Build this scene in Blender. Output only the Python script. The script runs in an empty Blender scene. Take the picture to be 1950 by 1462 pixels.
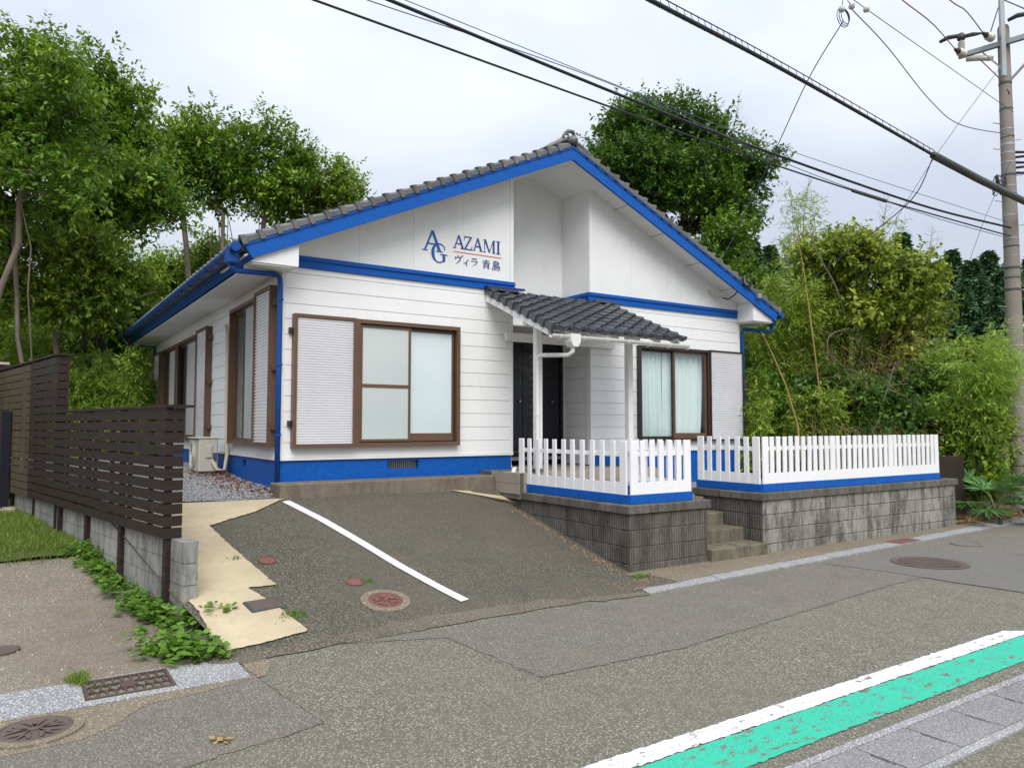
import bpy, math, random
import numpy as np
from mathutils import Vector, Matrix

SC = bpy.context.scene
COL = SC.collection
rng = np.random.default_rng(7)
rnd = random.Random(5)
R_ = math.radians

# ------------------------------------------------------------------ camera
FPX = 1435.0                                   # focal length for a 1950 px wide frame
CAM = np.array([-2.956, -10.072, 1.75])
AZ = math.atan2(2170, FPX); PITCH = math.atan(80 / FPX)
FH = np.array([math.cos(AZ), math.sin(AZ), 0.0])
RT = np.array([FH[1], -FH[0], 0.0])
FW = FH * math.cos(PITCH) + np.array([0, 0, math.sin(PITCH)])
UP = np.cross(RT, FW)
cd = bpy.data.cameras.new('camera'); cam = bpy.data.objects.new('camera', cd); COL.objects.link(cam)
cd.sensor_width = 36.0; cd.lens = 36.0 * FPX / 1950.0; cd.clip_start = 0.05; cd.clip_end = 2000
cam.matrix_world = Matrix(((RT[0], UP[0], -FW[0], CAM[0]), (RT[1], UP[1], -FW[1], CAM[1]),
                           (RT[2], UP[2], -FW[2], CAM[2]), (0, 0, 0, 1)))
SC.camera = cam

def at(u, v, d):
    """world point seen at (u, v) of the 1950x1462 photograph, d metres deep"""
    p = CAM + (FW + RT * (u - 975) / FPX - UP * (v - 731) / FPX) * d
    return p

# ------------------------------------------------------------------ sky, sun, exposure
SUN_AZ, SUN_EL = R_(-112), R_(48)              # direction towards the sun, measured from +X
w = bpy.data.worlds.new('World'); SC.world = w; w.use_nodes = True
nt = w.node_tree; nt.nodes.clear()
N = nt.nodes.new; L = nt.links.new
sky = N('ShaderNodeTexSky'); sky.sky_type = 'NISHITA'; sky.sun_disc = False
sky.sun_elevation = SUN_EL; sky.sun_rotation = math.pi / 2 - SUN_AZ
sky.air_density = 1.0; sky.dust_density = 2.0; sky.altitude = 20
tc = N('ShaderNodeTexCoord')
sep = N('ShaderNodeSeparateXYZ'); L(tc.outputs['Generated'], sep.inputs[0])
# cloud deck: overcast luminance grows from horizon to zenith as under any even cloud layer
clp = N('ShaderNodeMath'); clp.operation = 'MAXIMUM'; clp.inputs[1].default_value = 0.0; L(sep.outputs['Z'], clp.inputs[0])
grad = N('ShaderNodeMath'); grad.operation = 'MULTIPLY_ADD'; L(clp.outputs[0], grad.inputs[0])
grad.inputs[1].default_value = 0.75; grad.inputs[2].default_value = 0.375
mp = N('ShaderNodeMapping'); mp.inputs['Scale'].default_value = (1.0, 1.0, 2.6); L(tc.outputs['Generated'], mp.inputs[0])
nz = N('ShaderNodeTexNoise'); nz.inputs['Scale'].default_value = 2.6; nz.inputs['Detail'].default_value = 5; nz.inputs['Roughness'].default_value = 0.45
L(mp.outputs[0], nz.inputs['Vector'])
cr = N('ShaderNodeValToRGB'); L(nz.outputs['Fac'], cr.inputs[0])
cr.color_ramp.elements[0].position = 0.38; cr.color_ramp.elements[0].color = (0.75, 0.805, 0.94, 1)
cr.color_ramp.elements[1].position = 0.62; cr.color_ramp.elements[1].color = (0.94, 0.985, 1.04, 1)
mul = N('ShaderNodeVectorMath'); mul.operation = 'SCALE'; L(cr.outputs[0], mul.inputs[0]); L(grad.outputs[0], mul.inputs['Scale'])
skm = N('ShaderNodeVectorMath'); skm.operation = 'SCALE'; L(sky.outputs[0], skm.inputs[0]); skm.inputs['Scale'].default_value = 0.10
mixs = N('ShaderNodeMix'); mixs.data_type = 'RGBA'; mixs.inputs['Factor'].default_value = 0.88
L(skm.outputs[0], mixs.inputs['A']); L(mul.outputs[0], mixs.inputs['B'])
bg = N('ShaderNodeBackground'); bg.inputs['Strength'].default_value = 1.0; L(mixs.outputs['Result'], bg.inputs[0])
out = N('ShaderNodeOutputWorld'); L(bg.outputs[0], out.inputs[0])

sd = bpy.data.lights.new('sun', 'SUN'); sd.energy = 1.5; sd.angle = R_(38); sd.color = (1.0, 0.97, 0.92)
so = bpy.data.objects.new('sun', sd); COL.objects.link(so); so.location = (0, -12, 20)
sdir = Vector((math.cos(SUN_EL) * math.cos(SUN_AZ), math.cos(SUN_EL) * math.sin(SUN_AZ), math.sin(SUN_EL)))
so.rotation_euler = sdir.to_track_quat('Z', 'Y').to_euler()
SC.view_settings.view_transform = 'Standard'; SC.view_settings.look = 'None'
SC.view_settings.gamma = 1.0; SC.view_settings.exposure = 0.72
SC.cycles.max_bounces = 8; SC.cycles.transparent_max_bounces = 12
SC.cycles.use_adaptive_sampling = True

# ------------------------------------------------------------------ materials
MATS = {}
class NT:
    def __init__(s, name):
        m = bpy.data.materials.new(name); m.use_nodes = True; s.m = m; s.t = m.node_tree; s.t.nodes.clear()
        s.o = s.t.nodes.new('ShaderNodeOutputMaterial'); s.b = s.t.nodes.new('ShaderNodeBsdfPrincipled')
        s.link(s.b.outputs[0], s.o.inputs[0]); s.geo = s.t.nodes.new('ShaderNodeNewGeometry'); MATS[name] = m
        s.pos = s.geo.outputs['Position']
    def n(s, t, **k):
        x = s.t.nodes.new(t)
        for a, v in k.items(): setattr(x, a, v)
        return x
    def link(s, a, b): s.t.links.new(a, b)
    def noise(s, scale, detail=4, rough=0.55, vec=None, stretch=None, dist=0.0):
        v = vec or s.pos
        if stretch:
            mpn = s.n('ShaderNodeMapping'); mpn.inputs['Scale'].default_value = stretch; s.link(v, mpn.inputs[0]); v = mpn.outputs[0]
        x = s.n('ShaderNodeTexNoise'); x.inputs['Scale'].default_value = scale; x.inputs['Detail'].default_value = detail
        x.inputs['Roughness'].default_value = rough; x.inputs['Distortion'].default_value = dist; s.link(v, x.inputs['Vector']); return x.outputs['Fac']
    def vor(s, scale, out='Distance', feature='F1', stretch=None, rand=1.0):
        v = s.pos
        if stretch:
            mpn = s.n('ShaderNodeMapping'); mpn.inputs['Scale'].default_value = stretch; s.link(v, mpn.inputs[0]); v = mpn.outputs[0]
        x = s.n('ShaderNodeTexVoronoi'); x.feature = feature; x.inputs['Scale'].default_value = scale; x.inputs['Randomness'].default_value = rand
        s.link(v, x.inputs['Vector']); return x.outputs[out]
    def ramp(s, f, stops):
        r = s.n('ShaderNodeValToRGB'); s.link(f, r.inputs[0]); e = r.color_ramp.elements
        while len(e) < len(stops): e.new(0.5)
        for i, (p, c) in enumerate(stops):
            e[i].position = p; e[i].color = (c, c, c, 1) if isinstance(c, (int, float)) else (*c, 1)
        return r.outputs[0]
    def mix(s, f, a, b, mode='MIX'):
        x = s.n('ShaderNodeMix'); x.data_type = 'RGBA'; x.blend_type = mode
        for sock, v in ((x.inputs['Factor'], f), (x.inputs['A'], a), (x.inputs['B'], b)):
            if isinstance(v, (int, float)): sock.default_value = v if sock.name == 'Factor' else (v, v, v, 1)
            elif isinstance(v, tuple): sock.default_value = (*v, 1)
            else: s.link(v, sock)
        return x.outputs['Result']
    def bump(s, h, strength=0.3, dist=0.01):
        x = s.n('ShaderNodeBump'); x.inputs['Strength'].default_value = strength; x.inputs['Distance'].default_value = dist
        s.link(h, x.inputs['Height'])
        if s.b.inputs['Normal'].links: s.link(s.b.inputs['Normal'].links[0].from_socket, x.inputs['Normal'])
        s.link(x.outputs[0], s.b.inputs['Normal'])
    def col(s, c):
        if isinstance(c, tuple): s.b.inputs['Base Color'].default_value = (*c, 1)
        else: s.link(c, s.b.inputs['Base Color'])
    def rough(s, v, spec=None):
        if isinstance(v, (int, float)): s.b.inputs['Roughness'].default_value = v
        else: s.link(v, s.b.inputs['Roughness'])
        if spec is not None: s.b.inputs['Specular IOR Level'].default_value = spec
    def attr(s, name):
        a = s.n('ShaderNodeAttribute'); a.attribute_name = name; return a.outputs['Fac']
    def objrand(s):
        return s.n('ShaderNodeObjectInfo').outputs['Random']
    def axis(s, ax):
        x = s.n('ShaderNodeSeparateXYZ'); s.link(s.pos, x.inputs[0]); return x.outputs[ax]
    def math(s, op, a, b=None, c=None):
        x = s.n('ShaderNodeMath'); x.operation = op
        for i, v in enumerate((a, b, c)):
            if v is None: continue
            if isinstance(v, (int, float)): x.inputs[i].default_value = v
            else: s.link(v, x.inputs[i])
        return x.outputs[0]

def paint(name, c, rough=0.45, spec=0.4, var=0.12, grime=0.0, grime_col=(0.25, 0.23, 0.19), bump=0.0, bscale=40, stretch=None, metal=0.0):
    m = NT(name)
    dark = tuple(x * (1 - var) for x in c); lite = tuple(min(1, x * (1 + var * 0.6)) for x in c)
    base = m.ramp(m.noise(1.7, 5), [(0.3, dark), (0.7, lite)])
    fine = m.noise(bscale, 3, stretch=stretch)
    base = m.mix(m.math('MULTIPLY', fine, 0.25), base, tuple(x * 0.8 for x in c))
    if grime:
        g = m.ramp(m.noise(3.2, 8, 0.65, stretch=(1, 1, 0.35)), [(0.48, 0.0), (0.8, 1.0)])
        base = m.mix(m.math('MULTIPLY', g, grime), base, grime_col)
    m.col(base); m.rough(m.ramp(m.noise(6, 3), [(0.3, max(0, rough - 0.08)), (0.7, min(1, rough + 0.1))]), spec)
    m.b.inputs['Metallic'].default_value = metal
    if bump: m.bump(fine, bump, 0.004)
    return m.m

# white lap siding with fine horizontal grain
m = NT('siding_white')
gr = m.noise(3.0, 4, 0.6, stretch=(0.8, 0.8, 42))
base = m.ramp(m.noise(0.9, 4), [(0.3, (0.84, 0.84, 0.828)), (0.7, (0.88, 0.88, 0.872))])
dirt = m.ramp(m.noise(2.2, 8, 0.7, stretch=(2.0, 2.0, 0.5)), [(0.52, 0.0), (0.85, 1.0)])
base = m.mix(m.math('MULTIPLY', dirt, 0.20), base, (0.48, 0.45, 0.38))
stk = m.ramp(m.noise(9.0, 6, 0.7, stretch=(1.0, 1.0, 0.06)), [(0.58, 0.0), (0.78, 1.0)])
base = m.mix(m.math('MULTIPLY', stk, 0.16), base, (0.5, 0.48, 0.42))
base = m.mix(m.math('MULTIPLY', m.ramp(gr, [(0.55, 0.0), (0.75, 1.0)]), 0.16), base, (0.62, 0.62, 0.60))
m.col(base); m.rough(0.5, 0.35); m.bump(gr, 0.5, 0.004)
paint('white_paint', (0.86, 0.86, 0.85), 0.45, 0.4, 0.05, 0.10, bump=0.08, bscale=60)
paint('panel_white', (0.84, 0.845, 0.835), 0.5, 0.35, 0.05, 0.10, bump=0.05, bscale=90)
paint('soffit_white', (0.82, 0.81, 0.79), 0.6, 0.3, 0.05, 0.06)
paint('picket_white', (0.87, 0.865, 0.87), 0.5, 0.35, 0.05, 0.10, (0.5, 0.42, 0.33), bump=0.10, bscale=30, stretch=(14, 14, 1))
paint('pvc_white', (0.80, 0.80, 0.76), 0.3, 0.5, 0.04, 0.10)
# blue paint with brushed wood grain
for nm, st in (('blue_x', (1, 30, 30)), ('blue_flat', (8, 8, 8))):
    m = NT(nm)
    g = m.noise(2.2, 5, 0.65, stretch=st)
    c = m.ramp(g, [(0.32, (0.003, 0.080, 0.36)), (0.68, (0.004, 0.110, 0.46))])
    c = m.mix(m.math('MULTIPLY', m.ramp(m.noise(5, 8, 0.7), [(0.55, 0.0), (0.85, 1.0)]), 0.12), c, (0.03, 0.09, 0.26))
    m.col(c); m.rough(0.5, 0.25); m.bump(g, 0.18 if nm == 'blue_x' else 0.04, 0.004)
paint('blue_gutter', (0.004, 0.065, 0.29), 0.35, 0.35, 0.15, 0.08, (0.1, 0.12, 0.16))
paint('brown_frame', (0.135, 0.075, 0.045), 0.4, 0.45, 0.12, 0.12, (0.2, 0.16, 0.12))
paint('dark_bronze', (0.035, 0.024, 0.019), 0.4, 0.4, 0.15, 0.08)
paint('louvre_white', (0.84, 0.835, 0.85), 0.4, 0.4, 0.04, 0.06)
paint('door_black', (0.010, 0.012, 0.018), 0.28, 0.5, 0.2)
paint('door_glass', (0.035, 0.04, 0.055), 0.12, 0.6, 0.1)
paint('steel', (0.42, 0.43, 0.43), 0.35, 0.5, 0.1, 0.2, metal=0.8)
paint('galvanised', (0.36, 0.39, 0.40), 0.45, 0.5, 0.15, 0.25, (0.2, 0.18, 0.15), metal=0.4)
paint('cable_black', (0.018, 0.018, 0.021), 0.5, 0.4, 0.1)
paint('cable_blue', (0.09, 0.09, 0.20), 0.5, 0.4, 0.1)
paint('cable_red', (0.30, 0.09, 0.10), 0.5, 0.4, 0.1)
paint('sleeve_grey', (0.06, 0.066, 0.064), 0.5, 0.4, 0.15)
paint('porcelain', (0.62, 0.60, 0.52), 0.2, 0.5, 0.08)
paint('insulator_dark', (0.05, 0.05, 0.05), 0.45, 0.4, 0.1)
paint('ac_beige', (0.60, 0.58, 0.50), 0.45, 0.4, 0.06, 0.2, bump=0.03)
paint('pipe_beige', (0.58, 0.52, 0.40), 0.6, 0.3, 0.1, 0.25, bump=0.3, bscale=50)
paint('letter_blue', (0.014, 0.11, 0.36), 0.4, 0.4, 0.03)
paint('letter_navy', (0.020, 0.06, 0.26), 0.4, 0.4, 0.03)
paint('letter_red', (0.75, 0.15, 0.07), 0.4, 0.4, 0.03)
paint('vent_dark', (0.06, 0.05, 0.04), 0.6, 0.3, 0.2)
paint('interior', (0.10, 0.09, 0.08), 0.9, 0.1, 0.1)
paint('rust_iron', (0.20, 0.09, 0.075), 0.7, 0.3, 0.25, 0.4, (0.1, 0.07, 0.055), bump=0.3, bscale=80)
paint('cast_iron', (0.115, 0.085, 0.072), 0.6, 0.35, 0.2, 0.4, (0.2, 0.16, 0.12), bump=0.25, bscale=80)
paint('grate_iron', (0.10, 0.07, 0.058), 0.65, 0.3, 0.2, 0.3, (0.16, 0.12, 0.09), bump=0.3, bscale=80)
paint('pit_dark', (0.02, 0.016, 0.013), 0.9, 0.1, 0.2)
paint('corrugated_brown', (0.060, 0.046, 0.038), 0.5, 0.35, 0.15, 0.3, (0.13, 0.10, 0.08))
paint('stone_pale', (0.50, 0.43, 0.36), 0.85, 0.2, 0.25, 0.3, bump=0.4, bscale=25)
paint('bark_grey', (0.19, 0.155, 0.12), 0.9, 0.15, 0.3, 0.4, (0.35, 0.33, 0.28), bump=0.6, bscale=22, stretch=(3, 3, 0.7))
paint('bark_dark', (0.075, 0.058, 0.043), 0.9, 0.15, 0.3, 0.3, (0.14, 0.12, 0.09), bump=0.6, bscale=22, stretch=(3, 3, 0.7))
paint('twig_dry', (0.25, 0.18, 0.11), 0.9, 0.1, 0.3)
paint('culm_yellow', (0.36, 0.25, 0.085), 0.5, 0.35, 0.25, 0.3, (0.28, 0.22, 0.06))
paint('culm_green', (0.14, 0.19, 0.05), 0.5, 0.35, 0.25)
paint('fallen_leaf', (0.20, 0.075, 0.05), 0.8, 0.2, 0.35)
paint('straw', (0.30, 0.20, 0.115), 0.9, 0.1, 0.3)
paint('sand_pebble', (0.50, 0.45, 0.38), 0.9, 0.2, 0.3)
# curtain fabric
m = NT('curtain'); m.col(m.ramp(m.noise(2.5, 3), [(0.3, (0.78, 0.87, 0.865)), (0.7, (0.84, 0.90, 0.895))])); m.rough(0.9, 0.1)
m.bump(m.noise(120, 2), 0.1, 0.002)
# frosted glass, pale as an opaque colour; no blind stands behind it
m = NT('frosted'); c = m.ramp(m.noise(0.9, 3, 0.4), [(0.3, (0.60, 0.70, 0.71)), (0.7, (0.70, 0.79, 0.80))])
m.col(c); m.rough(0.10, 0.75); m.bump(m.noise(7, 2, stretch=(1, 1, 3.0), dist=0.8), 0.05, 0.01)
m = NT('screened'); c = m.ramp(m.noise(0.9, 3, 0.4), [(0.3, (0.50, 0.56, 0.545)), (0.7, (0.58, 0.63, 0.615))])
m.col(c); m.rough(0.7, 0.25)
m = NT('grey_panel'); m.col(m.ramp(m.noise(0.8, 3), [(0.3, (0.40, 0.41, 0.40)), (0.7, (0.50, 0.51, 0.50))])); m.rough(0.6, 0.3)
# clear window glass
m = NT('glass'); tr = m.n('ShaderNodeBsdfTransparent'); tr.inputs[0].default_value = (0.95, 0.975, 0.97, 1)
gl = m.n('ShaderNodeBsdfGlossy'); gl.inputs['Roughness'].default_value = 0.02
fr = m.n('ShaderNodeLayerWeight'); fr.inputs['Blend'].default_value = 0.5
fa = m.math('MULTIPLY_ADD', m.math('POWER', fr.outputs['Facing'], 3.5), 0.6, 0.045)
mx = m.n('ShaderNodeMixShader'); m.link(fa, mx.inputs[0]); m.link(tr.outputs[0], mx.inputs[1]); m.link(gl.outputs[0], mx.inputs[2])
m.link(mx.outputs[0], m.o.inputs[0])
# roof tile: smoked clay
def tile_mat(name, lo, hi, bright):
    m = NT(name)
    c = m.ramp(m.noise(3.0, 6, 0.65), [(0.3, lo), (0.72, hi)])
    c = m.mix(m.ramp(m.objrand(), [(0.0, 0.0), (1.0, 0.35)]), c, bright)
    c = m.mix(m.math('MULTIPLY', m.ramp(m.noise(14, 8, 0.7), [(0.5, 0.0), (0.75, 1.0)]), 0.3), c, (0.24, 0.225, 0.20))
    m.col(c); m.rough(m.ramp(m.noise(9, 4), [(0.3, 0.22), (0.7, 0.42)]), 0.6); m.bump(m.noise(70, 4), 0.12, 0.003)
tile_mat('tile_dark', (0.028, 0.033, 0.042), (0.060, 0.068, 0.080), (0.10, 0.11, 0.125))
tile_mat('tile_grey', (0.050, 0.052, 0.056), (0.145, 0.144, 0.143), (0.25, 0.248, 0.245))
# brown stained planks
m = NT('plank_brown')
g = m.noise(4.0, 6, 0.65, stretch=(1.3, 1.3, 16), dist=0.4)
c = m.ramp(g, [(0.34, (0.014, 0.008, 0.006)), (0.60, (0.036, 0.022, 0.017)), (0.78, (0.095, 0.060, 0.042))])
c = m.mix(m.ramp(m.objrand(), [(0.0, 0.0), (1.0, 0.5)]), c, (0.026, 0.014, 0.013))
m.col(c); m.rough(0.6, 0.3); m.bump(g, 0.35, 0.004)
paint('plank_umber', (0.085, 0.062, 0.036), 0.65, 0.25, 0.2, 0.2, bump=0.3, bscale=12, stretch=(1, 1, 14))
paint('post_navy', (0.012, 0.013, 0.022), 0.6, 0.3, 0.2)
# concrete block with mould
def block_mat(name, c0, c1, mould, amt, rib=True):
    m = NT(name)
    c = m.ramp(m.noise(5, 8, 0.7), [(0.3, c0), (0.7, c1)])
    c = m.mix(m.ramp(m.objrand(), [(0.0, 0.0), (1.0, 0.6)]), c, c0)
    st = m.math('MULTIPLY', m.ramp(m.noise(2.6, 10, 0.78, stretch=(2.2, 2.2, 0.5)), [(0.45, 0.0), (0.58, 1.0)]), m.ramp(m.noise(24, 6, 0.7), [(0.3, 0.45), (0.6, 1.0)]))
    c = m.mix(m.math('MULTIPLY', st, amt), c, mould)
    c = m.mix(m.math('MULTIPLY', m.ramp(m.noise(1.2, 5, 0.6), [(0.60, 0.0), (0.75, 1.0)]), 0.5), c, (0.10, 0.085, 0.06))
    c = m.mix(m.ramp(m.noise(60, 3), [(0.62, 0.0), (0.8, 0.5)]), c, c1)
    m.col(c); m.rough(0.92, 0.15)
    h = m.noise(38, 8, 0.75)
    m.bump(h, 0.5, 0.01)
    if rib:
        xy = m.math('ADD', m.axis('X'), m.axis('Y'))
        wv = m.math('SINE', m.math('MULTIPLY_ADD', m.noise(9, 2), 3.0, m.math('MULTIPLY', xy, 150.0)))
        m.bump(wv, 0.6, 0.006)
        g2 = m.math('MULTIPLY', m.ramp(wv, [(0.0, 0.45), (0.6, 0.0)]), 1.0)  # troughs of the rib wave are coloured darker than the crests
        m.col(m.mix(g2, c, mould))
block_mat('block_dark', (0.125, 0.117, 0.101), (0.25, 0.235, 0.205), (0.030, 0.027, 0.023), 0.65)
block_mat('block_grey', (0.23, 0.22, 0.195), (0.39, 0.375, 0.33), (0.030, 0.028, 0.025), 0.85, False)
block_mat('block_pale', (0.26, 0.255, 0.24), (0.40, 0.39, 0.36), (0.05, 0.046, 0.042), 0.6, False)
block_mat('cap_dark', (0.10, 0.095, 0.083), (0.24, 0.225, 0.195), (0.03, 0.028, 0.024), 0.6, False)
block_mat('step_stone', (0.14, 0.125, 0.09), (0.27, 0.24, 0.175), (0.045, 0.042, 0.030), 0.6, False)
block_mat('ledge_stone', (0.17, 0.145, 0.11), (0.27, 0.235, 0.18), (0.07, 0.055, 0.04), 0.5, False)
paint('mortar', (0.16, 0.15, 0.13), 0.95, 0.1, 0.3, 0.5, (0.04, 0.035, 0.03), bump=0.4)
paint('pole_concrete', (0.27, 0.245, 0.215), 0.9, 0.2, 0.15, 0.35, (0.16, 0.12, 0.09), bump=0.25, bscale=50)
paint('tile_beige', (0.36, 0.31, 0.26), 0.5, 0.4, 0.1, 0.3, (0.2, 0.17, 0.14))

# asphalt
def asphalt(name, stones, gap, scale, patch, spot=0.5, stain=0.26):
    m = NT(name)
    vc = m.n('ShaderNodeTexVoronoi'); vc.inputs['Scale'].default_value = scale; m.link(m.pos, vc.inputs['Vector'])
    bw = m.n('ShaderNodeRGBToBW'); m.link(vc.outputs['Color'], bw.inputs[0])
    st = m.ramp(bw.outputs[0], [(0.15, tuple(x * 0.55 for x in stones)), (0.55, stones), (0.95, tuple(min(1, x * 2.1) for x in stones))])
    e = m.ramp(vc.outputs['Distance'], [(0.36, 0.0), (0.58, 1.0)])
    c = m.mix(e, st, gap)
    big = m.noise(0.55, 6, 0.6)
    c = m.mix(m.math('MULTIPLY', m.ramp(big, [(0.38, 0.0), (0.72, 1.0)]), spot), c, patch)
    c = m.mix(m.math('MULTIPLY', m.ramp(m.noise(2.4, 7, 0.7), [(0.5, 0.0), (0.8, 1.0)]), 0.35), c, tuple(x * 0.6 for x in gap))
    c = m.mix(m.math('MULTIPLY', m.ramp(m.noise(0.33, 7, 0.68, dist=0.6), [(0.50, 0.0), (0.68, 1.0)]), stain), c, tuple(x * 0.62 for x in stones))
    c = m.mix(m.math('MULTIPLY', m.ramp(m.noise(1.1, 8, 0.72, dist=0.5), [(0.56, 0.0), (0.74, 1.0)]), stain * 0.8), c, (stones[0] * 1.12, stones[1] * 1.02, stones[2] * 0.88))
    m.col(c); m.rough(0.88, 0.25)
    m.bump(vc.outputs['Distance'], 0.5, -0.006)
    m.bump(m.noise(7, 5), 0.25, 0.02)
asphalt('asphalt_road', (0.240, 0.228, 0.184), (0.122, 0.115, 0.090), 80, (0.158, 0.147, 0.116), 0.5)
asphalt('asphalt_far', (0.236, 0.216, 0.180), (0.122, 0.111, 0.091), 100, (0.168, 0.150, 0.122), 0.5)
asphalt('asphalt_drive', (0.158, 0.145, 0.113), (0.062, 0.056, 0.043), 84, (0.118, 0.103, 0.079), 0.7, 0.5)
asphalt('patch_smooth', (0.190, 0.182, 0.162), (0.150, 0.143, 0.126), 220, (0.165, 0.155, 0.135), 0.5)
asphalt('gutter_concrete', (0.42, 0.42, 0.425), (0.20, 0.20, 0.20), 95, (0.44, 0.43, 0.42), 0.35)
asphalt('slab_concrete', (0.30, 0.285, 0.29), (0.165, 0.155, 0.155), 110, (0.36, 0.34, 0.33), 0.4)
asphalt('pad_concrete', (0.275, 0.242, 0.195), (0.195, 0.168, 0.130), 95, (0.150, 0.120, 0.086), 0.85, 0.5)
asphalt('apron_sand', (0.27, 0.225, 0.165), (0.165, 0.135, 0.098), 70, (0.22, 0.185, 0.135), 0.7)
asphalt('dirt', (0.175, 0.152, 0.118), (0.088, 0.076, 0.058), 70, (0.20, 0.168, 0.125), 0.7)
asphalt('gravel', (0.36, 0.36, 0.375), (0.10, 0.10, 0.10), 42, (0.42, 0.42, 0.43), 0.3)
m = NT('path_beige'); c = m.ramp(m.noise(0.9, 8, 0.66, dist=0.4), [(0.32, (0.40, 0.325, 0.21)), (0.66, (0.575, 0.48, 0.33))])
c = m.mix(m.math('MULTIPLY', m.ramp(m.noise(7, 8, 0.75), [(0.52, 0.0), (0.76, 1.0)]), 0.45), c, (0.28, 0.22, 0.14))
m.col(c); m.rough(0.85, 0.25); m.bump(m.noise(60, 6, 0.7), 0.18, 0.004)
m = NT('soil'); m.col(m.ramp(m.noise(1.4, 8, 0.7), [(0.3, (0.055, 0.05, 0.025)), (0.7, (0.12, 0.10, 0.055))])); m.rough(0.95, 0.1); m.bump(m.noise(12, 8, 0.7), 0.6, 0.03)
m = NT('grass_floor'); m.col(m.ramp(m.noise(2.4, 8, 0.7), [(0.35, (0.05, 0.075, 0.018)), (0.7, (0.11, 0.13, 0.04))])); m.rough(0.95, 0.1); m.bump(m.noise(25, 8, 0.7), 0.6, 0.03)
# road paint worn through to the asphalt
def worn_paint(name, c, thr):
    m = NT(name)
    wear = m.ramp(m.noise(11, 9, 0.72, stretch=(0.7, 1.4, 1)), [(thr, 0.0), (thr + 0.05, 1.0)])
    col = m.mix(m.ramp(m.noise(4, 5), [(0.3, 0.0), (0.75, 0.22)]), c, tuple(x * 0.7 for x in c))
    vd = m.vor(78)
    pit = m.math('MULTIPLY', m.ramp(vd, [(0.52, 0.0), (0.66, 1.0)]), m.ramp(m.noise(5, 6, 0.7), [(0.35, 0.25), (0.65, 1.0)]))
    col = m.mix(m.math('MULTIPLY', pit, 0.75), col, tuple(x * 0.35 + 0.05 for x in c))
    m.col(m.mix(wear, col, (0.16, 0.15, 0.13))); m.rough(0.75, 0.3); m.bump(vd, 0.35, -0.005)
worn_paint('paint_white', (0.78, 0.78, 0.79), 0.565)
worn_paint('paint_green', (0.035, 0.50, 0.33), 0.55)
worn_paint('paint_line', (0.78, 0.77, 0.76), 0.66)

# foliage: tint attribute gives each leaf its own colour
def leaf_mat(name, lo, mid, hi, trans=0.27, rough=0.42):
    m = NT(name)
    c = m.ramp(m.attr('tint'), [(0.0, lo), (0.55, mid), (1.0, hi)])
    m.col(c); m.rough(rough, 0.35)
    tl = m.n('ShaderNodeBsdfTranslucent'); m.link(m.mix(0.5, c, hi), tl.inputs[0])
    mx = m.n('ShaderNodeMixShader'); mx.inputs[0].default_value = trans
    m.link(m.b.outputs[0], mx.inputs[1]); m.link(tl.outputs[0], mx.inputs[2]); m.link(mx.outputs[0], m.o.inputs[0])
leaf_mat('leaf_evergreen', (0.046, 0.103, 0.011), (0.115, 0.234, 0.022), (0.290, 0.427, 0.039))
leaf_mat('leaf_deep', (0.026, 0.072, 0.011), (0.063, 0.152, 0.019), (0.188, 0.310, 0.032))
leaf_mat('leaf_mid', (0.069, 0.133, 0.014), (0.167, 0.276, 0.026), (0.370, 0.476, 0.053))
leaf_mat('leaf_lime', (0.094, 0.180, 0.016), (0.226, 0.360, 0.029), (0.431, 0.557, 0.063))
leaf_mat('leaf_olive', (0.094, 0.152, 0.016), (0.214, 0.296, 0.028), (0.412, 0.465, 0.058))
leaf_mat('leaf_bamboo', (0.121, 0.208, 0.026), (0.281, 0.413, 0.051), (0.535, 0.620, 0.103))
leaf_mat('leaf_feather', (0.138, 0.246, 0.029), (0.300, 0.468, 0.060), (0.504, 0.620, 0.144), 0.4)
leaf_mat('leaf_dry', (0.110, 0.085, 0.028), (0.200, 0.165, 0.050), (0.300, 0.260, 0.100), 0.25)
leaf_mat('leaf_cedar', (0.036, 0.091, 0.036), (0.076, 0.164, 0.063), (0.139, 0.242, 0.091), 0.15, 0.7)
leaf_mat('leaf_forest', (0.028, 0.069, 0.012), (0.072, 0.147, 0.024), (0.147, 0.233, 0.037), 0.2, 0.7)
leaf_mat('leaf_palm', (0.039, 0.118, 0.035), (0.108, 0.255, 0.070), (0.274, 0.431, 0.141), 0.25, 0.35)
leaf_mat('leaf_weed', (0.064, 0.144, 0.016), (0.128, 0.272, 0.029), (0.221, 0.368, 0.063), 0.35)
leaf_mat('leaf_grass', (0.078, 0.143, 0.019), (0.169, 0.260, 0.035), (0.325, 0.364, 0.082), 0.3)

# ------------------------------------------------------------------ mesh helpers
def origin(o):
    v = Vector((0, 0, 0))
    while o is not None:
        v += o.location; o = o.parent
    return v

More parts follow.
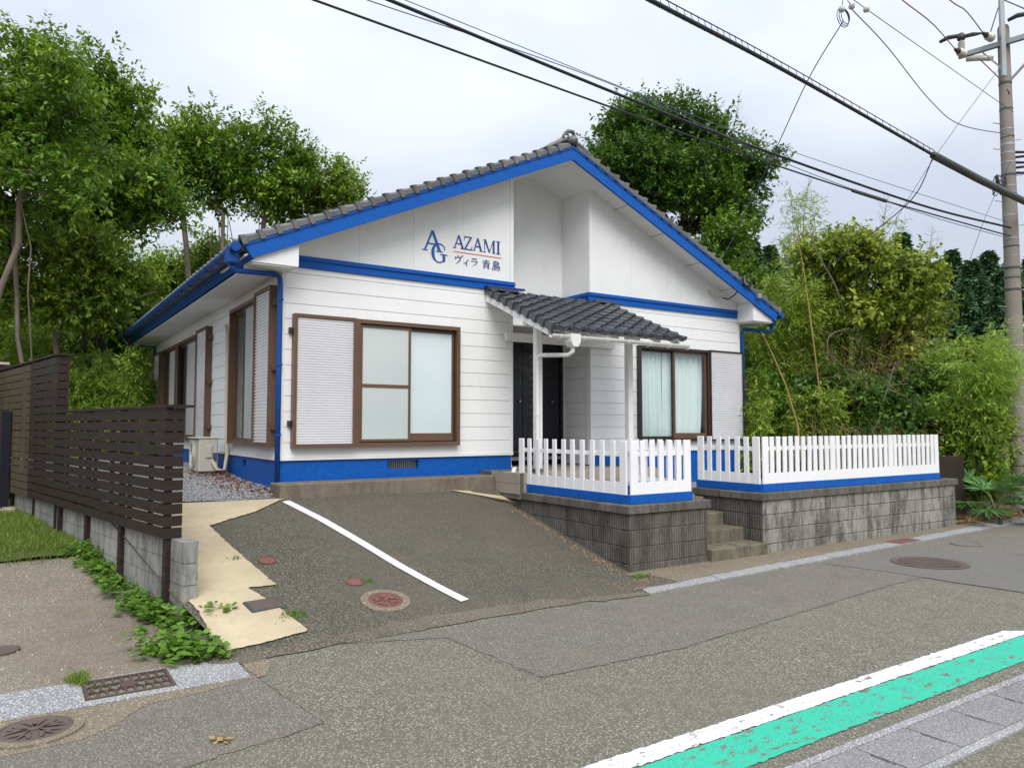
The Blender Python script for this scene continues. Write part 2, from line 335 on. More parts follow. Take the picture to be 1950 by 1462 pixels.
class MB:
    def __init__(s): s.v = []; s.f = []
    def add(s, vs, fs):
        k = len(s.v); s.v += [tuple(map(float, p)) for p in vs]; s.f += [tuple(i + k for i in f) for f in fs]; return s
    def box(s, x0, x1, y0, y1, z0, z1):
        return s.add([(x0, y0, z0), (x1, y0, z0), (x1, y1, z0), (x0, y1, z0), (x0, y0, z1), (x1, y0, z1), (x1, y1, z1), (x0, y1, z1)],
                     [(0, 3, 2, 1), (4, 5, 6, 7), (0, 1, 5, 4), (1, 2, 6, 5), (2, 3, 7, 6), (3, 0, 4, 7)])
    def bbox(s, x0, x1, y0, y1, z0, z1, b=0.006):
        """box with chamfered vertical and top edges"""
        b = min(b, (x1 - x0) * .4, (y1 - y0) * .4, (z1 - z0) * .4)
        def ring(i, z): return [(x0 + i, y0, z), (x1 - i, y0, z), (x1, y0 + i, z), (x1, y1 - i, z), (x1 - i, y1, z), (x0 + i, y1, z), (x0, y1 - i, z), (x0, y0 + i, z)]
        def ins(z): return [(x0 + b, y0 + b, z), (x1 - b, y0 + b, z), (x1 - b, y0 + b, z), (x1 - b, y1 - b, z), (x1 - b, y1 - b, z), (x0 + b, y1 - b, z), (x0 + b, y1 - b, z), (x0 + b, y0 + b, z)]
        k = len(s.v); s.v += ring(b, z0 + b) + ring(b, z1 - b)
        top = [(x0 + b, y0 + b, z1), (x1 - b, y0 + b, z1), (x1 - b, y1 - b, z1), (x0 + b, y1 - b, z1)]
        bot = [(x0 + b, y0 + b, z0), (x1 - b, y0 + b, z0), (x1 - b, y1 - b, z0), (x0 + b, y1 - b, z0)]
        s.v += top + bot
        for i in range(8): s.f.append((k + i, k + (i + 1) % 8, k + 8 + (i + 1) % 8, k + 8 + i))
        T = k + 16; B = k + 20
        for j in range(4):
            a, c = 2 * j, 2 * j + 1; d = (2 * j + 2) % 8
            s.f.append((k + 8 + a, k + 8 + c, T + (j + 1) % 4, T + j)); s.f.append((k + 8 + c, k + 8 + d, T + (j + 1) % 4))
            s.f.append((k + c, k + a, B + j, B + (j + 1) % 4)); s.f.append((k + d, k + c, B + (j + 1) % 4))
        s.f.append((T, T + 1, T + 2, T + 3)); s.f.append((B + 3, B + 2, B + 1, B))
        return s
    def prism(s, poly, fn, d0, d1):
        """poly in 2d, fn(a, b, d) -> xyz"""
        n = len(poly); vs = [fn(a, b, d0) for a, b in poly] + [fn(a, b, d1) for a, b in poly]
        fs = [tuple(range(n))[::-1], tuple(range(n, 2 * n))] + [(i, (i + 1) % n, n + (i + 1) % n, n + i) for i in range(n)]
        return s.add(vs, fs)
    def tube(s, pts, r, n=8, caps=True):
        P = [Vector(p) for p in pts]; rs = r if isinstance(r, (list, tuple)) else [r] * len(P)
        t0 = (P[1] - P[0]).normalized(); a = Vector((0, 0, 1)) if abs(t0.z) < 0.9 else Vector((1, 0, 0)); u = t0.cross(a).normalized()
        vs = []
        for i, p in enumerate(P):
            t = (P[min(i + 1, len(P) - 1)] - P[max(i - 1, 0)]).normalized()
            u = (u - t * u.dot(t)).normalized(); w_ = t.cross(u)
            for k in range(n):
                q = 2 * math.pi * k / n; vs.append(p + (u * math.cos(q) + w_ * math.sin(q)) * rs[i])
        fs = [(i * n + k, i * n + (k + 1) % n, (i + 1) * n + (k + 1) % n, (i + 1) * n + k) for i in range(len(P) - 1) for k in range(n)]
        if caps: fs += [tuple(range(n))[::-1], tuple((len(P) - 1) * n + k for k in range(n))]
        return s.add(vs, fs)
    def lathe(s, prof, c, n=16, axis=(0, 0, 1)):
        """prof: list of (radius, height along axis)"""
        ax = Vector(axis).normalized(); q = ax.to_track_quat('Z', 'Y'); c = Vector(c); vs = []
        for r, h in prof:
            for k in range(n):
                a = 2 * math.pi * k / n; vs.append(c + q @ Vector((r * math.cos(a), r * math.sin(a), h)))
        m_ = len(prof); fs = [(i * n + k, i * n + (k + 1) % n, (i + 1) * n + (k + 1) % n, (i + 1) * n + k) for i in range(m_ - 1) for k in range(n)]
        fs += [tuple(range(n))[::-1], tuple((m_ - 1) * n + k for k in range(n))]
        return s.add(vs, fs)
    def grid(s, xs, ys, fn):
        nx, ny = len(xs), len(ys)
        return s.add([(x, y, fn(x, y)) for y in ys for x in xs],
                     [(j * nx + i, j * nx + i + 1, (j + 1) * nx + i + 1, (j + 1) * nx + i) for j in range(ny - 1) for i in range(nx - 1)])
    def mesh(s, name, mat, off=(0, 0, 0), smooth=False):
        me = bpy.data.meshes.new(name); o = Vector(off)
        me.from_pydata([(p[0] - o.x, p[1] - o.y, p[2] - o.z) for p in s.v], [], s.f)
        if mat: me.materials.append(MATS[mat])
        if smooth: me.polygons.foreach_set('use_smooth', [True] * len(me.polygons))
        me.update(); return me
    def build(s, name, mat, parent=None, smooth=False, at_base=True):
        if parent is not None: off = origin(parent)
        elif at_base:
            a = np.array(s.v); off = Vector(((a[:, 0].min() + a[:, 0].max()) / 2, (a[:, 1].min() + a[:, 1].max()) / 2, a[:, 2].min()))
        else: off = Vector((0, 0, 0))
        o = bpy.data.objects.new(name, s.mesh(name, mat, off, smooth)); COL.objects.link(o)
        if parent is not None: o.parent = parent
        else: o.location = off
        return o

def tag(o, label, cat, group=None, kind=None):
    o['label'] = label; o['category'] = cat
    if group: o['group'] = group
    if kind: o['kind'] = kind
    return o
def thing(name, label, cat, loc=(0, 0, 0), group=None):
    o = bpy.data.objects.new(name, None); COL.objects.link(o); o.location = loc; o.empty_display_size = 0.2
    return tag(o, label, cat, group)
def struct(o): o['kind'] = 'structure'; return o
def piece(name, mesh, parent, loc=(0, 0, 0), rot=None, scale=None):
    """a part sharing mesh data; loc in world space"""
    o = bpy.data.objects.new(name, mesh); COL.objects.link(o); o.parent = parent
    o.location = Vector(loc) - origin(parent)
    if rot: o.rotation_euler = rot
    if scale: o.scale = scale
    return o
def smoothstep(a, b, x):
    t = min(1, max(0, (x - a) / (b - a))); return t * t * (3 - 2 * t)
def interp(x, xs, ys): return float(np.interp(x, xs, ys))
def subtract(rect, holes):
    """rectangles left of rect (a0, a1, z0, z1) once the holes are cut out"""
    todo = [rect]
    for h in holes:
        nxt = []
        for a0, a1, z0, z1 in todo:
            if h[0] >= a1 or h[1] <= a0 or h[2] >= z1 or h[3] <= z0: nxt.append((a0, a1, z0, z1)); continue
            if h[0] > a0: nxt.append((a0, h[0], z0, z1))
            if h[1] < a1: nxt.append((h[1], a1, z0, z1))
            b0, b1 = max(a0, h[0]), min(a1, h[1])
            if h[2] > z0: nxt.append((b0, b1, z0, h[2]))
            if h[3] < z1: nxt.append((b0, b1, h[3], z1))
        todo = nxt
    return [r for r in todo if r[1] - r[0] > 0.004 and r[3] - r[2] > 0.004]

# ================================================================== SETTING
import bmesh
def gp(u, v, z=0.0):
    r = FW + RT * (u - 975) / FPX - UP * (v - 731) / FPX
    t = (z - CAM[2]) / r[2]; p = CAM + r * t
    return (float(p[0]), float(p[1]))
def base_z(y):
    return interp(y, [-4.08, -3.74, -2.75, -1.8, -1.3, -0.55, -0.3, 0, 3, 12], [0.001, 0.075, 0.285, 0.52, 0.645, 0.81, 0.84, 0.86, 0.98, 1.02])
def drive_z(x, y):
    drop = 0.16 * smoothstep(0.2, 3.2, x) * smoothstep(-0.35, -0.95, y) * smoothstep(-4.05, -3.2, y)
    return base_z(y) - drop + 0.006 * math.sin(x * 2.1 + y * 1.7) * smoothstep(-4.08, -3.7, y)
def fence_x(y): return -1.79 - 0.1715 * (y + 2.68)
def pad_z(x, y): return interp(y, [-4.1, -2.7, -1.37, -0.12, 4.4], [0.006, 0.02, 0.146, 0.33, 0.44])
def drape(name, poly, fn, off, mat, parent=None, cuts=3, jitter=0.0, seed=1):
    """a sheet with outline poly laid over fn(x, y)"""
    rj = random.Random(seed)
    if jitter:
        q = []
        for i, a in enumerate(poly):
            b = poly[(i + 1) % len(poly)]; n = max(1, int(math.dist(a, b) / (jitter * 2.5)))
            for k in range(n):
                t = k / n; q.append((a[0] + (b[0] - a[0]) * t + rj.gauss(0, jitter * .35), a[1] + (b[1] - a[1]) * t + rj.gauss(0, jitter * .35)))
        poly = q
    bm = bmesh.new(); f = bm.faces.new([bm.verts.new((p[0], p[1], 0)) for p in poly]); bm.normal_update()
    if f.normal.z < 0: bmesh.ops.reverse_faces(bm, faces=[f])
    bmesh.ops.triangulate(bm, faces=bm.faces[:])
    for _ in range(cuts):
        long = [e for e in bm.edges if e.calc_length() > 0.3]
        if not long: break
        bmesh.ops.subdivide_edges(bm, edges=long, cuts=1)
        bmesh.ops.triangulate(bm, faces=bm.faces[:])
    for v in bm.verts: v.co.z = fn(v.co.x, v.co.y) + off
    me = bpy.data.meshes.new(name); bm.to_mesh(me); bm.free(); me.materials.append(MATS[mat])
    o = bpy.data.objects.new(name, me); COL.objects.link(o)
    if parent is not None: o.parent = parent; o.location = -origin(parent)
    return o
flat = lambda x, y: 0.0

struct(MB().grid(np.linspace(-400, 400, 9), np.linspace(-400, 400, 9), lambda x, y: -0.15).build('ground', 'soil', at_base=False))
road = struct(MB().box(-70, 90, -8.5, -4.02, -0.10, 0.0).build('road', 'asphalt_road', at_base=False))
struct(MB().box(-70, 90, -20, -8.5, -0.10, 0.012).build('verge', 'apron_sand', at_base=False))
# lane of finer, reddish asphalt nearer the house, and the smooth repair round the manhole
G = lambda *pts: [gp(u, v) for u, v in pts]
struct(drape('road_repair', G((560, 1232), (851, 1214), (1033, 1290), (1300, 1234), (1700, 1113), (1990, 1045), (2400, 935), (2300, 930), (1860, 1012), (1240, 1136), (900, 1190)), flat, 0.004, 'asphalt_far', cuts=1, jitter=0.02))
struct(drape('road_repair', G((300, 1310), (477, 1280), (618, 1377), (351, 1462), (120, 1530), (-300, 1560), (-200, 1420)), flat, 0.004, 'asphalt_far', cuts=1, jitter=0.02, seed=3))
struct(drape('road_repair', G((1571, 1074), (1687, 1089), (1835, 1112), (1990, 1135), (2100, 1120), (2010, 1062), (1908, 1058), (1742, 1046)), flat, 0.008, 'patch_smooth', cuts=1, jitter=0.02, seed=4))
def crack(pts, wdt, seed, off=0.010):
    r_ = random.Random(seed); q = []
    for a, b in zip(pts[:-1], pts[1:]):
        n = max(2, int(math.dist(a, b) / 0.09))
        for k in range(n):
            t = k / n; q.append((a[0] + (b[0] - a[0]) * t + r_.gauss(0, .006), a[1] + (b[1] - a[1]) * t + r_.gauss(0, .006)))
    q.append(pts[-1]); up_, dn = [], []
    for i, p in enumerate(q):
        a = q[max(i - 1, 0)]; b = q[min(i + 1, len(q) - 1)]; d = math.dist(a, b) or 1; nx, ny = -(b[1] - a[1]) / d, (b[0] - a[0]) / d
        ww = wdt * r_.uniform(0.15, 1.0) * .5
        up_.append((p[0] + nx * ww, p[1] + ny * ww, off)); dn.append((p[0] - nx * ww, p[1] - ny * ww, off))
    n = len(q); mb = MB(); mb.add(up_ + dn, [(i, n + i, n + i + 1, i + 1) for i in range(n - 1)])
    return mb.build('crack', 'dirt', road)
for i, (pts, wd) in enumerate([(((477, 1280), (545, 1330), (618, 1377)), .007), (((618, 1377), (480, 1425), (351, 1466)), .006),
                               (((851, 1214), (930, 1255), (1033, 1290)), .005), (((1033, 1290), (1300, 1234), (1700, 1113)), .006)]):
    crack(G(*pts), wd, i)
# sandy dirt where the driveway meets the road
struct(drape('dirt_band', G((395, 1262), (480, 1243), (640, 1216), (830, 1180), (1000, 1154), (1130, 1138), (1240, 1128), (1240, 1134), (1100, 1149), (900, 1183), (700, 1219), (520, 1252), (400, 1280)), lambda x, y: max(0.003, drive_z(x, y)), 0.005, 'dirt', cuts=3, jitter=0.05, seed=8))
struct(drape('dirt_band', [(-9, -4.605), (-1.52, -4.605), (-1.515, -4.02), (-1.36, -4.02), (-1.30, -4.30), (-1.42, -4.62), (-1.8, -4.70), (-2.2, -4.76), (-2.38, -5.0), (-2.6, -5.16), (-3.1, -5.2), (-9, -5.1)], flat, 0.006, 'apron_sand', cuts=1, jitter=0.05, seed=9))

# driveway, side yards, neighbour's pad
def strip(name, mat, ys, xl, xr, fn, nx=24, off=0.0):
    mb = MB(); n = nx + 1
    vs = [];
    for y in ys:
        a, b = xl(y), xr(y)
        for i in range(n):
            x = a + (b - a) * i / nx; vs.append((x, y, fn(x, y) + off))
    mb.add(vs, [(j * n + i, j * n + i + 1, (j + 1) * n + i + 1, (j + 1) * n + i) for j in range(len(ys) - 1) for i in range(nx)])
    return struct(mb.build(name, mat, smooth=True, at_base=False))
drv = strip('driveway', 'asphalt_drive', np.linspace(-4.08, -0.30, 40), lambda y: fence_x(y) + .03, lambda y: 3.28, drive_z, 40)
strip('gravel_yard', 'gravel', np.linspace(-0.42, 12.2, 30), lambda y: fence_x(y) + .2, lambda y: 0.05, lambda x, y: base_z(y) + 0.02 * math.sin(x * 3 + y * 2.3), 12, 0.012)
strip('gravel_yard', 'gravel', np.linspace(-3.2, 0.0, 8), lambda y: 3.3, lambda y: 4.50, lambda x, y: 0.70, 3)
strip('gravel_yard', 'gravel', np.linspace(-1.42, 0.0, 4), lambda y: 4.50, lambda y: 5.70, lambda x, y: 0.70, 3)
strip('gravel_yard', 'gravel', np.linspace(-3.2, 0.0, 8), lambda y: 5.70, lambda y: 10.8, lambda x, y: 0.70, 8)
strip('parking_pad', 'pad_concrete', np.linspace(-4.08, -0.30, 20), lambda y: -14, lambda y: fence_x(y) + .12, pad_z, 20)
strip('lawn', 'grass_floor', np.linspace(-0.36, 4.5, 16), lambda y: -14, lambda y: fence_x(y) + .12, lambda x, y: pad_z(x, y) + 0.03 + 0.02 * math.sin(x * 4 + y * 3), 20)
strip('planting_bed', 'soil', np.linspace(4.45, 12, 10), lambda y: -30, lambda y: fence_x(y) + .2, lambda x, y: interp(y, [4.4, 6, 12], [0.56, 0.62, 1.0]), 10)
strip('woodland_floor', 'soil', np.linspace(12, 80, 14), lambda y: -60, lambda y: 10.9, lambda x, y: 1.0 + 0.02 * (y - 12), 20)
strip('woodland_floor', 'soil', np.linspace(-3.42, 80, 60), lambda y: 10.88, lambda y: 110, lambda x, y: interp(y, [-3.5, -3.0, -2.2, 1, 8, 80], [-0.03, 0.02, 0.25, 0.75, 1.0, 2.4]), 30)
pth = drape('concrete_path', [(-1.42, -.385), (-.03, -.42), (-.55, -.92), (-1.13, -1.3), (-1.02, -2.0), (-.85, -2.88), (-1.11, -2.87), (-.98, -3.25), (-.86, -3.85), (-1.30, -3.93), (-1.62, -3.96), (-1.52, -3.2), (-1.42, -2.0)] if False else
            [(-2.02, -.385), (-.03, -.42), (-.55, -.92), (-1.13, -1.3), (-1.02, -2.0), (-.85, -2.88), (-1.11, -2.87), (-.98, -3.25), (-.86, -3.84), (-1.25, -3.94), (-1.60, -3.98), (-1.60, -3.30), (-1.66, -2.7), (-1.86, -1.5)], drive_z, 0.014, 'path_beige', cuts=5, jitter=0.014)
struct(pth)
for i, y in enumerate((-1.9, -3.05)):
    pass
sp_ = [(*gp(862, 934, .795), .80), (*gp(930, 946, .715), .725), (*gp(988, 957, .63), .64), (3.34, -.84, .66), (3.34, -.44, .76), (2.3, -.44, .835)]
mb = MB(); n_s = len(sp_); mb.add([(a, b, c - .18) for a, b, c in sp_] + [(a, b, c - .022) for a, b, c in sp_], [tuple(range(n_s, 2 * n_s))] + [(i, (i + 1) % n_s, n_s + (i + 1) % n_s, n_s + i) for i in range(n_s)])
struct(mb.build('porch_slab_base', 'ledge_stone', at_base=False))
mb = MB(); mb.add([(a, b, c - .021) for a, b, c in sp_] + [(a + .004, b + .006, c) for a, b, c in sp_], [tuple(range(n_s, 2 * n_s))] + [(i, (i + 1) % n_s, n_s + (i + 1) % n_s, n_s + i) for i in range(n_s)]); struct(mb.build('porch_slab', 'path_beige', at_base=False))
struct(MB().bbox(-0.12, 3.12, -0.45, -0.02, 0.70, 1.01, 0.012).build('concrete_ledge', 'ledge_stone', at_base=False))
# parking line
pl = []; wd = .055
for i in range(31):
    t = i / 30; x = -.07 + .79 * t + 0.02 * math.sin(t * 5); y = -.56 - 3.17 * t; ux, uy = .97, .24
    pl.append([(x - ux * wd, y - uy * wd), (x + ux * wd, y + uy * wd)])
mb = MB(); n = len(pl)
mb.add([(p[0], p[1], drive_z(*p) + .010) for q in pl for p in q], [(2 * i, 2 * i + 1, 2 * i + 3, 2 * i + 2) for i in range(n - 1)])
struct(mb.build('parking_line', 'paint_line', at_base=False))
# lane paint across the road
struct(drape('edge_line', [(-6, -7.005), (4.15, -6.925), (4.36, -7.07), (4.2, -7.075), (-6, -7.155)], flat, 0.006, 'paint_white', cuts=1, jitter=0.010))
struct(drape('green_lane', [(-6, -7.170), (4.2, -7.085), (4.42, -7.10), (4.5, -7.40), (-6, -7.47)], flat, 0.006, 'paint_green', cuts=1, jitter=0.012, seed=2))

# concrete gutters
gl_ = thing('roadside_gutter', 'pale concrete gutter strip with iron grate beside the parking pad', 'gutter')
for r in subtract((-14, -1.52, -4.60, -4.06), [(-2.52, -1.98, -4.51, -4.10)]):
    MB().box(r[0], r[1], r[2], r[3], -0.08, 0.010).build('gutter_edge', 'gutter_concrete', gl_)
mb = MB().box(-2.52, -1.98, -4.51, -4.10, -0.30, -0.29); mb.build('pit', 'pit_dark', gl_)
gr_ = thing('drain_grate', 'rusty iron honeycomb grate set in the pale gutter strip', 'drain grate', (-2.25, -4.3, 0))
for (a0, a1, b0, b1) in ((-2.515, -1.985, -4.505, -4.485), (-2.515, -1.985, -4.125, -4.105), (-2.515, -2.497, -4.485, -4.125), (-2.003, -1.985, -4.485, -4.125)):
    MB().box(a0, a1, b0, b1, -0.03, 0.018).build('grate_frame', 'grate_iron', gr_)
xs = np.linspace(-2.497, -2.003, 10)
for row, (b0, b1) in enumerate(((-4.485, -4.38), (-4.35, -4.26), (-4.23, -4.125))):
    sh = 0.0275 if row == 1 else 0
    for k in range(1, 9 + (1 if row == 1 else 0)):
        x = xs[k] - sh
        if row == 1 and 4 <= k <= 6: continue
        MB().box(x - .006, x + .006, b0, b1, -0.03, 0.014).build('grate_bar', 'grate_iron', gr_)
for y in (-4.365, -4.245):
    for k in range(18):
        x0 = -2.497 + k * 0.02744; d = .013 if (k % 2 == 0) else -.013
        mb = MB(); mb.prism([(x0, y - d - .006), (x0 + .0275, y + d - .006), (x0 + .0275, y + d + .006), (x0, y - d + .006)], lambda a, b, d_: (a, b, d_), -0.03, 0.0145)
        mb.build('grate_bar', 'grate_iron', gr_)
MB().lathe([(0.055, -.02), (0.055, .015), (.045, .02), (.02, .02)], (-2.25, -4.305, 0), 20).build('centre_boss', 'grate_iron', gr_)
# house-side gutter to the right
def lerp2(a, b, t): return (a[0] + (b[0] - a[0]) * t, a[1] + (b[1] - a[1]) * t)
gr2 = thing('concrete_gutter', 'pale granular gutter slabs below the long block wall', 'gutter', (6, -4, 0))
A0, A1 = (2.62, -4.22), (13.2, -3.60); B0, B1 = (2.78, -3.86), (13.2, -3.22)
k = 9
for i in range(k):
    t0, t1 = i / k + .0006, (i + 1) / k - .0006
    mb = MB(); mb.prism([lerp2(A0, A1, t0), lerp2(A0, A1, t1), lerp2(B0, B1, t1), lerp2(B0, B1, t0)], lambda a, b, d: (a, b, d), -0.08, 0.014 + .002 * (i % 2))
    mb.build('gutter_slab', 'gutter_concrete', gr2)
struct(drape('apron', [(2.55, -4.05), (2.9, -4.0), (12.9, -3.35), (12.9, -2.95), (3.1, -3.05), (3.05, -3.6)], flat, 0.018, 'apron_sand', cuts=1, jitter=0.03, seed=6))
pl_ = MB().bbox(8.02, 8.62, -3.86, -3.62, 0.0, 0.026, .004).build('gutter_plate', 'rust_iron'); pl_.rotation_euler.z = R_(3.4)
tag(pl_, 'dark red iron plate in the gutter below the long block wall', 'drain cover')
# gutter on the near side
gr3 = thing('covered_gutter', 'covered gutter of grey concrete slabs beyond the green stripe', 'gutter', (2, -7.75, 0))
MB().box(-30, 30, -7.600, -7.545, -.08, .012).build('gutter_rim', 'gutter_concrete', gr3)
MB().box(-30, 30, -7.985, -7.930, -.08, .014).build('gutter_rim', 'gutter_concrete', gr3)
MB().box(-30, 30, -7.93, -7.60, -.2, -.02).build('gutter_bed', 'pit_dark', gr3)
for i in range(16):
    x0 = -1.6 + i * .5; mb = MB()
    r = [(x0 + .006, -7.922), (x0 + .494, -7.922), (x0 + .494, -7.84), (x0 + .478, -7.84), (x0 + .478, -7.70), (x0 + .494, -7.70), (x0 + .494, -7.608), (x0 + .006, -7.608)]
    mb.prism(r, lambda a, b, d: (a, b, d), -.02, .012); mb.build('gutter_slab', 'slab_concrete', gr3)
MB().box(-30, -1.6, -7.922, -7.608, -.02, .011).build('slab_row', 'slab_concrete', gr3)
MB().box(6.4, 30, -7.922, -7.608, -.02, .011).build('slab_row', 'slab_concrete', gr3)

# manholes
def manhole(name, label, c, r, mat, ring=None, ribs='flower', tilt=None, z=None):
    zz = z if z is not None else 0.0
    t = thing(name, label, 'manhole', (c[0], c[1], zz), 'manhole covers')
    mb = MB()
    if ring: MB().lathe([(r * ring, -.03), (r * ring, .012), (r * 1.06, .014), (r * 1.06, -.03)], (c[0], c[1], zz), 40).build('collar', 'apron_sand', t)
    MB().lathe([(r * 1.06, -.02), (r * 1.06, .014), (r * .96, .018), (r * .93, .010), (r * .9, .008)], (c[0], c[1], zz), 40).build('cover', mat, t)
    if ribs == 'flower':
        for k in range(5):
            a0 = k * 2 * math.pi / 5 + .3
            for s in (-1, 0, 1):
                p = []
                for j in range(9):
                    q = j / 8; rr = r * (.20 + .62 * q); a = a0 + s * (.10 + .34 * q); p.append((c[0] + rr * math.cos(a), c[1] + rr * math.sin(a)))
                wid = [r * .055 * math.sin(math.pi * (j + .8) / 9.6) + .002 for j in range(9)]
                vs = []
                for j, (x, y) in enumerate(p):
                    d = (p[min(j + 1, 8)][0] - p[max(j - 1, 0)][0], p[min(j + 1, 8)][1] - p[max(j - 1, 0)][1]); l = math.hypot(*d); nx, ny = -d[1] / l, d[0] / l
                    vs += [(x + nx * wid[j], y + ny * wid[j], zz + .016), (x - nx * wid[j], y - ny * wid[j], zz + .016)]
                MB().add(vs, [(2 * j, 2 * j + 1, 2 * j + 3, 2 * j + 2) for j in range(8)]).build('petal_rib', mat, t)
        MB().lathe([(r * .14, 0), (r * .14, .018), (r * .05, .020)], (c[0], c[1], zz), 16).build('boss', mat, t)
    elif ribs == 'lines':
        for k in range(-9, 10):
            x = k * r * .092; h = math.sqrt(max(0, (r * .86) ** 2 - x * x))
            if h > .03: MB().box(c[0] + x - r * .028, c[0] + x + r * .028, c[1] - h, c[1] + h, zz, zz + .016).build('rib', mat, t)
    if tilt: t.rotation_euler = tilt
    return t
SL = -math.atan(0.23)
manhole('manhole_cover', 'brown patterned manhole cover in sandy patch by the grate', gp(66, 1393), .185, 'cast_iron', 1.35, 'flower', z=.006)
manhole('manhole_cover', 'wide ribbed manhole cover in the smooth grey road repair', gp(1770, 1073), .42, 'cast_iron', None, 'lines', z=.006)
manhole('manhole_cover', 'red brown cover in a concrete ring on the sloping driveway', (-.02, -3.50), .155, 'rust_iron', 1.48, 'flower', (-SL, 0, 0), drive_z(-.02, -3.5))
manhole('manhole_cover', 'small round rusty lid beside the white parking line', (-.13, -3.03), .085, 'rust_iron', None, None, (-SL, 0, 0), drive_z(-.13, -3.03))
manhole('manhole_cover', 'small round rusty lid up the driveway near the beige path', (-.78, -2.32), .085, 'rust_iron', None, None, (-SL, 0, 0), drive_z(-.78, -2.32))
manhole('manhole_cover', 'small iron lid in the brown parking pad', gp(2, 1240, .02), .12, 'cast_iron', None, None, z=.02)
manhole('manhole_cover', 'flat round lid in asphalt past the ribbed cover', gp(1840, 1037), .20, 'patch_smooth', None, None, z=.004)
t = thing('meter_box', 'square brown meter lid with grey blue rim in the beige path', 'meter box', (-1.06, -3.27, drive_z(-1.06, -3.27)))
z0 = drive_z(-1.06, -3.27)
MB().bbox(-1.22, -.90, -3.38, -3.15, z0 - .03, z0 + .022, .01).build('rim', 'sleeve_grey', t)
MB().bbox(-1.195, -.925, -3.355, -3.175, z0, z0 + .027, .004).build('lid', 'cast_iron', t); t.rotation_euler = (-SL * .95, 0, R_(8))

# far hill
def hill_h(u): return interp(u, [-900, 0, 400, 700, 1250, 1400, 1440, 1500, 1700, 1800, 1880, 1960, 2400, 3000], [9, 9, 9, 9, 8, 9, 10, 9, 8, 8.5, 9, 9, 9, 9])
us = np.linspace(-900, 3000, 90); ds = np.linspace(45, 150, 26); mb = MB(); vs = []
def hill_p(u, d):
    p = CAM + (FH + RT * (u - 975) / FPX) * d
    z = 1.0 + (hill_h(u) * d / 78.0) * smoothstep(42, 82, d) + 0.8 * math.sin(u * .013 + d * .3)
    return (p[0], p[1], z)
for d in ds:
    for u in us: vs.append(hill_p(u, d))
nu = len(us)
mb.add(vs, [(j * nu + i, j * nu + i + 1, (j + 1) * nu + i + 1, (j + 1) * nu + i) for j in range(len(ds) - 1) for i in range(nu - 1)])
struct(mb.build('hill', 'soil', smooth=True, at_base=False))

# ================================================================== HOUSE
RX, RZ, SLP = 4.6, 6.35, 0.444              # ridge line and roof pitch
HW, HD = 9.2, 10.6                          # house width and depth
OV = 0.45                                   # gable overhang
def roof_z(x): return RZ - SLP * abs(x - RX)
SB = 1.32                                   # bottom of siding
H = thing('house', 'white single storey house with blue trim and grey tiled gable roof', 'house', (4.6, 0, 0.8))
REC0, REC1, RD = 3.72, 5.32, 0.78           # entrance recess
FRONT = {'wl': (0.145, 2.70, 1.46, 3.255), 'wr': (6.40, 9.185, 1.47, 3.20)}
# foundation
for (a, b) in ((0.02, 1.57), (2.06, REC0 - .02)):
    MB().box(a, b, 0.02, 0.2, 0.6, SB - .02).build('foundation', 'blue_flat', H)
MB().box(1.57, 2.06, 0.02, 0.2, 0.6, 1.135).build('foundation', 'blue_flat', H)
MB().box(1.57, 2.06, 0.02, 0.2, 1.255, SB - .02).build('foundation', 'blue_flat', H)
v = MB().box(1.57, 2.06, 0.12, 0.16, 1.135, 1.255).build('floor_vent', 'vent_dark', H)
for k in range(16):
    x = 1.585 + k * .0305; MB().box(x, x + .009, 0.085, 0.105, 1.135, 1.255).build('grille_bar', 'steel', v)
MB().box(REC1 + .02, HW - .02, 0.02, 0.2, 0.6, SB - .02).build('foundation', 'blue_flat', H)
holes = [(1.68, 1.98, 1.135, 1.235), (5.75, 6.05, 1.135, 1.235), (8.6, 8.9, 1.135, 1.235)]
for (a0, a1, z0, z1) in subtract((0.2, HD - .02, 0.6, SB - .02), holes):
    MB().box(0.02, 0.2, a0, a1, z0, z1).build('foundation', 'blue_flat', H)
for (a0, a1, z0, z1) in holes:
    MB().box(0.10, 0.13, a0, a1, z0, z1).build('floor_vent', 'vent_dark', H)
    MB().box(0.03, 0.09, a0 + .0, a0 + .13, z0, z1).build('vent_shutter', 'blue_flat', H)
MB().box(HW - .2, HW - .02, 0.2, HD, 0.6, SB - .02).build('foundation', 'blue_flat', H)
MB().box(REC0 - .2, REC0 - .02, .2, RD, .6, SB - .02).build('foundation', 'blue_flat', H)
MB().box(REC1 + .02, REC1 + .2, .2, RD, .6, SB - .02).build('foundation', 'blue_flat', H)

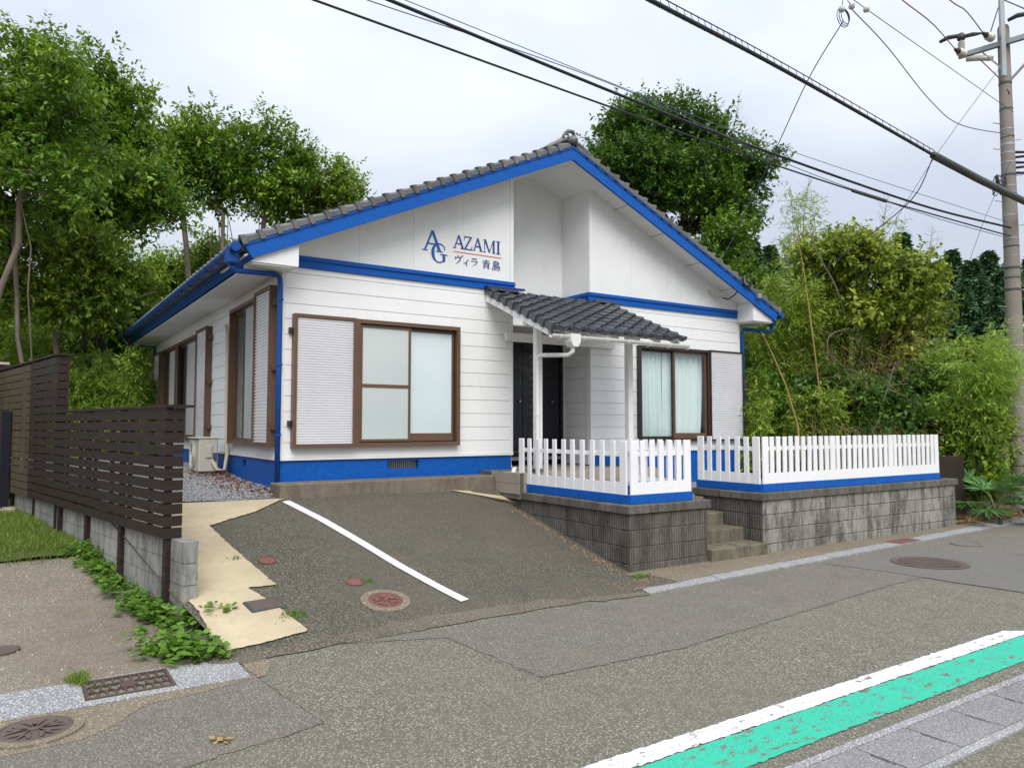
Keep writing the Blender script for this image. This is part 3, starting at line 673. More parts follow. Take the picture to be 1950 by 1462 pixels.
# walls: backing with each siding course a board of its own
def wall(rect, holes, fn, top_fn=None, courses=True, mat='siding_white'):
    """rect (a0, a1, z0, z1); fn(a, depth, z) -> xyz, depth 0 = outer face, negative = outwards"""
    mb = MB()
    for a0, a1, z0, z1 in subtract((rect[0] + .012, rect[1] - .012, rect[2], rect[3]), holes):
        vs = [fn(a, d, z) for d in (0.018, 0.13) for a, z in ((a0, z0), (a1, z0), (a1, z1), (a0, z1))]
        mb.add(vs, [(0, 1, 2, 3), (7, 6, 5, 4), (0, 4, 5, 1), (1, 5, 6, 2), (2, 6, 7, 3), (3, 7, 4, 0)])
    wo = mb.build('wall', 'panel_white', H)
    z = rect[2]; ph = 0.2085; i = 0
    while z < rect[3] - .01:
        z2 = min(z + ph, rect[3])
        for a0, a1, b0, b1 in subtract((rect[0] + .05, rect[1] - .05, z, z2), holes):
            g = .0006; lip = .0035
            vs = [fn(a0, .0175, b0 + g), fn(a1, .0175, b0 + g), fn(a1, .0175, b1 - g), fn(a0, .0175, b1 - g),
                  fn(a0, 0.0, b0 + g + lip), fn(a1, 0.0, b0 + g + lip), fn(a1, .003, b1 - g - lip), fn(a0, .003, b1 - g - lip)]
            MB().add(vs, [(3, 2, 1, 0), (4, 5, 6, 7), (0, 1, 5, 4), (1, 2, 6, 5), (2, 3, 7, 6), (3, 0, 4, 7)]).build('siding_board', mat, wo)
        z = z2
    for a in (rect[0], rect[1] - .05):           # corner trims
        vs = [fn(p, d, q) for d in (-.006, .10) for p, q in ((a, rect[2]), (a + .05, rect[2]), (a + .05, rect[3]), (a, rect[3]))]
        MB().add(vs, [(0, 1, 2, 3), (7, 6, 5, 4), (0, 4, 5, 1), (1, 5, 6, 2), (2, 6, 7, 3), (3, 7, 4, 0)]).build('corner_trim', 'white_paint', wo)
    vs = [fn(p, d, q) for d in (-.014, .10) for p, q in ((rect[0] - .012, rect[2] - .03), (rect[1] + .002, rect[2] - .03), (rect[1] + .002, rect[2] + .001), (rect[0] - .012, rect[2] + .001))]
    MB().add(vs, [(0, 1, 2, 3), (7, 6, 5, 4), (0, 4, 5, 1), (1, 5, 6, 2), (2, 6, 7, 3), (3, 7, 4, 0)]).build('drip_flashing', 'white_paint', wo)
    return wo
BAND = 3.905
wall((0.0, REC0, SB, BAND), [(1.02, 2.69, 1.47, 3.245)], lambda a, d, z: (a, d, z))
wall((REC1, HW, SB, BAND), [(6.41, 8.21, 1.48, 3.19)], lambda a, d, z: (a, d, z))
wall((.135, HD, SB, 3.83), [(.95, 2.50, 1.49, 3.60), (5.1, 9.4, 1.49, 3.5)], lambda a, d, z: (d, a, z))
wall((.052, RD, SB - .2, BAND), [], lambda a, d, z: (REC1 - .001 + min(d, .048), a, z))      # recess side facing left
wall((.052, RD, SB - .2, BAND), [], lambda a, d, z: (REC0 + .001 - min(d, .048), a, z))
wall((0.13, HD, SB, 3.83), [], lambda a, d, z: (HW - d, a, z))
MB().box(0.05, HW - .05, HD - .1, HD, SB, 4.0).build('wall', 'panel_white', H)
MB().box(0.05, HW - .05, .5, HD - .1, 1.30, 1.33).build('floor', 'interior', H)
MB().box(0.14, HW - .14, 1.6, 1.66, 1.33, 3.8).build('partition', 'interior', H)
MB().box(1.5, 1.56, 1.66, HD - .2, 1.33, 3.8).build('partition', 'interior', H)
MB().box(0.14, REC0 - .14, .14, 1.6, 3.80, 3.84).build('ceiling', 'interior', H)
MB().box(REC1 + .14, HW - .14, .14, 1.6, 3.80, 3.84).build('ceiling', 'interior', H)

# blue band
def band(a, b, fn):
    for (z0, z1, d, nm) in ((3.905, 4.005, .030, 'band_board'), (4.005, 4.03, .052, 'band_moulding'), (4.03, 4.062, .040, 'band_moulding')):
        vs = [fn(p, q, z) for q in (-d, .05) for p, z in ((a, z0), (b, z0), (b, z1), (a, z1))]
        MB().add(vs, [(0, 1, 2, 3), (7, 6, 5, 4), (0, 4, 5, 1), (1, 5, 6, 2), (2, 6, 7, 3), (3, 7, 4, 0)]).build(nm, 'blue_x', H)
band(0.08, REC0 + .02, lambda a, d, z: (a, d, z)); band(REC1 - .03, 9.10, lambda a, d, z: (a, d, z))
band(REC0 + .03, REC1 - .05, lambda a, d, z: (a, RD + d, z)); band(.02, RD - .05, lambda a, d, z: (REC1 + d, a, z))
# gable panels
def gable_panel(a0, a1, fn, under=.165, mat='panel_white'):
    xs_ = [a0, a1] if not (a0 < RX < a1) else [a0, RX, a1]
    poly = [(a0, 4.055), (a1, 4.055)] + [(x, roof_z(x) - under) for x in reversed(xs_)]
    mb = MB(); mb.prism(poly, fn, -.012, .06); return mb.build('gable_panel', mat, H)
fy = lambda a, b, d: (a, d, b)
for a0, a1 in ((.06, 1.09), (1.09, 1.94), (1.94, 2.80), (2.80, REC0 - .06)): gable_panel(a0, a1 - .003, fy)
MB().prism([(REC0 - .06, 4.06), (REC0 + .004, 4.06), (REC0 + .004, roof_z(REC0) - .17), (REC0 - .06, roof_z(REC0) - .17)], fy, -.018, .06).build('corner_trim', 'white_paint', H)
for a0, a1 in ((REC1 + .05, 6.29), (6.29, 7.16), (7.16, 8.05), (8.05, 9.1)): gable_panel(a0, a1 - .003, fy)
MB().prism([(REC1 - .004, 4.06), (REC1 + .05, 4.06), (REC1 + .05, roof_z(REC1) - .17), (REC1 - .004, roof_z(REC1) - .17)], fy, -.018, .06).build('corner_trim', 'white_paint', H)
fb = lambda a, b, d: (a, RD + d, b)
for a0, a1 in ((REC0 - .1, 4.28), (4.28, REC1 + .1)): gable_panel(a0, a1 - .003, fb)
for xx, nm in ((REC1 + .0, 1), (REC0 - .0, -1)):
    vs = [(xx - nm * .010, .0, 4.055), (xx - nm * .010, RD - .02, 4.055), (xx - nm * .010, RD - .02, roof_z(xx) - .165), (xx - nm * .010, .0, roof_z(xx) - .165)]
    vs += [(x + nm * .06, y, z) for x, y, z in vs]
    MB().add(vs, [(0, 1, 2, 3), (7, 6, 5, 4), (0, 4, 5, 1), (1, 5, 6, 2), (2, 6, 7, 3), (3, 7, 4, 0)]).build('gable_panel', 'panel_white', H)

# roof body
RF = thing('roof', '', '', (RX, 0, 4.0)); del RF['label'], RF['category']; RF.parent = H; RF.location = Vector((RX, 0, 4.0)) - H.location
EX0, EX1 = -.62, 9.82; Y0, Y1 = -OV, HD + .45
for s, ex in ((-1, EX0), (1, EX1)):
    poly = [(ex, roof_z(ex) - .02), (RX, RZ - .02), (RX, RZ - .10), (ex, roof_z(ex) - .10)]
    mb = MB(); mb.prism(poly, lambda a, b, d: (a, d, b), Y0 + .02, Y1 - .02); mb.build('roof_deck', 'vent_dark', RF)
    poly = [(ex + s * -.02, roof_z(ex) - .135), (RX, RZ - .145), (RX, RZ - .165), (ex + s * -.02, roof_z(ex) - .155)]
    yy = [Y0 + .025, Y0 + .9]
    mb = MB(); mb.prism(poly, lambda a, b, d: (a, d, b), Y0 + .025, RD + .1); mb.build('gable_soffit', 'soffit_white', RF)
    # bargeboard in two lengths
    for t0, t1 in ((0, .46), (.4605, 1)):
        x0 = ex + (RX - ex) * t0; x1 = ex + (RX - ex) * t1
        e0 = .11 if t0 == 0 else 0                  # raked lower end
        poly = [(x0 - s * 0, roof_z(x0) - .02), (x1, roof_z(x1) - .02), (x1, roof_z(x1) - .225), (x0 - s * e0, roof_z(x0 - s * e0) - .225)]
        mb = MB(); mb.prism(poly, lambda a, b, d: (a, d, b), Y0 - .025, Y0 + .02); mb.build('bargeboard', 'blue_x', RF)
        poly = [(x0, roof_z(x0) + .000), (x1, roof_z(x1) + .000), (x1, roof_z(x1) - .045), (x0, roof_z(x0) - .045)]
        mb = MB(); mb.prism(poly, lambda a, b, d: (a, d, b), Y0 - .036, Y0 + .02); mb.build('verge_strip', 'blue_gutter', RF)
    # side eave: soffit, fascia, end box
    sx0, sx1 = sorted((ex - s * .13, (0.0 if s < 0 else HW)))
    MB().box(sx0, sx1, Y0 + .05, Y1 - .05, 3.80, 3.82).build('eave_soffit', 'soffit_white', RF)
    fx0, fx1 = sorted((ex - s * .0, ex + s * .025))
    e_ = -s * .115; zf_ = roof_z(ex + e_) - .235
    MB().prism([(ex + s * .004, roof_z(ex) - .03), (ex + e_ + s * .004, zf_), (ex + e_ - s * .03, zf_), (ex - s * .03, roof_z(ex) - .03)], lambda a, b, d: (a, d, b), Y0 + .021, Y1).build('fascia', 'blue_x', RF)
    bx_ = sorted((ex - s * .12, (0.09 if s < 0 else HW - .09)))
    xa, xb = bx_
    poly = [(xa, 3.822), (xb, 3.822), (xb, roof_z(xb) - .17), (xa, roof_z(xa) - .17)]
    mb = MB(); mb.prism(poly, lambda a, b, d: (a, d, b), Y0 + .03, .03); mb.build('eave_box', 'white_paint', RF)
# joints in the gable soffit
for x in (5.9, 6.75, 7.7, 8.6, 3.2, 2.2):
    z = roof_z(x) - .166; MB().box(x - .003, x + .003, Y0 + .03, -.012, z - .004, z + .002).build('soffit_joint', 'vent_dark', RF)

# roof tiles
def tile_mesh(name, mat, length=.275, width=.27, edge=False, eave=False):
    prof = [(0, .014), (.025, .044), (.055, .052), (.085, .032), (.13, .006), (.19, -.004), (.245, .006), (.27, .022)]
    prof = [(a * width / .27, b) for a, b in prof]; mb = MB(); n = len(prof); vs = []
    for u, lift in ((0, .0), (length * .5, .014), (length, .036)):
        for a, b in prof: vs.append((u, a, b + lift))
    for a, b in prof: vs.append((length - .004, a, b + .036 - .032))
    fs = [(r * n + i, (r + 1) * n + i, (r + 1) * n + i + 1, r * n + i + 1) for r in range(3) for i in range(n - 1)]
    mb.add(vs, fs)
    if edge:    # side flap that hangs over the verge
        mb.add([(0, -.012, .016), (length, -.012, .045), (length, -.012, -.032), (0, -.012, -.032), (0, .01, .016), (length, .01, .05), (length, .01, -.032), (0, .01, -.032)],
               [(0, 1, 2, 3), (7, 6, 5, 4), (0, 4, 5, 1), (1, 5, 6, 2), (3, 2, 6, 7), (0, 3, 7, 4)])
        mb.add([(length - .055, -.030, .062), (length + .004, -.030, .074), (length + .004, -.030, -.052), (length - .055, -.030, -.052), (length - .055, .02, .068), (length + .004, .02, .080), (length + .004, .02, -.048), (length - .055, .02, -.048)],
               [(0, 1, 2, 3), (7, 6, 5, 4), (0, 4, 5, 1), (1, 5, 6, 2), (3, 2, 6, 7), (0, 3, 7, 4)])
    if eave:    # rounded pendant end
        mb.lathe([(.036, -.012), (.036, .008), (.026, .016), (.008, .018)], (length + .002, .05, .040), 12, (1, 0, 0))
        mb.add([(length - .004, a, b + .036) for a, b in prof] + [(length + .004, a, b + .036 - .040 - .03 * math.sin(math.pi * a / width)) for a, b in prof],
               [(i, n + i, n + i + 1, i + 1) for i in range(n - 1)])
    return mb.mesh(name, mat)
ROW = .2345; ang = math.atan(SLP); NR = 24; TW = .262
tm_edge = tile_mesh('verge_tile', 'tile_grey', edge=True); tm_eave = tile_mesh('eave_tile', 'tile_grey', eave=True); tm = tile_mesh('roof_tile', 'tile_grey')
def slope_frame(s):
    """matrix columns for a slope: u runs down the slope, v along the ridge, n up"""
    u = Vector((s * math.cos(ang), 0, -math.sin(ang))); n_ = Vector((s * math.sin(ang), 0, math.cos(ang)))
    return u, n_
def put_tile(name, mesh, u, vdir, n_, org, parent):
    M = Matrix((u, vdir, n_)).transposed()
    o = bpy.data.objects.new(name, mesh); COL.objects.link(o); o.parent = parent
    M4 = M.to_4x4(); M4.translation = org - origin(parent); o.matrix_local = M4; return o
tv = np.array([v_.co[:] for v_ in tm.vertices]); tf = [tuple(p.vertices) for p in tm.polygons]
NC = int((Y1 - Y0) / TW)
for s in (-1, 1):
    u, n_ = slope_frame(s); vd = Vector((0, 1, 0)); big = MB()
    for r in range(NR):
        org = Vector((RX, Y0 - .03, RZ + .005)) + u * (.06 + r * ROW) + n_ * .026
        jit = Vector((0, 0, rnd.uniform(-.003, .003)))
        put_tile('verge_tile', tm_edge, u, vd, n_, org + jit, RF)
        for c in range(1, NC + 1):
            o2 = org + vd * (c * TW - .005)
            if r == NR - 1: put_tile('eave_tile', tm_eave, u, vd, n_, o2, RF); continue
            k = len(big.v)
            M = np.array(Matrix((u, vd, n_)).transposed()); w_ = tv @ M.T + np.array(o2) + np.array([0, 0, rnd.uniform(-.003, .003)])
            big.v += [tuple(p) for p in w_]; big.f += [tuple(i + k for i in f) for f in tf]
    o = big.build('roof_tiles', 'tile_grey', RF, smooth=True); o['kind'] = 'stuff'
# ridge with round caps and end ornament
mb = MB().prism([(RX - .11, RZ + .03), (RX + .11, RZ + .03), (RX + .09, RZ + .13), (RX - .09, RZ + .13)], lambda a, b, d: (a, d, b), Y0 + .25, Y1 - .1)
mb.build('ridge_course', 'tile_grey', RF)
for k in range(37):
    y = Y0 + .22 + k * .29
    MB().tube([(RX, y, RZ + .155), (RX, y + .285, RZ + .155)], [.083, .078], 12).build('ridge_cap', 'tile_grey', RF, True)
orn = MB().bbox(RX - .13, RX + .13, Y0 + .10, Y0 + .24, RZ + .0, RZ + .20, .04).build('ridge_ornament', 'tile_grey', RF)
def curl(c, r0, turns, a0, sgn, thick, d=0):
    return [(c[0] + sgn * (r0 * (1 - .75 * t)) * math.cos(a0 + turns * 6.283 * t), Y0 + .08 + d - .05 * t, c[1] + (r0 * (1 - .75 * t)) * math.sin(a0 + turns * 6.283 * t)) for t in np.linspace(0, 1, 16)]
for sgn in (-1, 1):
    MB().tube(curl((RX + sgn * .07, RZ + .17), .065, .9, -.6, sgn, .03), list(np.linspace(.028, .013, 16)), 8).build('ornament_scroll', 'tile_grey', orn, True)
    MB().tube([(RX + sgn * .06, Y0 + .1, RZ + .12), (RX + sgn * .18, Y0 + .06, RZ + .08), (RX + sgn * .30, Y0 + .04, RZ + .0), (RX + sgn * .44, Y0 + .04, RZ - .075), (RX + sgn * .52, Y0 + .05, RZ - .115)], [.04, .045, .038, .03, .015], 8).build('ornament_fin', 'tile_grey', orn, True)
MB().tube([(RX - .10, Y0 + .1, RZ + .22), (RX - .04, Y0 + .06, RZ + .27), (RX + .05, Y0 + .05, RZ + .272), (RX + .11, Y0 + .08, RZ + .22)], [.02, .034, .036, .024], 8).build('ornament_crest', 'tile_grey', orn, True)
MB().lathe([(.02, -.085), (.06, -.06), (.082, -.01), (.082, .03), (.06, .2)], (RX + .005, Y0 - .02, RZ + .09), 18, (0, 1, 0)).build('ornament_boss', 'tile_grey', orn, True)

# gutters
def half_gutter(name, p0, p1, r, mat, parent, side=None):
    p0, p1 = Vector(p0), Vector(p1); t = (p1 - p0).normalized(); sdv = t.cross(Vector((0, 0, 1))).normalized(); vs = []
    n = 9
    for p in (p0, p1):
        for rr in (r, r - .006):
            for k in range(n):
                a = math.pi * k / (n - 1); vs.append(p + sdv * rr * math.cos(a) - Vector((0, 0, 1)) * rr * math.sin(a))
    fs = []
    for k in range(n - 1):
        fs += [(k, k + 1, 2 * n + k + 1, 2 * n + k), (n + k + 1, n + k, 3 * n + k, 3 * n + k + 1), (k + 1, k, n + k, n + k + 1), (2 * n + k, 2 * n + k + 1, 3 * n + k + 1, 3 * n + k)]
    fs += [(0, 2 * n, 3 * n, n), (n - 1, 2 * n - 1, 4 * n - 1, 3 * n - 1)]
    return MB().add(vs, fs).build(name, mat, parent, False)
for s, ex in ((-1, EX0), (1, EX1)):
    gx = ex + s * .10; gz = roof_z(ex) - .055
    g = half_gutter('gutter', (gx, Y0 - .04, gz), (gx, Y1 + .03, gz), .068, 'blue_gutter', RF)
    for yy in (Y0 - .04, Y1 + .02):
        MB().lathe([(.066, 0), (.066, .008)], (gx, yy, gz - .004), 16, (0, 1, 0)).build('gutter_end', 'blue_gutter', g)
    for k in range(18):
        y = Y0 + .25 + k * .62; pts = [(gx + .071 * math.cos(a), y, gz - .071 * math.sin(a)) for a in np.linspace(0, math.pi, 9)]
        MB().tube(pts, .007, 5).build('gutter_bracket', 'blue_gutter', g)
gx = EX0 - .10; gz = roof_z(EX0) - .055
MB().bbox(gx - .075, gx + .075, -.40, -.22, gz - .20, gz + .03, .02).build('gutter_hopper', 'blue_gutter', RF)
MB().tube([(gx, -.31, gz - .18), (gx, -.31, gz - .24), (gx + .05, -.30, gz - .27), (-.10, -.07, 3.76), (-.045, -.05, 3.73), (-.035, -.045, 3.66), (-.035, -.045, 2.5), (-.035, -.045, .98)],
          .036, 12).build('downpipe', 'blue_gutter', H, True)
for z in (3.42, 2.55, 1.62):
    MB().lathe([(.046, 0), (.046, .03)], (-.035, -.045, z), 14).build('pipe_clip', 'blue_gutter', H)
gx2 = EX1 + .10; gz2 = roof_z(EX1) - .055
MB().bbox(gx2 - .07, gx2 + .07, -.30, -.14, gz2 - .18, gz2 + .02, .02).build('gutter_hopper', 'blue_gutter', RF)
MB().tube([(gx2, -.22, gz2 - .17), (gx2, -.22, gz2 - .27), (gx2 - .06, -.2, gz2 - .31), (HW + .10, -.05, 3.70), (HW + .05, -.03, 3.66), (HW + .05, -.03, 3.5), (HW + .05, -.03, .8)], .036, 12).build('downpipe', 'blue_gutter', H, True)
gz3 = gz
MB().tube([(gx, HD - .1, gz3 - .06), (gx, HD - .1, gz3 - .22), (gx + .08, HD - .1, gz3 - .27), (-.06, HD - .05, 3.74), (-.05, HD - .05, 1.0)], .036, 10).build('downpipe', 'blue_gutter', H, True)

# ---- windows
def frame_rect(parent, name, mat, fn, a0, a1, z0, z1, w_, d0, d1, sides='lrtb'):
    """four members of a frame; fn(a, depth, z)"""
    ob = []
    spec = {'l': (a0, a0 + w_, z0, z1), 'r': (a1 - w_, a1, z0, z1), 't': (a0 + w_, a1 - w_, z1 - w_, z1), 'b': (a0 + w_, a1 - w_, z0, z0 + w_)}
    for k in sides:
        p0, p1, q0, q1 = spec[k]; vs = [fn(p, d, q) for d in (d0, d1) for p, q in ((p0, q0), (p1, q0), (p1, q1), (p0, q1))]
        ob.append(MB().add(vs, [(0, 1, 2, 3), (7, 6, 5, 4), (0, 4, 5, 1), (1, 5, 6, 2), (2, 6, 7, 3), (3, 7, 4, 0)]).build(name, mat, parent))
    return ob
def slabq(name, mat, parent, fn, a0, a1, z0, z1, d0, d1):
    vs = [fn(p, d, q) for d in (d0, d1) for p, q in ((a0, z0), (a1, z0), (a1, z1), (a0, z1))]
    return MB().add(vs, [(0, 1, 2, 3), (7, 6, 5, 4), (0, 4, 5, 1), (1, 5, 6, 2), (2, 6, 7, 3), (3, 7, 4, 0)]).build(name, mat, parent)
def louvre(parent, fn, a0, a1, z0, z1, d, pitch=.0345):
    """pleated shutter sheet"""
    mb = MB(); n = int((z1 - z0) / pitch); prof = []
    for i in range(n):
        z = z0 + i * (z1 - z0) / n; h = (z1 - z0) / n
        prof += [(z, d + .020), (z + h * .25, d), (z + h * .70, d - .002), (z + h * .80, d + .020)]
    prof.append((z1, d + .020)); vs = [fn(a, q, z) for z, q in prof for a in (a0, a1)]
    mb.add(vs, [(2 * i, 2 * i + 1, 2 * i + 3, 2 * i + 2) for i in range(len(prof) - 1)])
    return mb.build('louvre_sheet', 'louvre_white', parent)
def sub_empty(name, parent, loc):
    e = bpy.data.objects.new(name, None); COL.objects.link(e); e.parent = parent; e.location = Vector(loc) - origin(parent); e.empty_display_size = .1; return e
fF = lambda a, d, z: (a, d, z)
fS = lambda a, d, z: (d, a, z)
# front window left
W = sub_empty('window', H, (1.4, 0, 1.46))
frame_rect(W, 'shutter_frame', 'brown_frame', fF, .145, 1.03, 1.455, 3.26, .045, -.115, .015)
slabq('shutter_back', 'brown_frame', W, fF, .18, 1.0, 1.49, 3.22, -.06, -.04)
louvre(W, fF, .19, .985, 1.50, 3.215, -.095)
for z in (1.75, 3.0): slabq('shutter_bracket', 'dark_bronze', W, fF, .095, .145, z, z + .07, -.06, .0)
frame_rect(W, 'window_frame', 'brown_frame', fF, 1.032, 2.70, 1.46, 3.255, .055, -.095, .10)
frame_rect(W, 'inner_track', 'dark_bronze', fF, 1.087, 2.645, 1.515, 3.20, .02, -.02, .09)
frame_rect(W, 'sash', 'brown_frame', fF, 1.10, 1.885, 1.53, 3.185, .035, -.062, -.035)
slabq('sash_rail', 'brown_frame', W, fF, 1.135, 1.85, 2.30, 2.345, -.060, -.037)
slabq('pane', 'screened', W, fF, 1.135, 1.85, 1.565, 3.15, -.050, -.046)
frame_rect(W, 'sash', 'brown_frame', fF, 1.85, 2.635, 1.53, 3.185, .042, -.02, .012, 'lrt')
slabq('sash_rail', 'brown_frame', W, fF, 1.892, 2.593, 1.53, 1.645, -.02, .012)
slabq('pane', 'frosted', W, fF, 1.89, 2.595, 1.645, 3.145, -.006, -.002)
# front window right
W = sub_empty('window', H, (7.8, 0, 1.47))
frame_rect(W, 'window_frame', 'dark_bronze', fF, 6.40, 8.225, 1.465, 3.205, .05, -.085, .10)
frame_rect(W, 'sash', 'dark_bronze', fF, 6.455, 7.33, 1.52, 3.15, .04, .0, .03)
frame_rect(W, 'sash', 'brown_frame', fF, 7.29, 8.17, 1.52, 3.15, .04, -.04, -.01)
slabq('sash_rail', 'brown_frame', W, fF, 7.33, 8.13, 1.56, 1.62, -.038, -.012)
slabq('pane', 'glass', W, fF, 6.495, 7.29, 1.56, 3.11, .014, .016)
slabq('pane', 'glass', W, fF, 7.33, 8.13, 1.62, 3.11, -.026, -.024)
def curtain(parent, fn, a0, a1, z0, z1, d, seed, lean=0.0):
    r_ = random.Random(seed); n = 90; rows = 14; vs = []; ph = [r_.uniform(0, 6.28) for _ in range(4)]
    for j in range(rows + 1):
        q = j / rows
        for i in range(n + 1):
            t = i / n; a = a0 + (a1 - a0) * t + lean * q * q * (t)
            dd = d + (.026 + .016 * q) * math.sin(t * 46 + ph[0] + 1.3 * math.sin(t * 7 + ph[1])) + .012 * q * math.sin(t * 23 + ph[2])
            vs.append(fn(a, dd, z1 + (z0 - z1) * q))
    m_ = n + 1
    return MB().add(vs, [(j * m_ + i, (j + 1) * m_ + i, (j + 1) * m_ + i + 1, j * m_ + i + 1) for j in range(rows) for i in range(n)]).build('curtain', 'curtain', parent, True)
curtain(W, fF, 6.47, 7.12, 1.56, 3.16, .10, 1, .03); curtain(W, fF, 7.11, 8.26, 1.56, 3.16, .105, 2, -.10)
frame_rect(W, 'shutter_frame', 'dark_bronze', fF, 8.227, 9.19, 1.465, 3.215, .03, -.10, .012)
louvre(W, fF, 8.255, 9.165, 1.49, 3.19, -.085, .0345)
slabq('shutter_back', 'louvre_white', W, fF, 8.255, 9.165, 1.49, 3.19, -.05, -.03)
# side windows
W = sub_empty('window', H, (0, 1.4, 1.47))
frame_rect(W, 'shutter_frame', 'brown_frame', fS, .17, 1.0, 1.475, 3.66, .05, -.11, .01)
slabq('shutter_back', 'brown_frame', W, fS, .21, .97, 1.50, 3.62, -.05, -.03)
louvre(W, fS, .215, .955, 1.51, 3.615, -.09, .044)
for z in (1.70, 2.5, 3.38): slabq('shutter_bracket', 'brown_frame', W, fS, .10, .17, z, z + .08, -.075, .0)
frame_rect(W, 'window_frame', 'brown_frame', fS, 1.0, 2.56, 1.475, 3.615, .055, -.09, .12)
frame_rect(W, 'sash', 'brown_frame', fS, 1.06, 1.72, 1.53, 3.56, .035, -.055, -.025)
slabq('pane', 'grey_panel', W, fS, 1.095, 1.685, 1.565, 3.525, -.045, -.040)
frame_rect(W, 'sash', 'brown_frame', fS, 1.60, 2.50, 1.53, 3.56, .04, -.01, .02)
slabq('pane', 'glass', W, fS, 1.64, 2.46, 1.57, 3.52, .004, .007)
curtain(W, fS, 1.62, 2.1, 1.56, 3.55, .09, 5)
W = sub_empty('window', H, (0, 7, 1.47))
frame_rect(W, 'shutter_frame', 'brown_frame', fS, 4.20, 5.15, 1.475, 3.55, .05, -.11, .01)
louvre(W, fS, 4.245, 5.105, 1.51, 3.505, -.09, .044)
slabq('shutter_back', 'brown_frame', W, fS, 4.25, 5.1, 1.5, 3.51, -.05, -.03)
for z in (1.70, 2.5, 3.30): slabq('shutter_bracket', 'brown_frame', W, fS, 4.13, 4.20, z, z + .08, -.075, .0)
frame_rect(W, 'window_frame', 'brown_frame', fS, 5.15, 9.40, 1.475, 3.51, .06, -.09, .12)
for k, (a0, a1, dd) in enumerate(((5.20, 6.30, -.05), (6.25, 7.32, -.01), (7.28, 8.35, -.05), (8.30, 9.35, -.01))):
    frame_rect(W, 'sash', 'brown_frame', fS, a0, a1, 1.53, 3.45, .05, dd - .015, dd + .02)
    slabq('pane', 'grey_panel' if k in (0, 2) else 'glass', W, fS, a0 + .05, a1 - .05, 1.58, 3.40, dd, dd + .004)
slabq('mullion', 'brown_frame', W, fS, 7.15, 7.45, 1.53, 3.45, -.088, -.066)
curtain(W, fS, 5.9, 6.9, 1.56, 3.4, .09, 8)
frame_rect(W, 'shutter_frame', 'brown_frame', fS, 9.42, 10.38, 1.475, 3.51, .04, -.11, .01)
louvre(W, fS, 9.46, 10.34, 1.51, 3.47, -.09, .044)

# ---- entrance
D = sub_empty('door', H, (4.5, RD, 1.2))
MB().box(REC0 - .05, REC1 + .05, RD + .02, RD + .12, 3.32, 4.05).build('lintel_panel', 'panel_white', D)
MB().box(REC0 - .02, REC1 + .02, RD - .02, RD + .05, 3.25, 3.32).build('door_head', 'door_black', D)
MB().box(REC0 - .02, REC1 + .02, RD - .06, RD + .05, 1.16, 1.22).build('sill', 'steel', D)
for (a0, a1) in ((REC0 + .0, REC0 + .06), (REC1 - .06, REC1 - .0)):
    MB().box(a0, a1, RD - .02, RD + .05, 1.22, 3.25).build('jamb', 'door_black', D)
lf1 = MB().bbox(REC0 + .065, 4.44, RD + .0, RD + .045, 1.225, 3.245, .006).build('door_leaf', 'door_black', D)
lf2 = MB().bbox(4.45, REC1 - .065, RD + .01, RD + .05, 1.225, 3.245, .006).build('door_leaf', 'door_black', D)
for k in range(14):
    z = 1.42 + k * .128
    for a, lf, yy in ((3.90, lf1, RD), (4.05, lf1, RD), (4.60, lf2, RD + .01), (4.74, lf2, RD + .01)):
        MB().bbox(a, a + .055, yy - .006, yy + .004, z, z + .055, .003).build('glass_block', 'door_glass', lf)
for a, lf in ((4.36, lf1), (5.06, lf2)):
    MB().lathe([(.012, 0), (.022, .03), (.018, .05)], (a, RD - .0, 2.18), 10, (0, -1, 0)).build('door_knob', 'steel', lf)

# ---- porch
PX0, PX1, PY = 3.20, 5.78, -1.68
def porch_z(y): return 3.86 + (y) * .44
P = sub_empty('porch', H, (4.5, -.9, 1.0))
pa = math.atan(.44)
poly = [(0.0, porch_z(0) - .02), (PY, porch_z(PY) - .02), (PY, porch_z(PY) - .05), (0.0, porch_z(0) - .05)]
MB().prism(poly, lambda a, b, d: (d, a, b), PX0 + .03, PX1 - .03).build('porch_deck', 'white_paint', P)
for x in (PX0 + .0, PX1 - .045):
    poly = [(-.02, porch_z(-.02) - .03), (PY + .02, porch_z(PY) - .02), (PY + .02, porch_z(PY) - .105), (-.02, porch_z(-.02) - .14)]
    MB().prism(poly, lambda a, b, d: (d, a, b), x, x + .045).build('rake_board', 'white_paint', P)
for k in range(1, 6):
    x = PX0 + k * (PX1 - PX0) / 6
    poly = [(-.02, porch_z(-.02) - .05), (PY + .05, porch_z(PY) - .04), (PY + .05, porch_z(PY) - .10), (-.02, porch_z(-.02) - .12)]
    MB().prism(poly, lambda a, b, d: (d, a, b), x, x + .045).build('rafter', 'white_paint', P)
for (px_, py_) in ((3.50, -1.0), (5.30, -1.0)):
    MB().bbox(px_ - .052, px_ + .052, py_ - .052, py_ + .052, 1.12, porch_z(py_) - .20, .008).build('post', 'white_paint', P)
    MB().bbox(px_ - .07, px_ + .07, py_ - .07, py_ + .07, 1.08, 1.12, .006).build('post_base', 'ledge_stone', P)
MB().bbox(PX0 + .06, PX1 - .06, -1.05, -.95, porch_z(-1.0) - .20, porch_z(-1.0) - .065, .006).build('porch_beam', 'white_paint', P)
MB().bbox(REC0 - .18, REC1 + .5, -.09, -.02, 3.10, 3.24, .006).build('porch_beam', 'white_paint', P)
MB().box(REC0 + .02, REC1 - .02, .0, RD - .01, 3.36, 3.38).build('porch_ceiling', 'soffit_white', P)
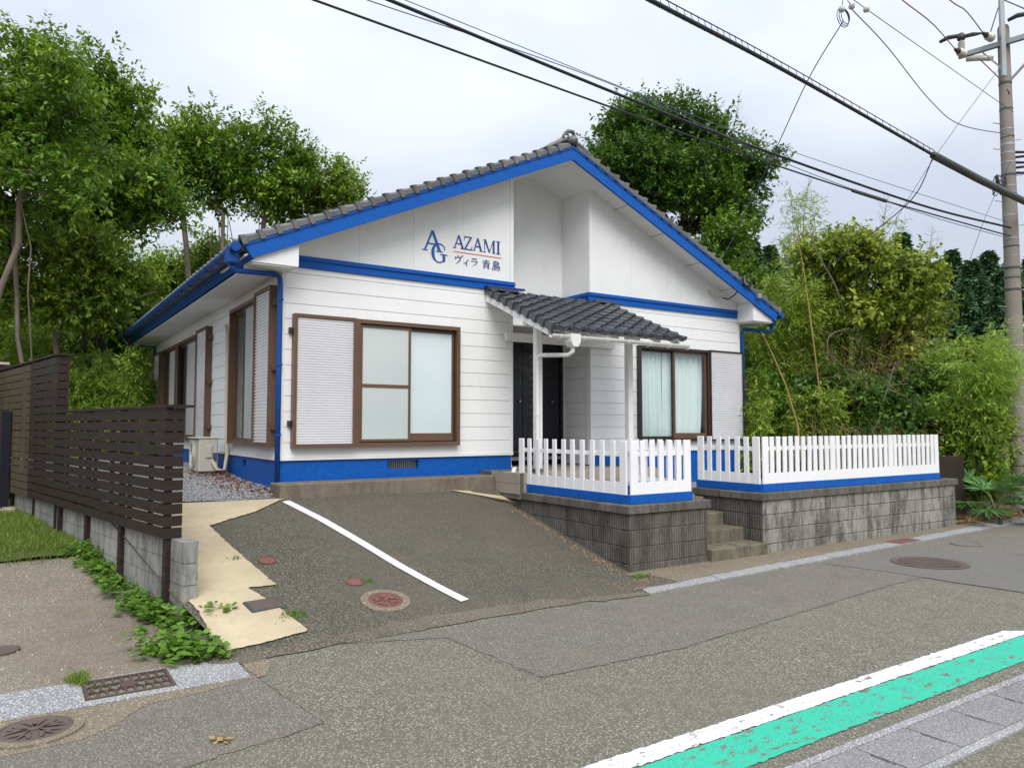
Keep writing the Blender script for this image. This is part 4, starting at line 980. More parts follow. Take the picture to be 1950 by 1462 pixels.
ptm = tile_mesh('porch_tile', 'tile_dark', .26, .262); ptmv = tile_mesh('porch_verge_tile', 'tile_dark', .26, .262, edge=True); ptme = tile_mesh('porch_eave_tile', 'tile_dark', .26, .262, eave=True)
u = Vector((0, -math.cos(pa), -math.sin(pa))); n_ = Vector((0, -math.sin(pa), math.cos(pa))); vd = Vector((1, 0, 0))
NCp = 10; TWp = (PX1 - PX0 + .02) / NCp; NRp = 9; ROWp = .212
for r in range(NRp):
    for c in range(NCp):
        org = Vector((PX0 - .01 + c * TWp, -.015, porch_z(0) - .005)) + u * (r * ROWp - .02) + n_ * (.016 + rnd.uniform(-.002, .002))
        me = ptme if r == NRp - 1 else (ptmv if c == 0 else ptm)
        put_tile('roof_tile', me, u, vd, n_, org, P)
        if r == NRp - 1 and c == 0: put_tile('roof_tile', ptmv, u, vd, n_, org + n_ * .004, P)
for k, (x0, x1) in enumerate(((PX0 - .02, REC0 + .01), (REC1 + .0, PX1 + .02))):   # flat courses under the band
    for j in range(2):
        MB().bbox(x0, x1, -.17 + j * .03, -.01, 3.872 - .0 + j * .028, 3.895 + j * .028, .006).build('flashing_tile', 'tile_dark', P)
MB().bbox(PX0 - .04, REC0 + .16, -.13, -.03, 3.925, 3.955, .006).build('blue_flashing', 'blue_gutter', P)
gyp = PY - .085; gzp = porch_z(PY) - .105
g = half_gutter('porch_gutter', (PX0 - .02, gyp, gzp), (PX1 + .06, gyp, gzp), .052, 'pvc_white', P)
for k in range(7):
    x = PX0 + .12 + k * .42
    MB().tube([(x, gyp - .055, gzp + .01), (x, gyp - .05, gzp - .05), (x, gyp, gzp - .075), (x, gyp + .05, gzp - .05), (x, gyp + .09, gzp + .02)], .006, 5).build('gutter_hook', 'pvc_white', g)
hx = 3.56
MB().prism([(hx - .085, gzp + .02), (hx + .085, gzp + .02), (hx + .085, gzp - .09), (hx + .04, gzp - .16), (hx - .04, gzp - .16), (hx - .085, gzp - .09)], lambda a, b, d: (a, d, b), gyp - .075, gyp + .075).build('gutter_hopper', 'pvc_white', P)
MB().tube([(hx, gyp, gzp - .14), (hx, gyp, gzp - .22), (hx - .03, gyp + .06, gzp - .27), (3.43, -1.17, 2.78), (3.415, -1.125, 2.74), (3.41, -1.12, 2.68), (3.41, -1.12, 1.5), (3.41, -1.12, 1.10)], .032, 12).build('porch_downpipe', 'pvc_white', P, True)
for z in (2.62, 1.9): MB().lathe([(.040, 0), (.040, .025)], (3.41, -1.12, z), 12).build('pipe_clip', 'pvc_white', P)
MB().tube([(3.20, -.80, .78), (3.20, -.80, 1.06), (3.215, -.79, 1.11), (3.26, -.76, 1.12)], .035, 10).build('drain_pipe', 'pvc_white', P, True)
# porch floor: platform and step faced with tiles
MB().box(3.125, 5.90, -1.06, RD, .70, 1.065).build('platform', 'mortar', P)
MB().box(3.30, 5.90, -1.42, -1.06, .66, .885).build('platform', 'mortar', P)
tl = MB().bbox(0, .146, 0, .012, 0, .146, .003).mesh('tile', 'tile_beige'); tt = MB().bbox(0, .146, 0, .146, 0, .012, .003).mesh('tile', 'tile_beige')
for i in range(18):
    for z in (.77, .92):
        piece('tile', tl, P, (3.20 + i * .15, -1.072, z))
    piece('tile', tl, P, (3.32 + i * .143, -1.432, .735))
    for j in range(3): piece('tile', tt, P, (3.12 + i * .15, -1.07 + j * .15, 1.066))
    for j in range(2): piece('tile', tt, P, (3.32 + i * .143, -1.43 + j * .15, .886))
for j in range(5):
    for z in (.77, .92): piece('tile', tl, P, (3.113, -.33 - j * .15 + .0, z), (0, 0, -math.pi / 2))
for j in range(12):
    for i in range(10): piece('tile', tt, P, (3.74 + i * .15, -.62 + j * .118, 1.066), None, (1, .79, 1)) if j < 12 and -.62 + j * .118 < RD - .2 else None

# security lamp and cable on the right gable
LMP = sub_empty('service_bracket', H, (8.6, -.02, 4.3))
MB().lathe([(.035, 0), (.035, .02)], (8.30, -.012, 4.36), 12, (0, -1, 0)).build('flange', 'ac_beige', LMP)
MB().tube([(8.30, -.03, 4.36), (8.34, -.10, 4.33), (8.52, -.16, 4.25)], [.022, .028, .024], 10).build('conduit', 'ac_beige', LMP, True)
MB().tube([(8.52, -.16, 4.25), (8.62, -.22, 4.22), (8.70, -.32, 4.30), (8.74, -.47, 4.50), (8.78, -.50, 4.62), (8.86, -.50, 4.55), (8.95, -.50, 4.50), (9.0, -.50, 4.62)], .014, 6).build('service_cable', 'cable_black', LMP, True)
for k in range(3):
    MB().tube([(8.76 + .13 * math.cos(a) + .08, -.50 - k * .012, 4.58 + (.11 + k * .02) * math.sin(a)) for a in np.linspace(2.6, 6.6, 18)], .008, 5).build('cable_loop', 'cable_black', LMP, True)
MB().bbox(9.12, 9.2, -.56, -.48, 4.24, 4.33, .01).build('junction_box', 'galvanised', LMP)

# ---- lettering
LT = sub_empty('lettering', H, (2.8, -.02, 4.3))
cnt = [0]
def stroke(poly, mat, parent):
    cnt[0] += 1; d = -.0145 - .00035 * (cnt[0] % 24)
    mb = MB(); mb.prism(poly, lambda a, b, q: (a, q, b), d - .001, -.0125); return mb
def glyph(name, polys, x, z, sx, sz, mat, shear=0.0):
    mb = MB()
    for p in polys:
        q = stroke([(x + a * sx + shear * b, z + b * sz) for a, b in p], mat, LT); mb.add(q.v, q.f)
    return mb.build(name, mat, LT)
def bar(x0, y0, x1, y1, w0, w1=None):
    """a stroke from (x0,y0) to (x1,y1), width w0 at start, w1 at end"""
    w1 = w0 if w1 is None else w1; d = math.hypot(x1 - x0, y1 - y0); nx, ny = -(y1 - y0) / d, (x1 - x0) / d
    return [(x0 + nx * w0 / 2, y0 + ny * w0 / 2), (x0 - nx * w0 / 2, y0 - ny * w0 / 2), (x1 - nx * w1 / 2, y1 - ny * w1 / 2), (x1 + nx * w1 / 2, y1 + ny * w1 / 2)]
def serif(x, y, w_, h=.05): return [(x - w_ / 2, y), (x + w_ / 2, y), (x + w_ / 2, y + h), (x - w_ / 2, y + h)]
def gA(th=.17, tn=.075):
    return [bar(.50, .99, .14, .03, tn * 1.2, tn), [(.43, 1.0), (.56, 1.0), (.93, .03), (.93 - th, .03)], [(.24, .32), (.72, .32), (.70, .39), (.27, .39)], serif(.14, 0, .28), serif(.84, 0, .34)]
def gZ(): return [[(.05, .93), (.95, .93), (.95, 1.0), (.05, 1.0)], [(.95, .95), (.77, .95), (.03, .05), (.21, .05)], [(.03, 0), (.98, 0), (.98, .07), (.03, .07)], [(.05, .94), (.09, .94), (.07, .72), (.03, .72)], [(.95, .06), (.91, .06), (.95, .28), (1.0, .28)]]
def gM(): return [bar(.12, .97, .12, .03, .06), [(.06, 1.0), (.24, 1.0), (.58, .02), (.47, .02)], bar(.53, .06, .84, .98, .05, .07), [(.80, .98), (.95, .98), (.95, .03), (.80, .03)], serif(.12, 0, .22), serif(.875, 0, .27), serif(.10, .95, .14), serif(.93, .95, .14)]
def gI(): return [[(.30, .03), (.70, .03), (.70, .97), (.30, .97)], serif(.5, 0, .95), serif(.5, .95, .95)]
def gG():
    ps = []; n = 26; pts = []
    for i in range(n + 1):
        a = R_(40 + 265 * i / n); w_ = .055 + .115 * max(0, math.sin((a - R_(90)) * 1.0)) if R_(90) < a < R_(270) else .055
        pts.append(((.5 + .44 * math.cos(a), .5 + .49 * math.sin(a)), (.5 + (.44 - w_) * math.cos(a), .5 + (.49 - .05 - w_ * .25) * math.sin(a))))
    for (o1, i1), (o2, i2) in zip(pts[:-1], pts[1:]): ps.append([o1, o2, i2, i1])
    return ps + [[(.70, .07), (.86, .11), (.86, .44), (.70, .44)], serif(.78, .42, .42), [(.84, .66), (.80, .66), (.78, .82), (.84, .86)]]
glyph('letter', gA(.165, .08), 2.075, 4.385, .355, .32, 'letter_blue')
glyph('letter', gG(), 2.215, 4.215, .30, .312, 'letter_blue')
zb = 4.487; hh = .207
for gpoly, x, wd in ((gA(), 2.605, .205), (gZ(), 2.80, .148), (gA(), 2.955, .185), (gM(), 3.148, .225), (gI(), 3.388, .085)):
    glyph('letter', gpoly, x, zb, wd, hh, 'letter_navy')
MB().box(2.617, 3.486, -.0185, -.0125, 4.426, 4.438).build('red_rule', 'letter_red', LT)
t_ = .05; T_ = .115
kana = [
 [bar(.42, 1.0, .50, .86, .11, .09), bar(.10, .80, .12, .52, .10, .08), [(.08, .76), (.80, .82), (.80, .74), (.08, .68)], bar(.77, .80, .66, .42, .13, .11), bar(.67, .45, .22, .02, .11, .03), bar(.82, .98, .88, .88, .08), bar(.95, 1.02, 1.0, .92, .08)],
 [bar(.92, .98, .52, .52, .10, .09), bar(.55, .56, .04, .30, .09, .02), bar(.58, .58, .58, .0, .11, .10)],
 [[(.18, .98), (.84, 1.0), (.84, .92), (.18, .90)], [(.04, .66), (.94, .70), (.94, .60), (.04, .57)], bar(.90, .66, .72, .32, .12, .10), bar(.73, .35, .26, .0, .10, .03)],
 [[(.08, .90), (.92, .90), (.92, .86), (.08, .86)], [(.14, .77), (.86, .77), (.86, .73), (.14, .73)], [(.0, .64), (1.0, .64), (1.0, .60), (.0, .60)], bar(.5, 1.0, .5, .60, .10), bar(.24, .54, .24, .0, .11), bar(.76, .54, .76, .0, .13), [(.24, .54), (.76, .54), (.76, .50), (.24, .50)], [(.24, .38), (.76, .38), (.76, .345), (.24, .345)], [(.24, .22), (.76, .22), (.76, .185), (.24, .185)]],
 [bar(.48, 1.02, .40, .90, .09), bar(.20, .90, .20, .30, .10), bar(.76, .90, .76, .60, .12), [(.20, .90), (.76, .90), (.76, .86), (.20, .86)], [(.20, .75), (.76, .75), (.76, .715), (.20, .715)], [(.20, .60), (.80, .60), (.80, .565), (.20, .565)], [(.18, .47), (.98, .47), (.98, .43), (.18, .43)], [(.18, .33), (.94, .33), (.94, .29), (.18, .29)], bar(.92, .33, .86, .02, .11, .10), bar(.88, .04, .72, .03, .06, .03), bar(.06, .24, .06, .02, .09), bar(.34, .26, .34, .06, .08), bar(.62, .24, .62, .02, .09), [(.06, .06), (.62, .06), (.62, .02), (.06, .02)]]]
for pol, x, z, wd, hg in ((kana[0], 2.633, 4.245, .145, .135), (kana[1], 2.79, 4.232, .096, .103), (kana[2], 2.918, 4.237, .138, .128), (kana[3], 3.128, 4.226, .155, .148), (kana[4], 3.315, 4.223, .152, .154)):
    glyph('letter', pol, x, z, wd, hg, 'letter_navy')

# ================================================================== OBJECTS
# ---- block retaining walls
def block_run(parent, face, a0, a1, zs, mat, bw=.40, bh=.20, th=.14, sign=-1):
    """blocks along a run; face(a, d, z) with d outwards positive; courses listed by top z"""
    n = max(1, round((a1 - a0) / bw)); w_ = (a1 - a0) / n
    for zt in zs:
        for i in range(n):
            g = .005; p0, p1 = a0 + i * w_ + g, a0 + (i + 1) * w_ - g; q0, q1 = zt - bh + g, zt - g; c = .006
            dj = rnd.uniform(-.0015, .0025)
            ring = lambda d, e: [face(p0 + e, d, q0 + e), face(p1 - e, d, q0 + e), face(p1 - e, d, q1 - e), face(p0 + e, d, q1 - e)]
            vs = ring(-.06, 0) + ring(dj - c, 0) + ring(dj, c)
            fs = [(0, 1, 5, 4), (1, 2, 6, 5), (2, 3, 7, 6), (3, 0, 4, 7), (4, 5, 9, 8), (5, 6, 10, 9), (6, 7, 11, 10), (7, 4, 8, 11), (8, 9, 10, 11)]
            MB().add(vs, fs).build('block', mat, parent)
def caps(parent, fn, a0, a1, z0, z1, d0, d1, mat, cw=.4):
    n = max(1, round((a1 - a0) / cw)); w_ = (a1 - a0) / n
    for i in range(n):
        p0, p1 = a0 + i * w_ + .002, a0 + (i + 1) * w_ - .002; c = .012
        ring = lambda z, e: [fn(p0 + (e if i == 0 else 0), d0 + e, z), fn(p1 - (e if i == n - 1 else 0), d0 + e, z), fn(p1 - (e if i == n - 1 else 0), d1 - e, z), fn(p0 + (e if i == 0 else 0), d1 - e, z)]
        vs = ring(z0, 0) + ring(z1 - c, 0) + ring(z1, c)
        MB().add(vs, [(3, 2, 1, 0), (0, 1, 5, 4), (1, 2, 6, 5), (2, 3, 7, 6), (3, 0, 4, 7), (4, 5, 9, 8), (5, 6, 10, 9), (6, 7, 11, 10), (7, 4, 8, 11), (8, 9, 10, 11)]).build('cap_stone', mat, parent)
RW = thing('retaining_wall', 'dark ribbed concrete block wall between driveway and steps', 'block wall', (3.4, -2, 0))
MB().box(3.215, 3.35, -3.20, -.85, -.2, .70).build('core', 'mortar', RW); MB().box(3.215, 4.54, -3.285, -3.15, -.2, .70).build('core', 'mortar', RW)
MB().box(4.40, 4.535, -3.15, -2.0, -.2, .70).build('core', 'mortar', RW)
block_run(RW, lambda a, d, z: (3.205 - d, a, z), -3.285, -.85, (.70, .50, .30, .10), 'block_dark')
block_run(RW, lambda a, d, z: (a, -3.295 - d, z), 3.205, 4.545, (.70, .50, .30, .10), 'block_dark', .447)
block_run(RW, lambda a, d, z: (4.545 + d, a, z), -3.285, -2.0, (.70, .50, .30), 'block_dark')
caps(RW, lambda a, d, z: (3.17 + d, a, z), -3.10, -.83, .702, .802, 0, .20, 'cap_dark')
caps(RW, lambda a, d, z: (a, -3.325 + d, z), 3.165, 4.575, .703, .805, 0, .21, 'cap_dark', .47)
caps(RW, lambda a, d, z: (4.375 + d, a, z), -3.11, -2.0, .702, .800, 0, .195, 'cap_dark')
RW2 = thing('retaining_wall', 'long weathered grey block wall with stained courses right of the steps', 'block wall', (8, -3, 0))
MB().box(5.655, 10.80, -3.285, -3.15, -.2, .73).build('core', 'mortar', RW2); MB().box(5.655, 5.79, -3.15, -2.05, -.2, .73).build('core', 'mortar', RW2)
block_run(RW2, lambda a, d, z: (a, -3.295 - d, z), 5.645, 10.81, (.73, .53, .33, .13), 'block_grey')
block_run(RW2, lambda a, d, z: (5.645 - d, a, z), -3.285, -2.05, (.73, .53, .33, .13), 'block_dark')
block_run(RW2, lambda a, d, z: (10.81 + d, a, z), -3.285, -2.9, (.73, .53, .33, .13), 'block_grey')
caps(RW2, lambda a, d, z: (a, -3.325 + d, z), 5.605, 10.85, .732, .835, 0, .21, 'cap_dark', .6)
caps(RW2, lambda a, d, z: (5.610 + d, a, z), -3.11, -2.03, .732, .830, 0, .20, 'cap_dark', .55)
# ---- steps
ST = thing('garden_steps', 'short flight of mossy concrete steps between the two block walls', 'steps', (5.1, -2.9, 0))
for (y0, y1, z0, z1, x1) in ((-3.36, -2.98, -.1, .165, 5.66), (-2.97, -2.62, -.1, .34, 5.64), (-2.61, -2.26, -.1, .515, 5.64), (-2.25, -1.4, -.1, .708, 5.64)):
    xs_ = np.linspace(4.56, x1, 4)
    for a, b in zip(xs_[:-1], xs_[1:]):
        MB().bbox(a + .001, b - .001, y0, y1, z0, z1, .010).build('step_block', 'step_stone', ST)
# ---- picket fences
pk = MB().bbox(-.041, .041, -.012, .012, 0, .66, .004).mesh('picket', 'picket_white')
pkw = MB().bbox(-.058, .058, -.014, .014, 0, .66, .004).mesh('picket', 'picket_white')
fl = MB().bbox(-.026, .026, -.008, .008, 0, .15, .003).mesh('infill_board', 'picket_white')
def picket_leg(parent, p0, p1, n, zb, wide_ends=(False, False), second=()):
    p0, p1 = Vector((*p0, 0)), Vector((*p1, 0)); d = (p1 - p0); ln = d.length; d.normalize(); rot = math.atan2(d.y, d.x); nrm = Vector((d.y, -d.x, 0))
    ps = [p0 + d * (ln * i / (n - 1)) for i in range(n)]
    for i, p in enumerate(ps):
        wide = (i == 0 and wide_ends[0]) or (i == n - 1 and wide_ends[1]) or i in second
        piece('picket', pkw if wide else pk, parent, (p.x, p.y, zb + .105 + rnd.uniform(-.003, .003)), (rnd.gauss(0, .004), rnd.gauss(0, .006), rot))
        if i < n - 1:
            q = (p + ps[i + 1]) / 2; gap = (ps[i + 1] - p).length - .082
            if gap > .012: piece('infill_board', fl, parent, (q.x, q.y, zb + .105), (0, 0, rot), ((gap + .004) / .052, 1, 1))
        b = MB().bbox(-.5, .5, -.017, .017, 0, .112, .003)
    step = ln / (n - 1); bb = MB().bbox(-step / 2 + .001, step / 2 - .001, -.017, .017, 0, .112, .003).mesh('base_board', 'blue_flat')
    for i, p in enumerate(ps): piece('base_board', bb, parent, (p.x, p.y, zb), (0, 0, rot))
    for z in (zb + .57,):
        c = (p0 + p1) / 2 - nrm * .030
        mb = MB().bbox(-ln / 2, ln / 2, -.015, .015, 0, .055, .003); piece('rail', mb.mesh('rail', 'picket_white'), parent, (c.x, c.y, z), (0, 0, rot))
    c = (p0 + p1) / 2 - nrm * .030
    piece('rail', MB().bbox(-ln / 2, ln / 2, -.013, .013, 0, .05, .003).mesh('rail', 'picket_white'), parent, (c.x, c.y, zb + .16), (0, 0, rot))
PF = thing('picket_fence', 'white picket fence with blue foot on the dark block wall beside the driveway', 'picket fence', (3.3, -2, .8))
picket_leg(PF, (3.262, -.93), (3.262, -3.13), 12, .806, (True, True))
picket_leg(PF, (3.335, -3.235), (4.25, -3.235), 7, .808, (True, True))
picket_leg(PF, (4.30, -3.16), (4.30, -2.1), 8, .805, (False, False))
PF2 = thing('picket_fence', 'long white picket fence with blue foot on the grey block wall', 'picket fence', (8, -3, .83))
picket_leg(PF2, (5.71, -2.13), (5.71, -3.15), 7, .834, (True, True))
picket_leg(PF2, (5.79, -3.235), (10.33, -3.235), 33, .838, (True, True), (11, 22))
# ---- corrugated sheet fence
CS = thing('sheet_fence', 'brown corrugated metal sheet fence at the end of the long block wall', 'fence', (11.6, -2.8, 0))
for k in range(5):
    mb = MB(); n = 8; vs = []
    for i in range(n + 1):
        for (a, b) in ((0, 0), (.55, 0), (.6, .018), (.95, .018)):
            x = 11.02 + k * .21 + (i + a) * .21 / (n + 1) * 1.0
            vs.append((x, -2.83 - b, .05)); vs.append((x, -2.83 - b, 1.19))
    m_ = len(vs) // 2; mb.add(vs, [(2 * i, 2 * i + 2, 2 * i + 3, 2 * i + 1) for i in range(m_ - 1)]); mb.build('sheet', 'corrugated_brown', CS)
for x in (11.03, 12.05): MB().bbox(x - .03, x + .03, -2.80, -2.74, .0, 1.16, .004).build('post', 'corrugated_brown', CS)
# ---- brown plank fence on the left
th = R_(99.73); FD = Vector((math.cos(th), math.sin(th), 0)); FN = Vector((FD.y, -FD.x, 0))      # FN points to the right, towards the house
FP = Vector((-1.79, -2.69, 0))
def fpt(t, off, z): p = FP + FD * t + FN * off; return (p.x, p.y, z)
def fbox(name, mat, parent, t0, t1, o0, o1, z0, z1, wob=0.0):
    w0, w1 = rnd.gauss(0, wob), rnd.gauss(0, wob); c = .004
    vs = [fpt(t0, o0, z0 + w0), fpt(t1, o0, z0 + w1), fpt(t1, o1, z0 + w1), fpt(t0, o1, z0 + w0), fpt(t0, o0, z1 + w0), fpt(t1, o0, z1 + w1), fpt(t1, o1, z1 + w1), fpt(t0, o1, z1 + w0)]
    return MB().add(vs, [(0, 3, 2, 1), (4, 5, 6, 7), (0, 1, 5, 4), (1, 2, 6, 5), (2, 3, 7, 6), (3, 0, 4, 7)]).build(name, mat, parent)
BF = thing('plank_fence', 'low dark brown horizontal plank fence standing beside the grey block wall', 'plank fence', (-2.2, -.5, 0))
PZ = .745; PH = .1065
for i in range(11):
    z0 = PZ + i * PH; z1 = z0 + .0905
    cuts_ = [0.0, 2.05, 5.25] if i % 2 else [0.0, 3.1, 5.25]
    for a, b in zip(cuts_[:-1], cuts_[1:]): fbox('plank', 'plank_brown', BF, a + .001, b - .001, -.02, .004, z0, z1, .002)
    fbox('end_plank', 'plank_brown', BF, -.022, -.001, -.02, .135, z0 + .001, z1 + .001, .0)
for t_ in np.arange(0.42, 5.2, .62):
    fbox('batten', 'plank_brown', BF, t_, t_ + .09, .006, .028, PZ + .01, PZ + 1.15)
fbox('cap_board', 'plank_brown', BF, -.06, 4.1, -.035, .21, 1.918, 1.942)
for t_ in (.04, 1.37, 2.64, 3.9):
    zb = pad_z(0, FP.y + FD.y * t_)
    fbox('post', 'plank_brown', BF, t_ - .045, t_ + .045, .006, .048, zb - .1, 1.915)
TF = thing('plank_fence', 'tall brown horizontal plank fence rising behind the low one', 'plank fence', (-2.7, 3, 0))
for i in range(18):
    z0 = PZ + i * PH; z1 = z0 + .0935
    if i < 11: fbox('plank', 'plank_brown', TF, 5.252, 5.6, -.02, .004, z0, z1, .001)
    else: fbox('plank', 'plank_brown', TF, 4.13, 5.6, -.02, .004, z0, z1, .001); fbox('end_plank', 'plank_brown', TF, 4.105, 4.128, -.02, .13, z0 + .001, z1 + .001)
    fbox('plank', 'plank_umber', TF, 5.602, 9.4, -.03, -.006, z0 - .01, z1 - .01, .002)
for t_ in (5.1, 5.9, 6.6, 7.4, 8.2, 9.0): fbox('batten', 'plank_umber', TF, t_, t_ + .09, .006, .03, PZ, PZ + 1.9)
for t_ in (4.22, 5.5, 7.0, 8.6): fbox('post', 'plank_brown', TF, t_ - .045, t_ + .045, .034, .124, .3, 2.64)
fbox('cap_board', 'plank_brown', TF, 4.08, 9.4, -.04, .18, 2.672, 2.694)
fbox('base_post', 'post_navy', TF, 6.78, 6.90, -.16, -.045, .45, 1.98)
BW = thing('block_wall', 'low pale concrete block wall under the brown plank fence', 'block wall', (-1.9, -1.5, 0))
for k in range(18):
    t0 = -.32 + k * .40; y = FP.y + FD.y * t0; g = pad_z(0, y)
    for j in range(4):
        zt = .745 - j * .19
        c0, c1 = t0 + .004, t0 + .396
        fbox('block', 'block_pale', BW, c0, c1, .050, .175, zt - .186, zt - .003)
fbox('core', 'mortar', BW, -.30, 6.86, .058, .167, -.1, .735)
# ---- garden edging and stones by the fence
ED = thing('garden_edging', 'row of grey edging blocks along the planting bed by the tall fence', 'edging', (-3, 4.4, .4))
eb = MB().bbox(-.075, .075, -.05, .05, 0, .17, .012).mesh('edging_block', 'cap_dark')
for k in range(14):
    piece('edging_block', eb, ED, (-2.86 - k * .156, 4.42 - k * .015, .42 + rnd.uniform(-.006, .006)), (0, 0, rnd.gauss(0, .03)))
SB_ = thing('stone_border', 'pale flat stones laid in front of the grey garden edging', 'stones', (-3, 3.9, .4))
for k in range(11):
    n = 7; r_ = rnd.uniform(.11, .17); cx, cy = -2.66 - (k // 2) * .27 - rnd.uniform(0, .06), 3.98 - (k % 2) * .26
    poly = [(cx + r_ * rnd.uniform(.75, 1.05) * math.cos(a), cy + .75 * r_ * rnd.uniform(.8, 1.05) * math.sin(a)) for a in np.linspace(0, 6.283, n, endpoint=False)]
    MB().prism(poly, lambda a, b, d: (a, b, d), .42, .50 + rnd.uniform(-.01, .02)).build('stone', 'stone_pale', SB_)
SH = thing('shed_roof', 'corner of a pale boarded shed roof left of the tall fence', 'shed', (-4.5, 6, 0))
pz = at(12, 690, 13.0)
MB().prism([(-7.5, 2.98), (float(pz[0]) + .05, 2.84), (float(pz[0]) + .05, 2.80), (-7.5, 2.90)], lambda a, b, d: (a, d, b), float(pz[1]) - .1, float(pz[1]) + 2.2).build('roof_board', 'stone_pale', SH)
MB().bbox(-7.5, float(pz[0]) - .25, float(pz[1]) + .1, float(pz[1]) + 2.0, .4, 2.85, .01).build('shed_wall', 'plank_umber', SH)
# ---- air conditioner
AC = thing('air_conditioner', 'beige outdoor air conditioner unit on the gravel by the side wall', 'air conditioner', (-.36, 2.9, .98))
az0 = .985
MB().bbox(-.50, -.21, 2.60, 3.36, az0 + .04, az0 + .57, .015).build('casing', 'ac_beige', AC)
MB().bbox(-.53, -.18, 2.585, 3.375, az0 + .565, az0 + .585, .008).build('lid', 'ac_beige', AC)
for y in (2.7, 3.22): MB().bbox(-.52, -.20, y - .03, y + .03, az0 - .02, az0 + .04, .004).build('foot', 'steel', AC)
fg = MB().lathe([(.215, 0), (.225, .012), (.20, .02), (.19, .008)], (-.50, 3.05, az0 + .30), 28, (-1, 0, 0)).build('fan_ring', 'ac_beige', AC)
MB().lathe([(.19, 0), (.19, .003)], (-.503, 3.05, az0 + .30), 28, (-1, 0, 0)).build('fan_opening', 'vent_dark', AC)
for k in range(5): MB().tube([(-.512, 3.05 + (.04 + .035 * k) * math.cos(a), az0 + .30 + (.04 + .035 * k) * math.sin(a)) for a in np.linspace(0, 6.283, 25)], .004, 5).build('fan_grille_ring', 'ac_beige', AC)
MB().bbox(-.40, -.30, 2.575, 2.60, az0 + .26, az0 + .46, .01).build('valve_cover', 'ac_beige', AC)
MB().bbox(-.285, -.225, 2.595, 2.601, az0 + .20, az0 + .34, .001).build('sticker', 'cable_blue', AC)
MB().tube([(-.30, 2.58, az0 + .22), (-.24, 2.50, az0 + .08), (-.12, 2.52, az0 + .06), (-.06, 2.66, az0 + .30), (-.055, 2.74, az0 + .8), (-.05, 2.80, az0 + 1.6), (-.05, 2.86, az0 + 2.3), (-.05, 2.94, az0 + 2.44), (-.03, 2.98, az0 + 2.40)], [.026, .028, .03, .03, .03, .03, .028, .028, .024], 10).build('pipe_sleeve', 'pipe_beige', AC, True)

# ---- utility pole
pb = at(1945, 985, 15.3); PXp, PYp = float(pb[0]), float(pb[1])
PO = thing('utility_pole', 'tall concrete utility pole with crossarm and insulators by the roadside', 'utility pole', (PXp, PYp, 0))
PT = 10.15
MB().lathe([(.175, -.2), (.172, 0), (.150, 4), (.128, 7.5), (.108, PT - .05), (.09, PT), (.03, PT + .015)], (PXp, PYp, 0), 20).build('shaft', 'pole_concrete', PO, True)
prad = lambda z: .172 - (.172 - .108) * z / PT
def pband(z, h=.05, mat='galvanised', e=.007): MB().lathe([(prad(z) + e, -h / 2), (prad(z) + e, h / 2)], (PXp, PYp, z), 20).build('band', mat, PO)
for z in (.95, 1.55, 2.15, 3.0, 3.75, 4.55, 4.8, 5.0, 5.25, 5.45, 5.62, 6.1, 6.55, 6.72, 6.95, 7.22, 7.42, 7.6, 7.75, 7.92, 8.35, 8.9): pband(z, rnd.choice((.015, .03, .05)), rnd.choice(('galvanised', 'galvanised', 'sleeve_grey')))
for z in (1.3, 2.6, 3.4): pband(z, .012, 'pipe_beige', .004)
ad = RT * 0.72 + FH * (-.70); ad = Vector(ad).normalized()
for k, z in enumerate((4.2, 4.55, 5.05, 5.9, 6.4, 6.95, 7.5, 7.7, 8.05)):
    s = 1 if k % 2 else -1; d_ = Vector((RT[0], RT[1], 0)) * s
    MB().tube([Vector((PXp, PYp, z)) + d_ * prad(z), Vector((PXp, PYp, z + .02)) + d_ * (prad(z) + .17)], .009, 6).build('step_bolt', 'galvanised', PO)
ctr = Vector((PXp, PYp, 9.74))
def armbox(c0, c1, hw, hz, mat, nm):
    c0, c1 = Vector(c0), Vector(c1); t_ = (c1 - c0).normalized(); sdv = t_.cross(Vector((0, 0, 1))).normalized() if abs(t_.z) < .99 else Vector((RT[0], RT[1], 0)); upv = sdv.cross(t_)
    vs = [c + sdv * a * hw + upv * b * hz for c in (c0, c1) for a, b in ((-1, -1), (1, -1), (1, 1), (-1, 1))]
    return MB().add(vs, [(0, 1, 2, 3), (7, 6, 5, 4), (0, 4, 5, 1), (1, 5, 6, 2), (2, 6, 7, 3), (3, 7, 4, 0)]).build(nm, mat, PO)
off = Vector((-FH[0], -FH[1], 0)) * .15
cA = ctr + off - ad * .92; cB = ctr + off + ad * .95
armbox(cA, cB, .045, .05, 'galvanised', 'crossarm')
vb = ctr + off * 1.2 - Vector((RT[0], RT[1], 0)) * .14
armbox(vb + Vector((0, 0, -.75)), vb + Vector((0, 0, 1.35)), .045, .03, 'galvanised', 'vertical_bar')
armbox(ctr + off + ad * .85 + Vector((0, 0, -.02)), ctr + off * .5 + Vector((0, 0, -.85)), .02, .02, 'galvanised', 'arm_brace')
armbox(vb + Vector((0, 0, -.62)), ctr + off - ad * .5 + Vector((0, 0, -.03)), .015, .015, 'galvanised', 'arm_brace')
def insulator(base, axis, mat='porcelain', sheds=6, r=.07, ln=.26):
    prof = []
    for k in range(sheds):
        h = ln * k / sheds; prof += [(r * .55, h), (r, h + ln / sheds * .35), (r * .95, h + ln / sheds * .55), (r * .55, h + ln / sheds * .7)]
    prof += [(r * .5, ln), (r * .3, ln + .05)]
    return MB().lathe(prof, base, 14, axis).build('insulator', mat, PO, True)
i1 = cA + ad * .06 + Vector((0, 0, .05)); insulator(i1, (0, 0, 1)); i3 = ctr + off + ad * .42 + Vector((0, 0, .05)); insulator(i3, (0, 0, 1), 'porcelain', 6, .075, .30)
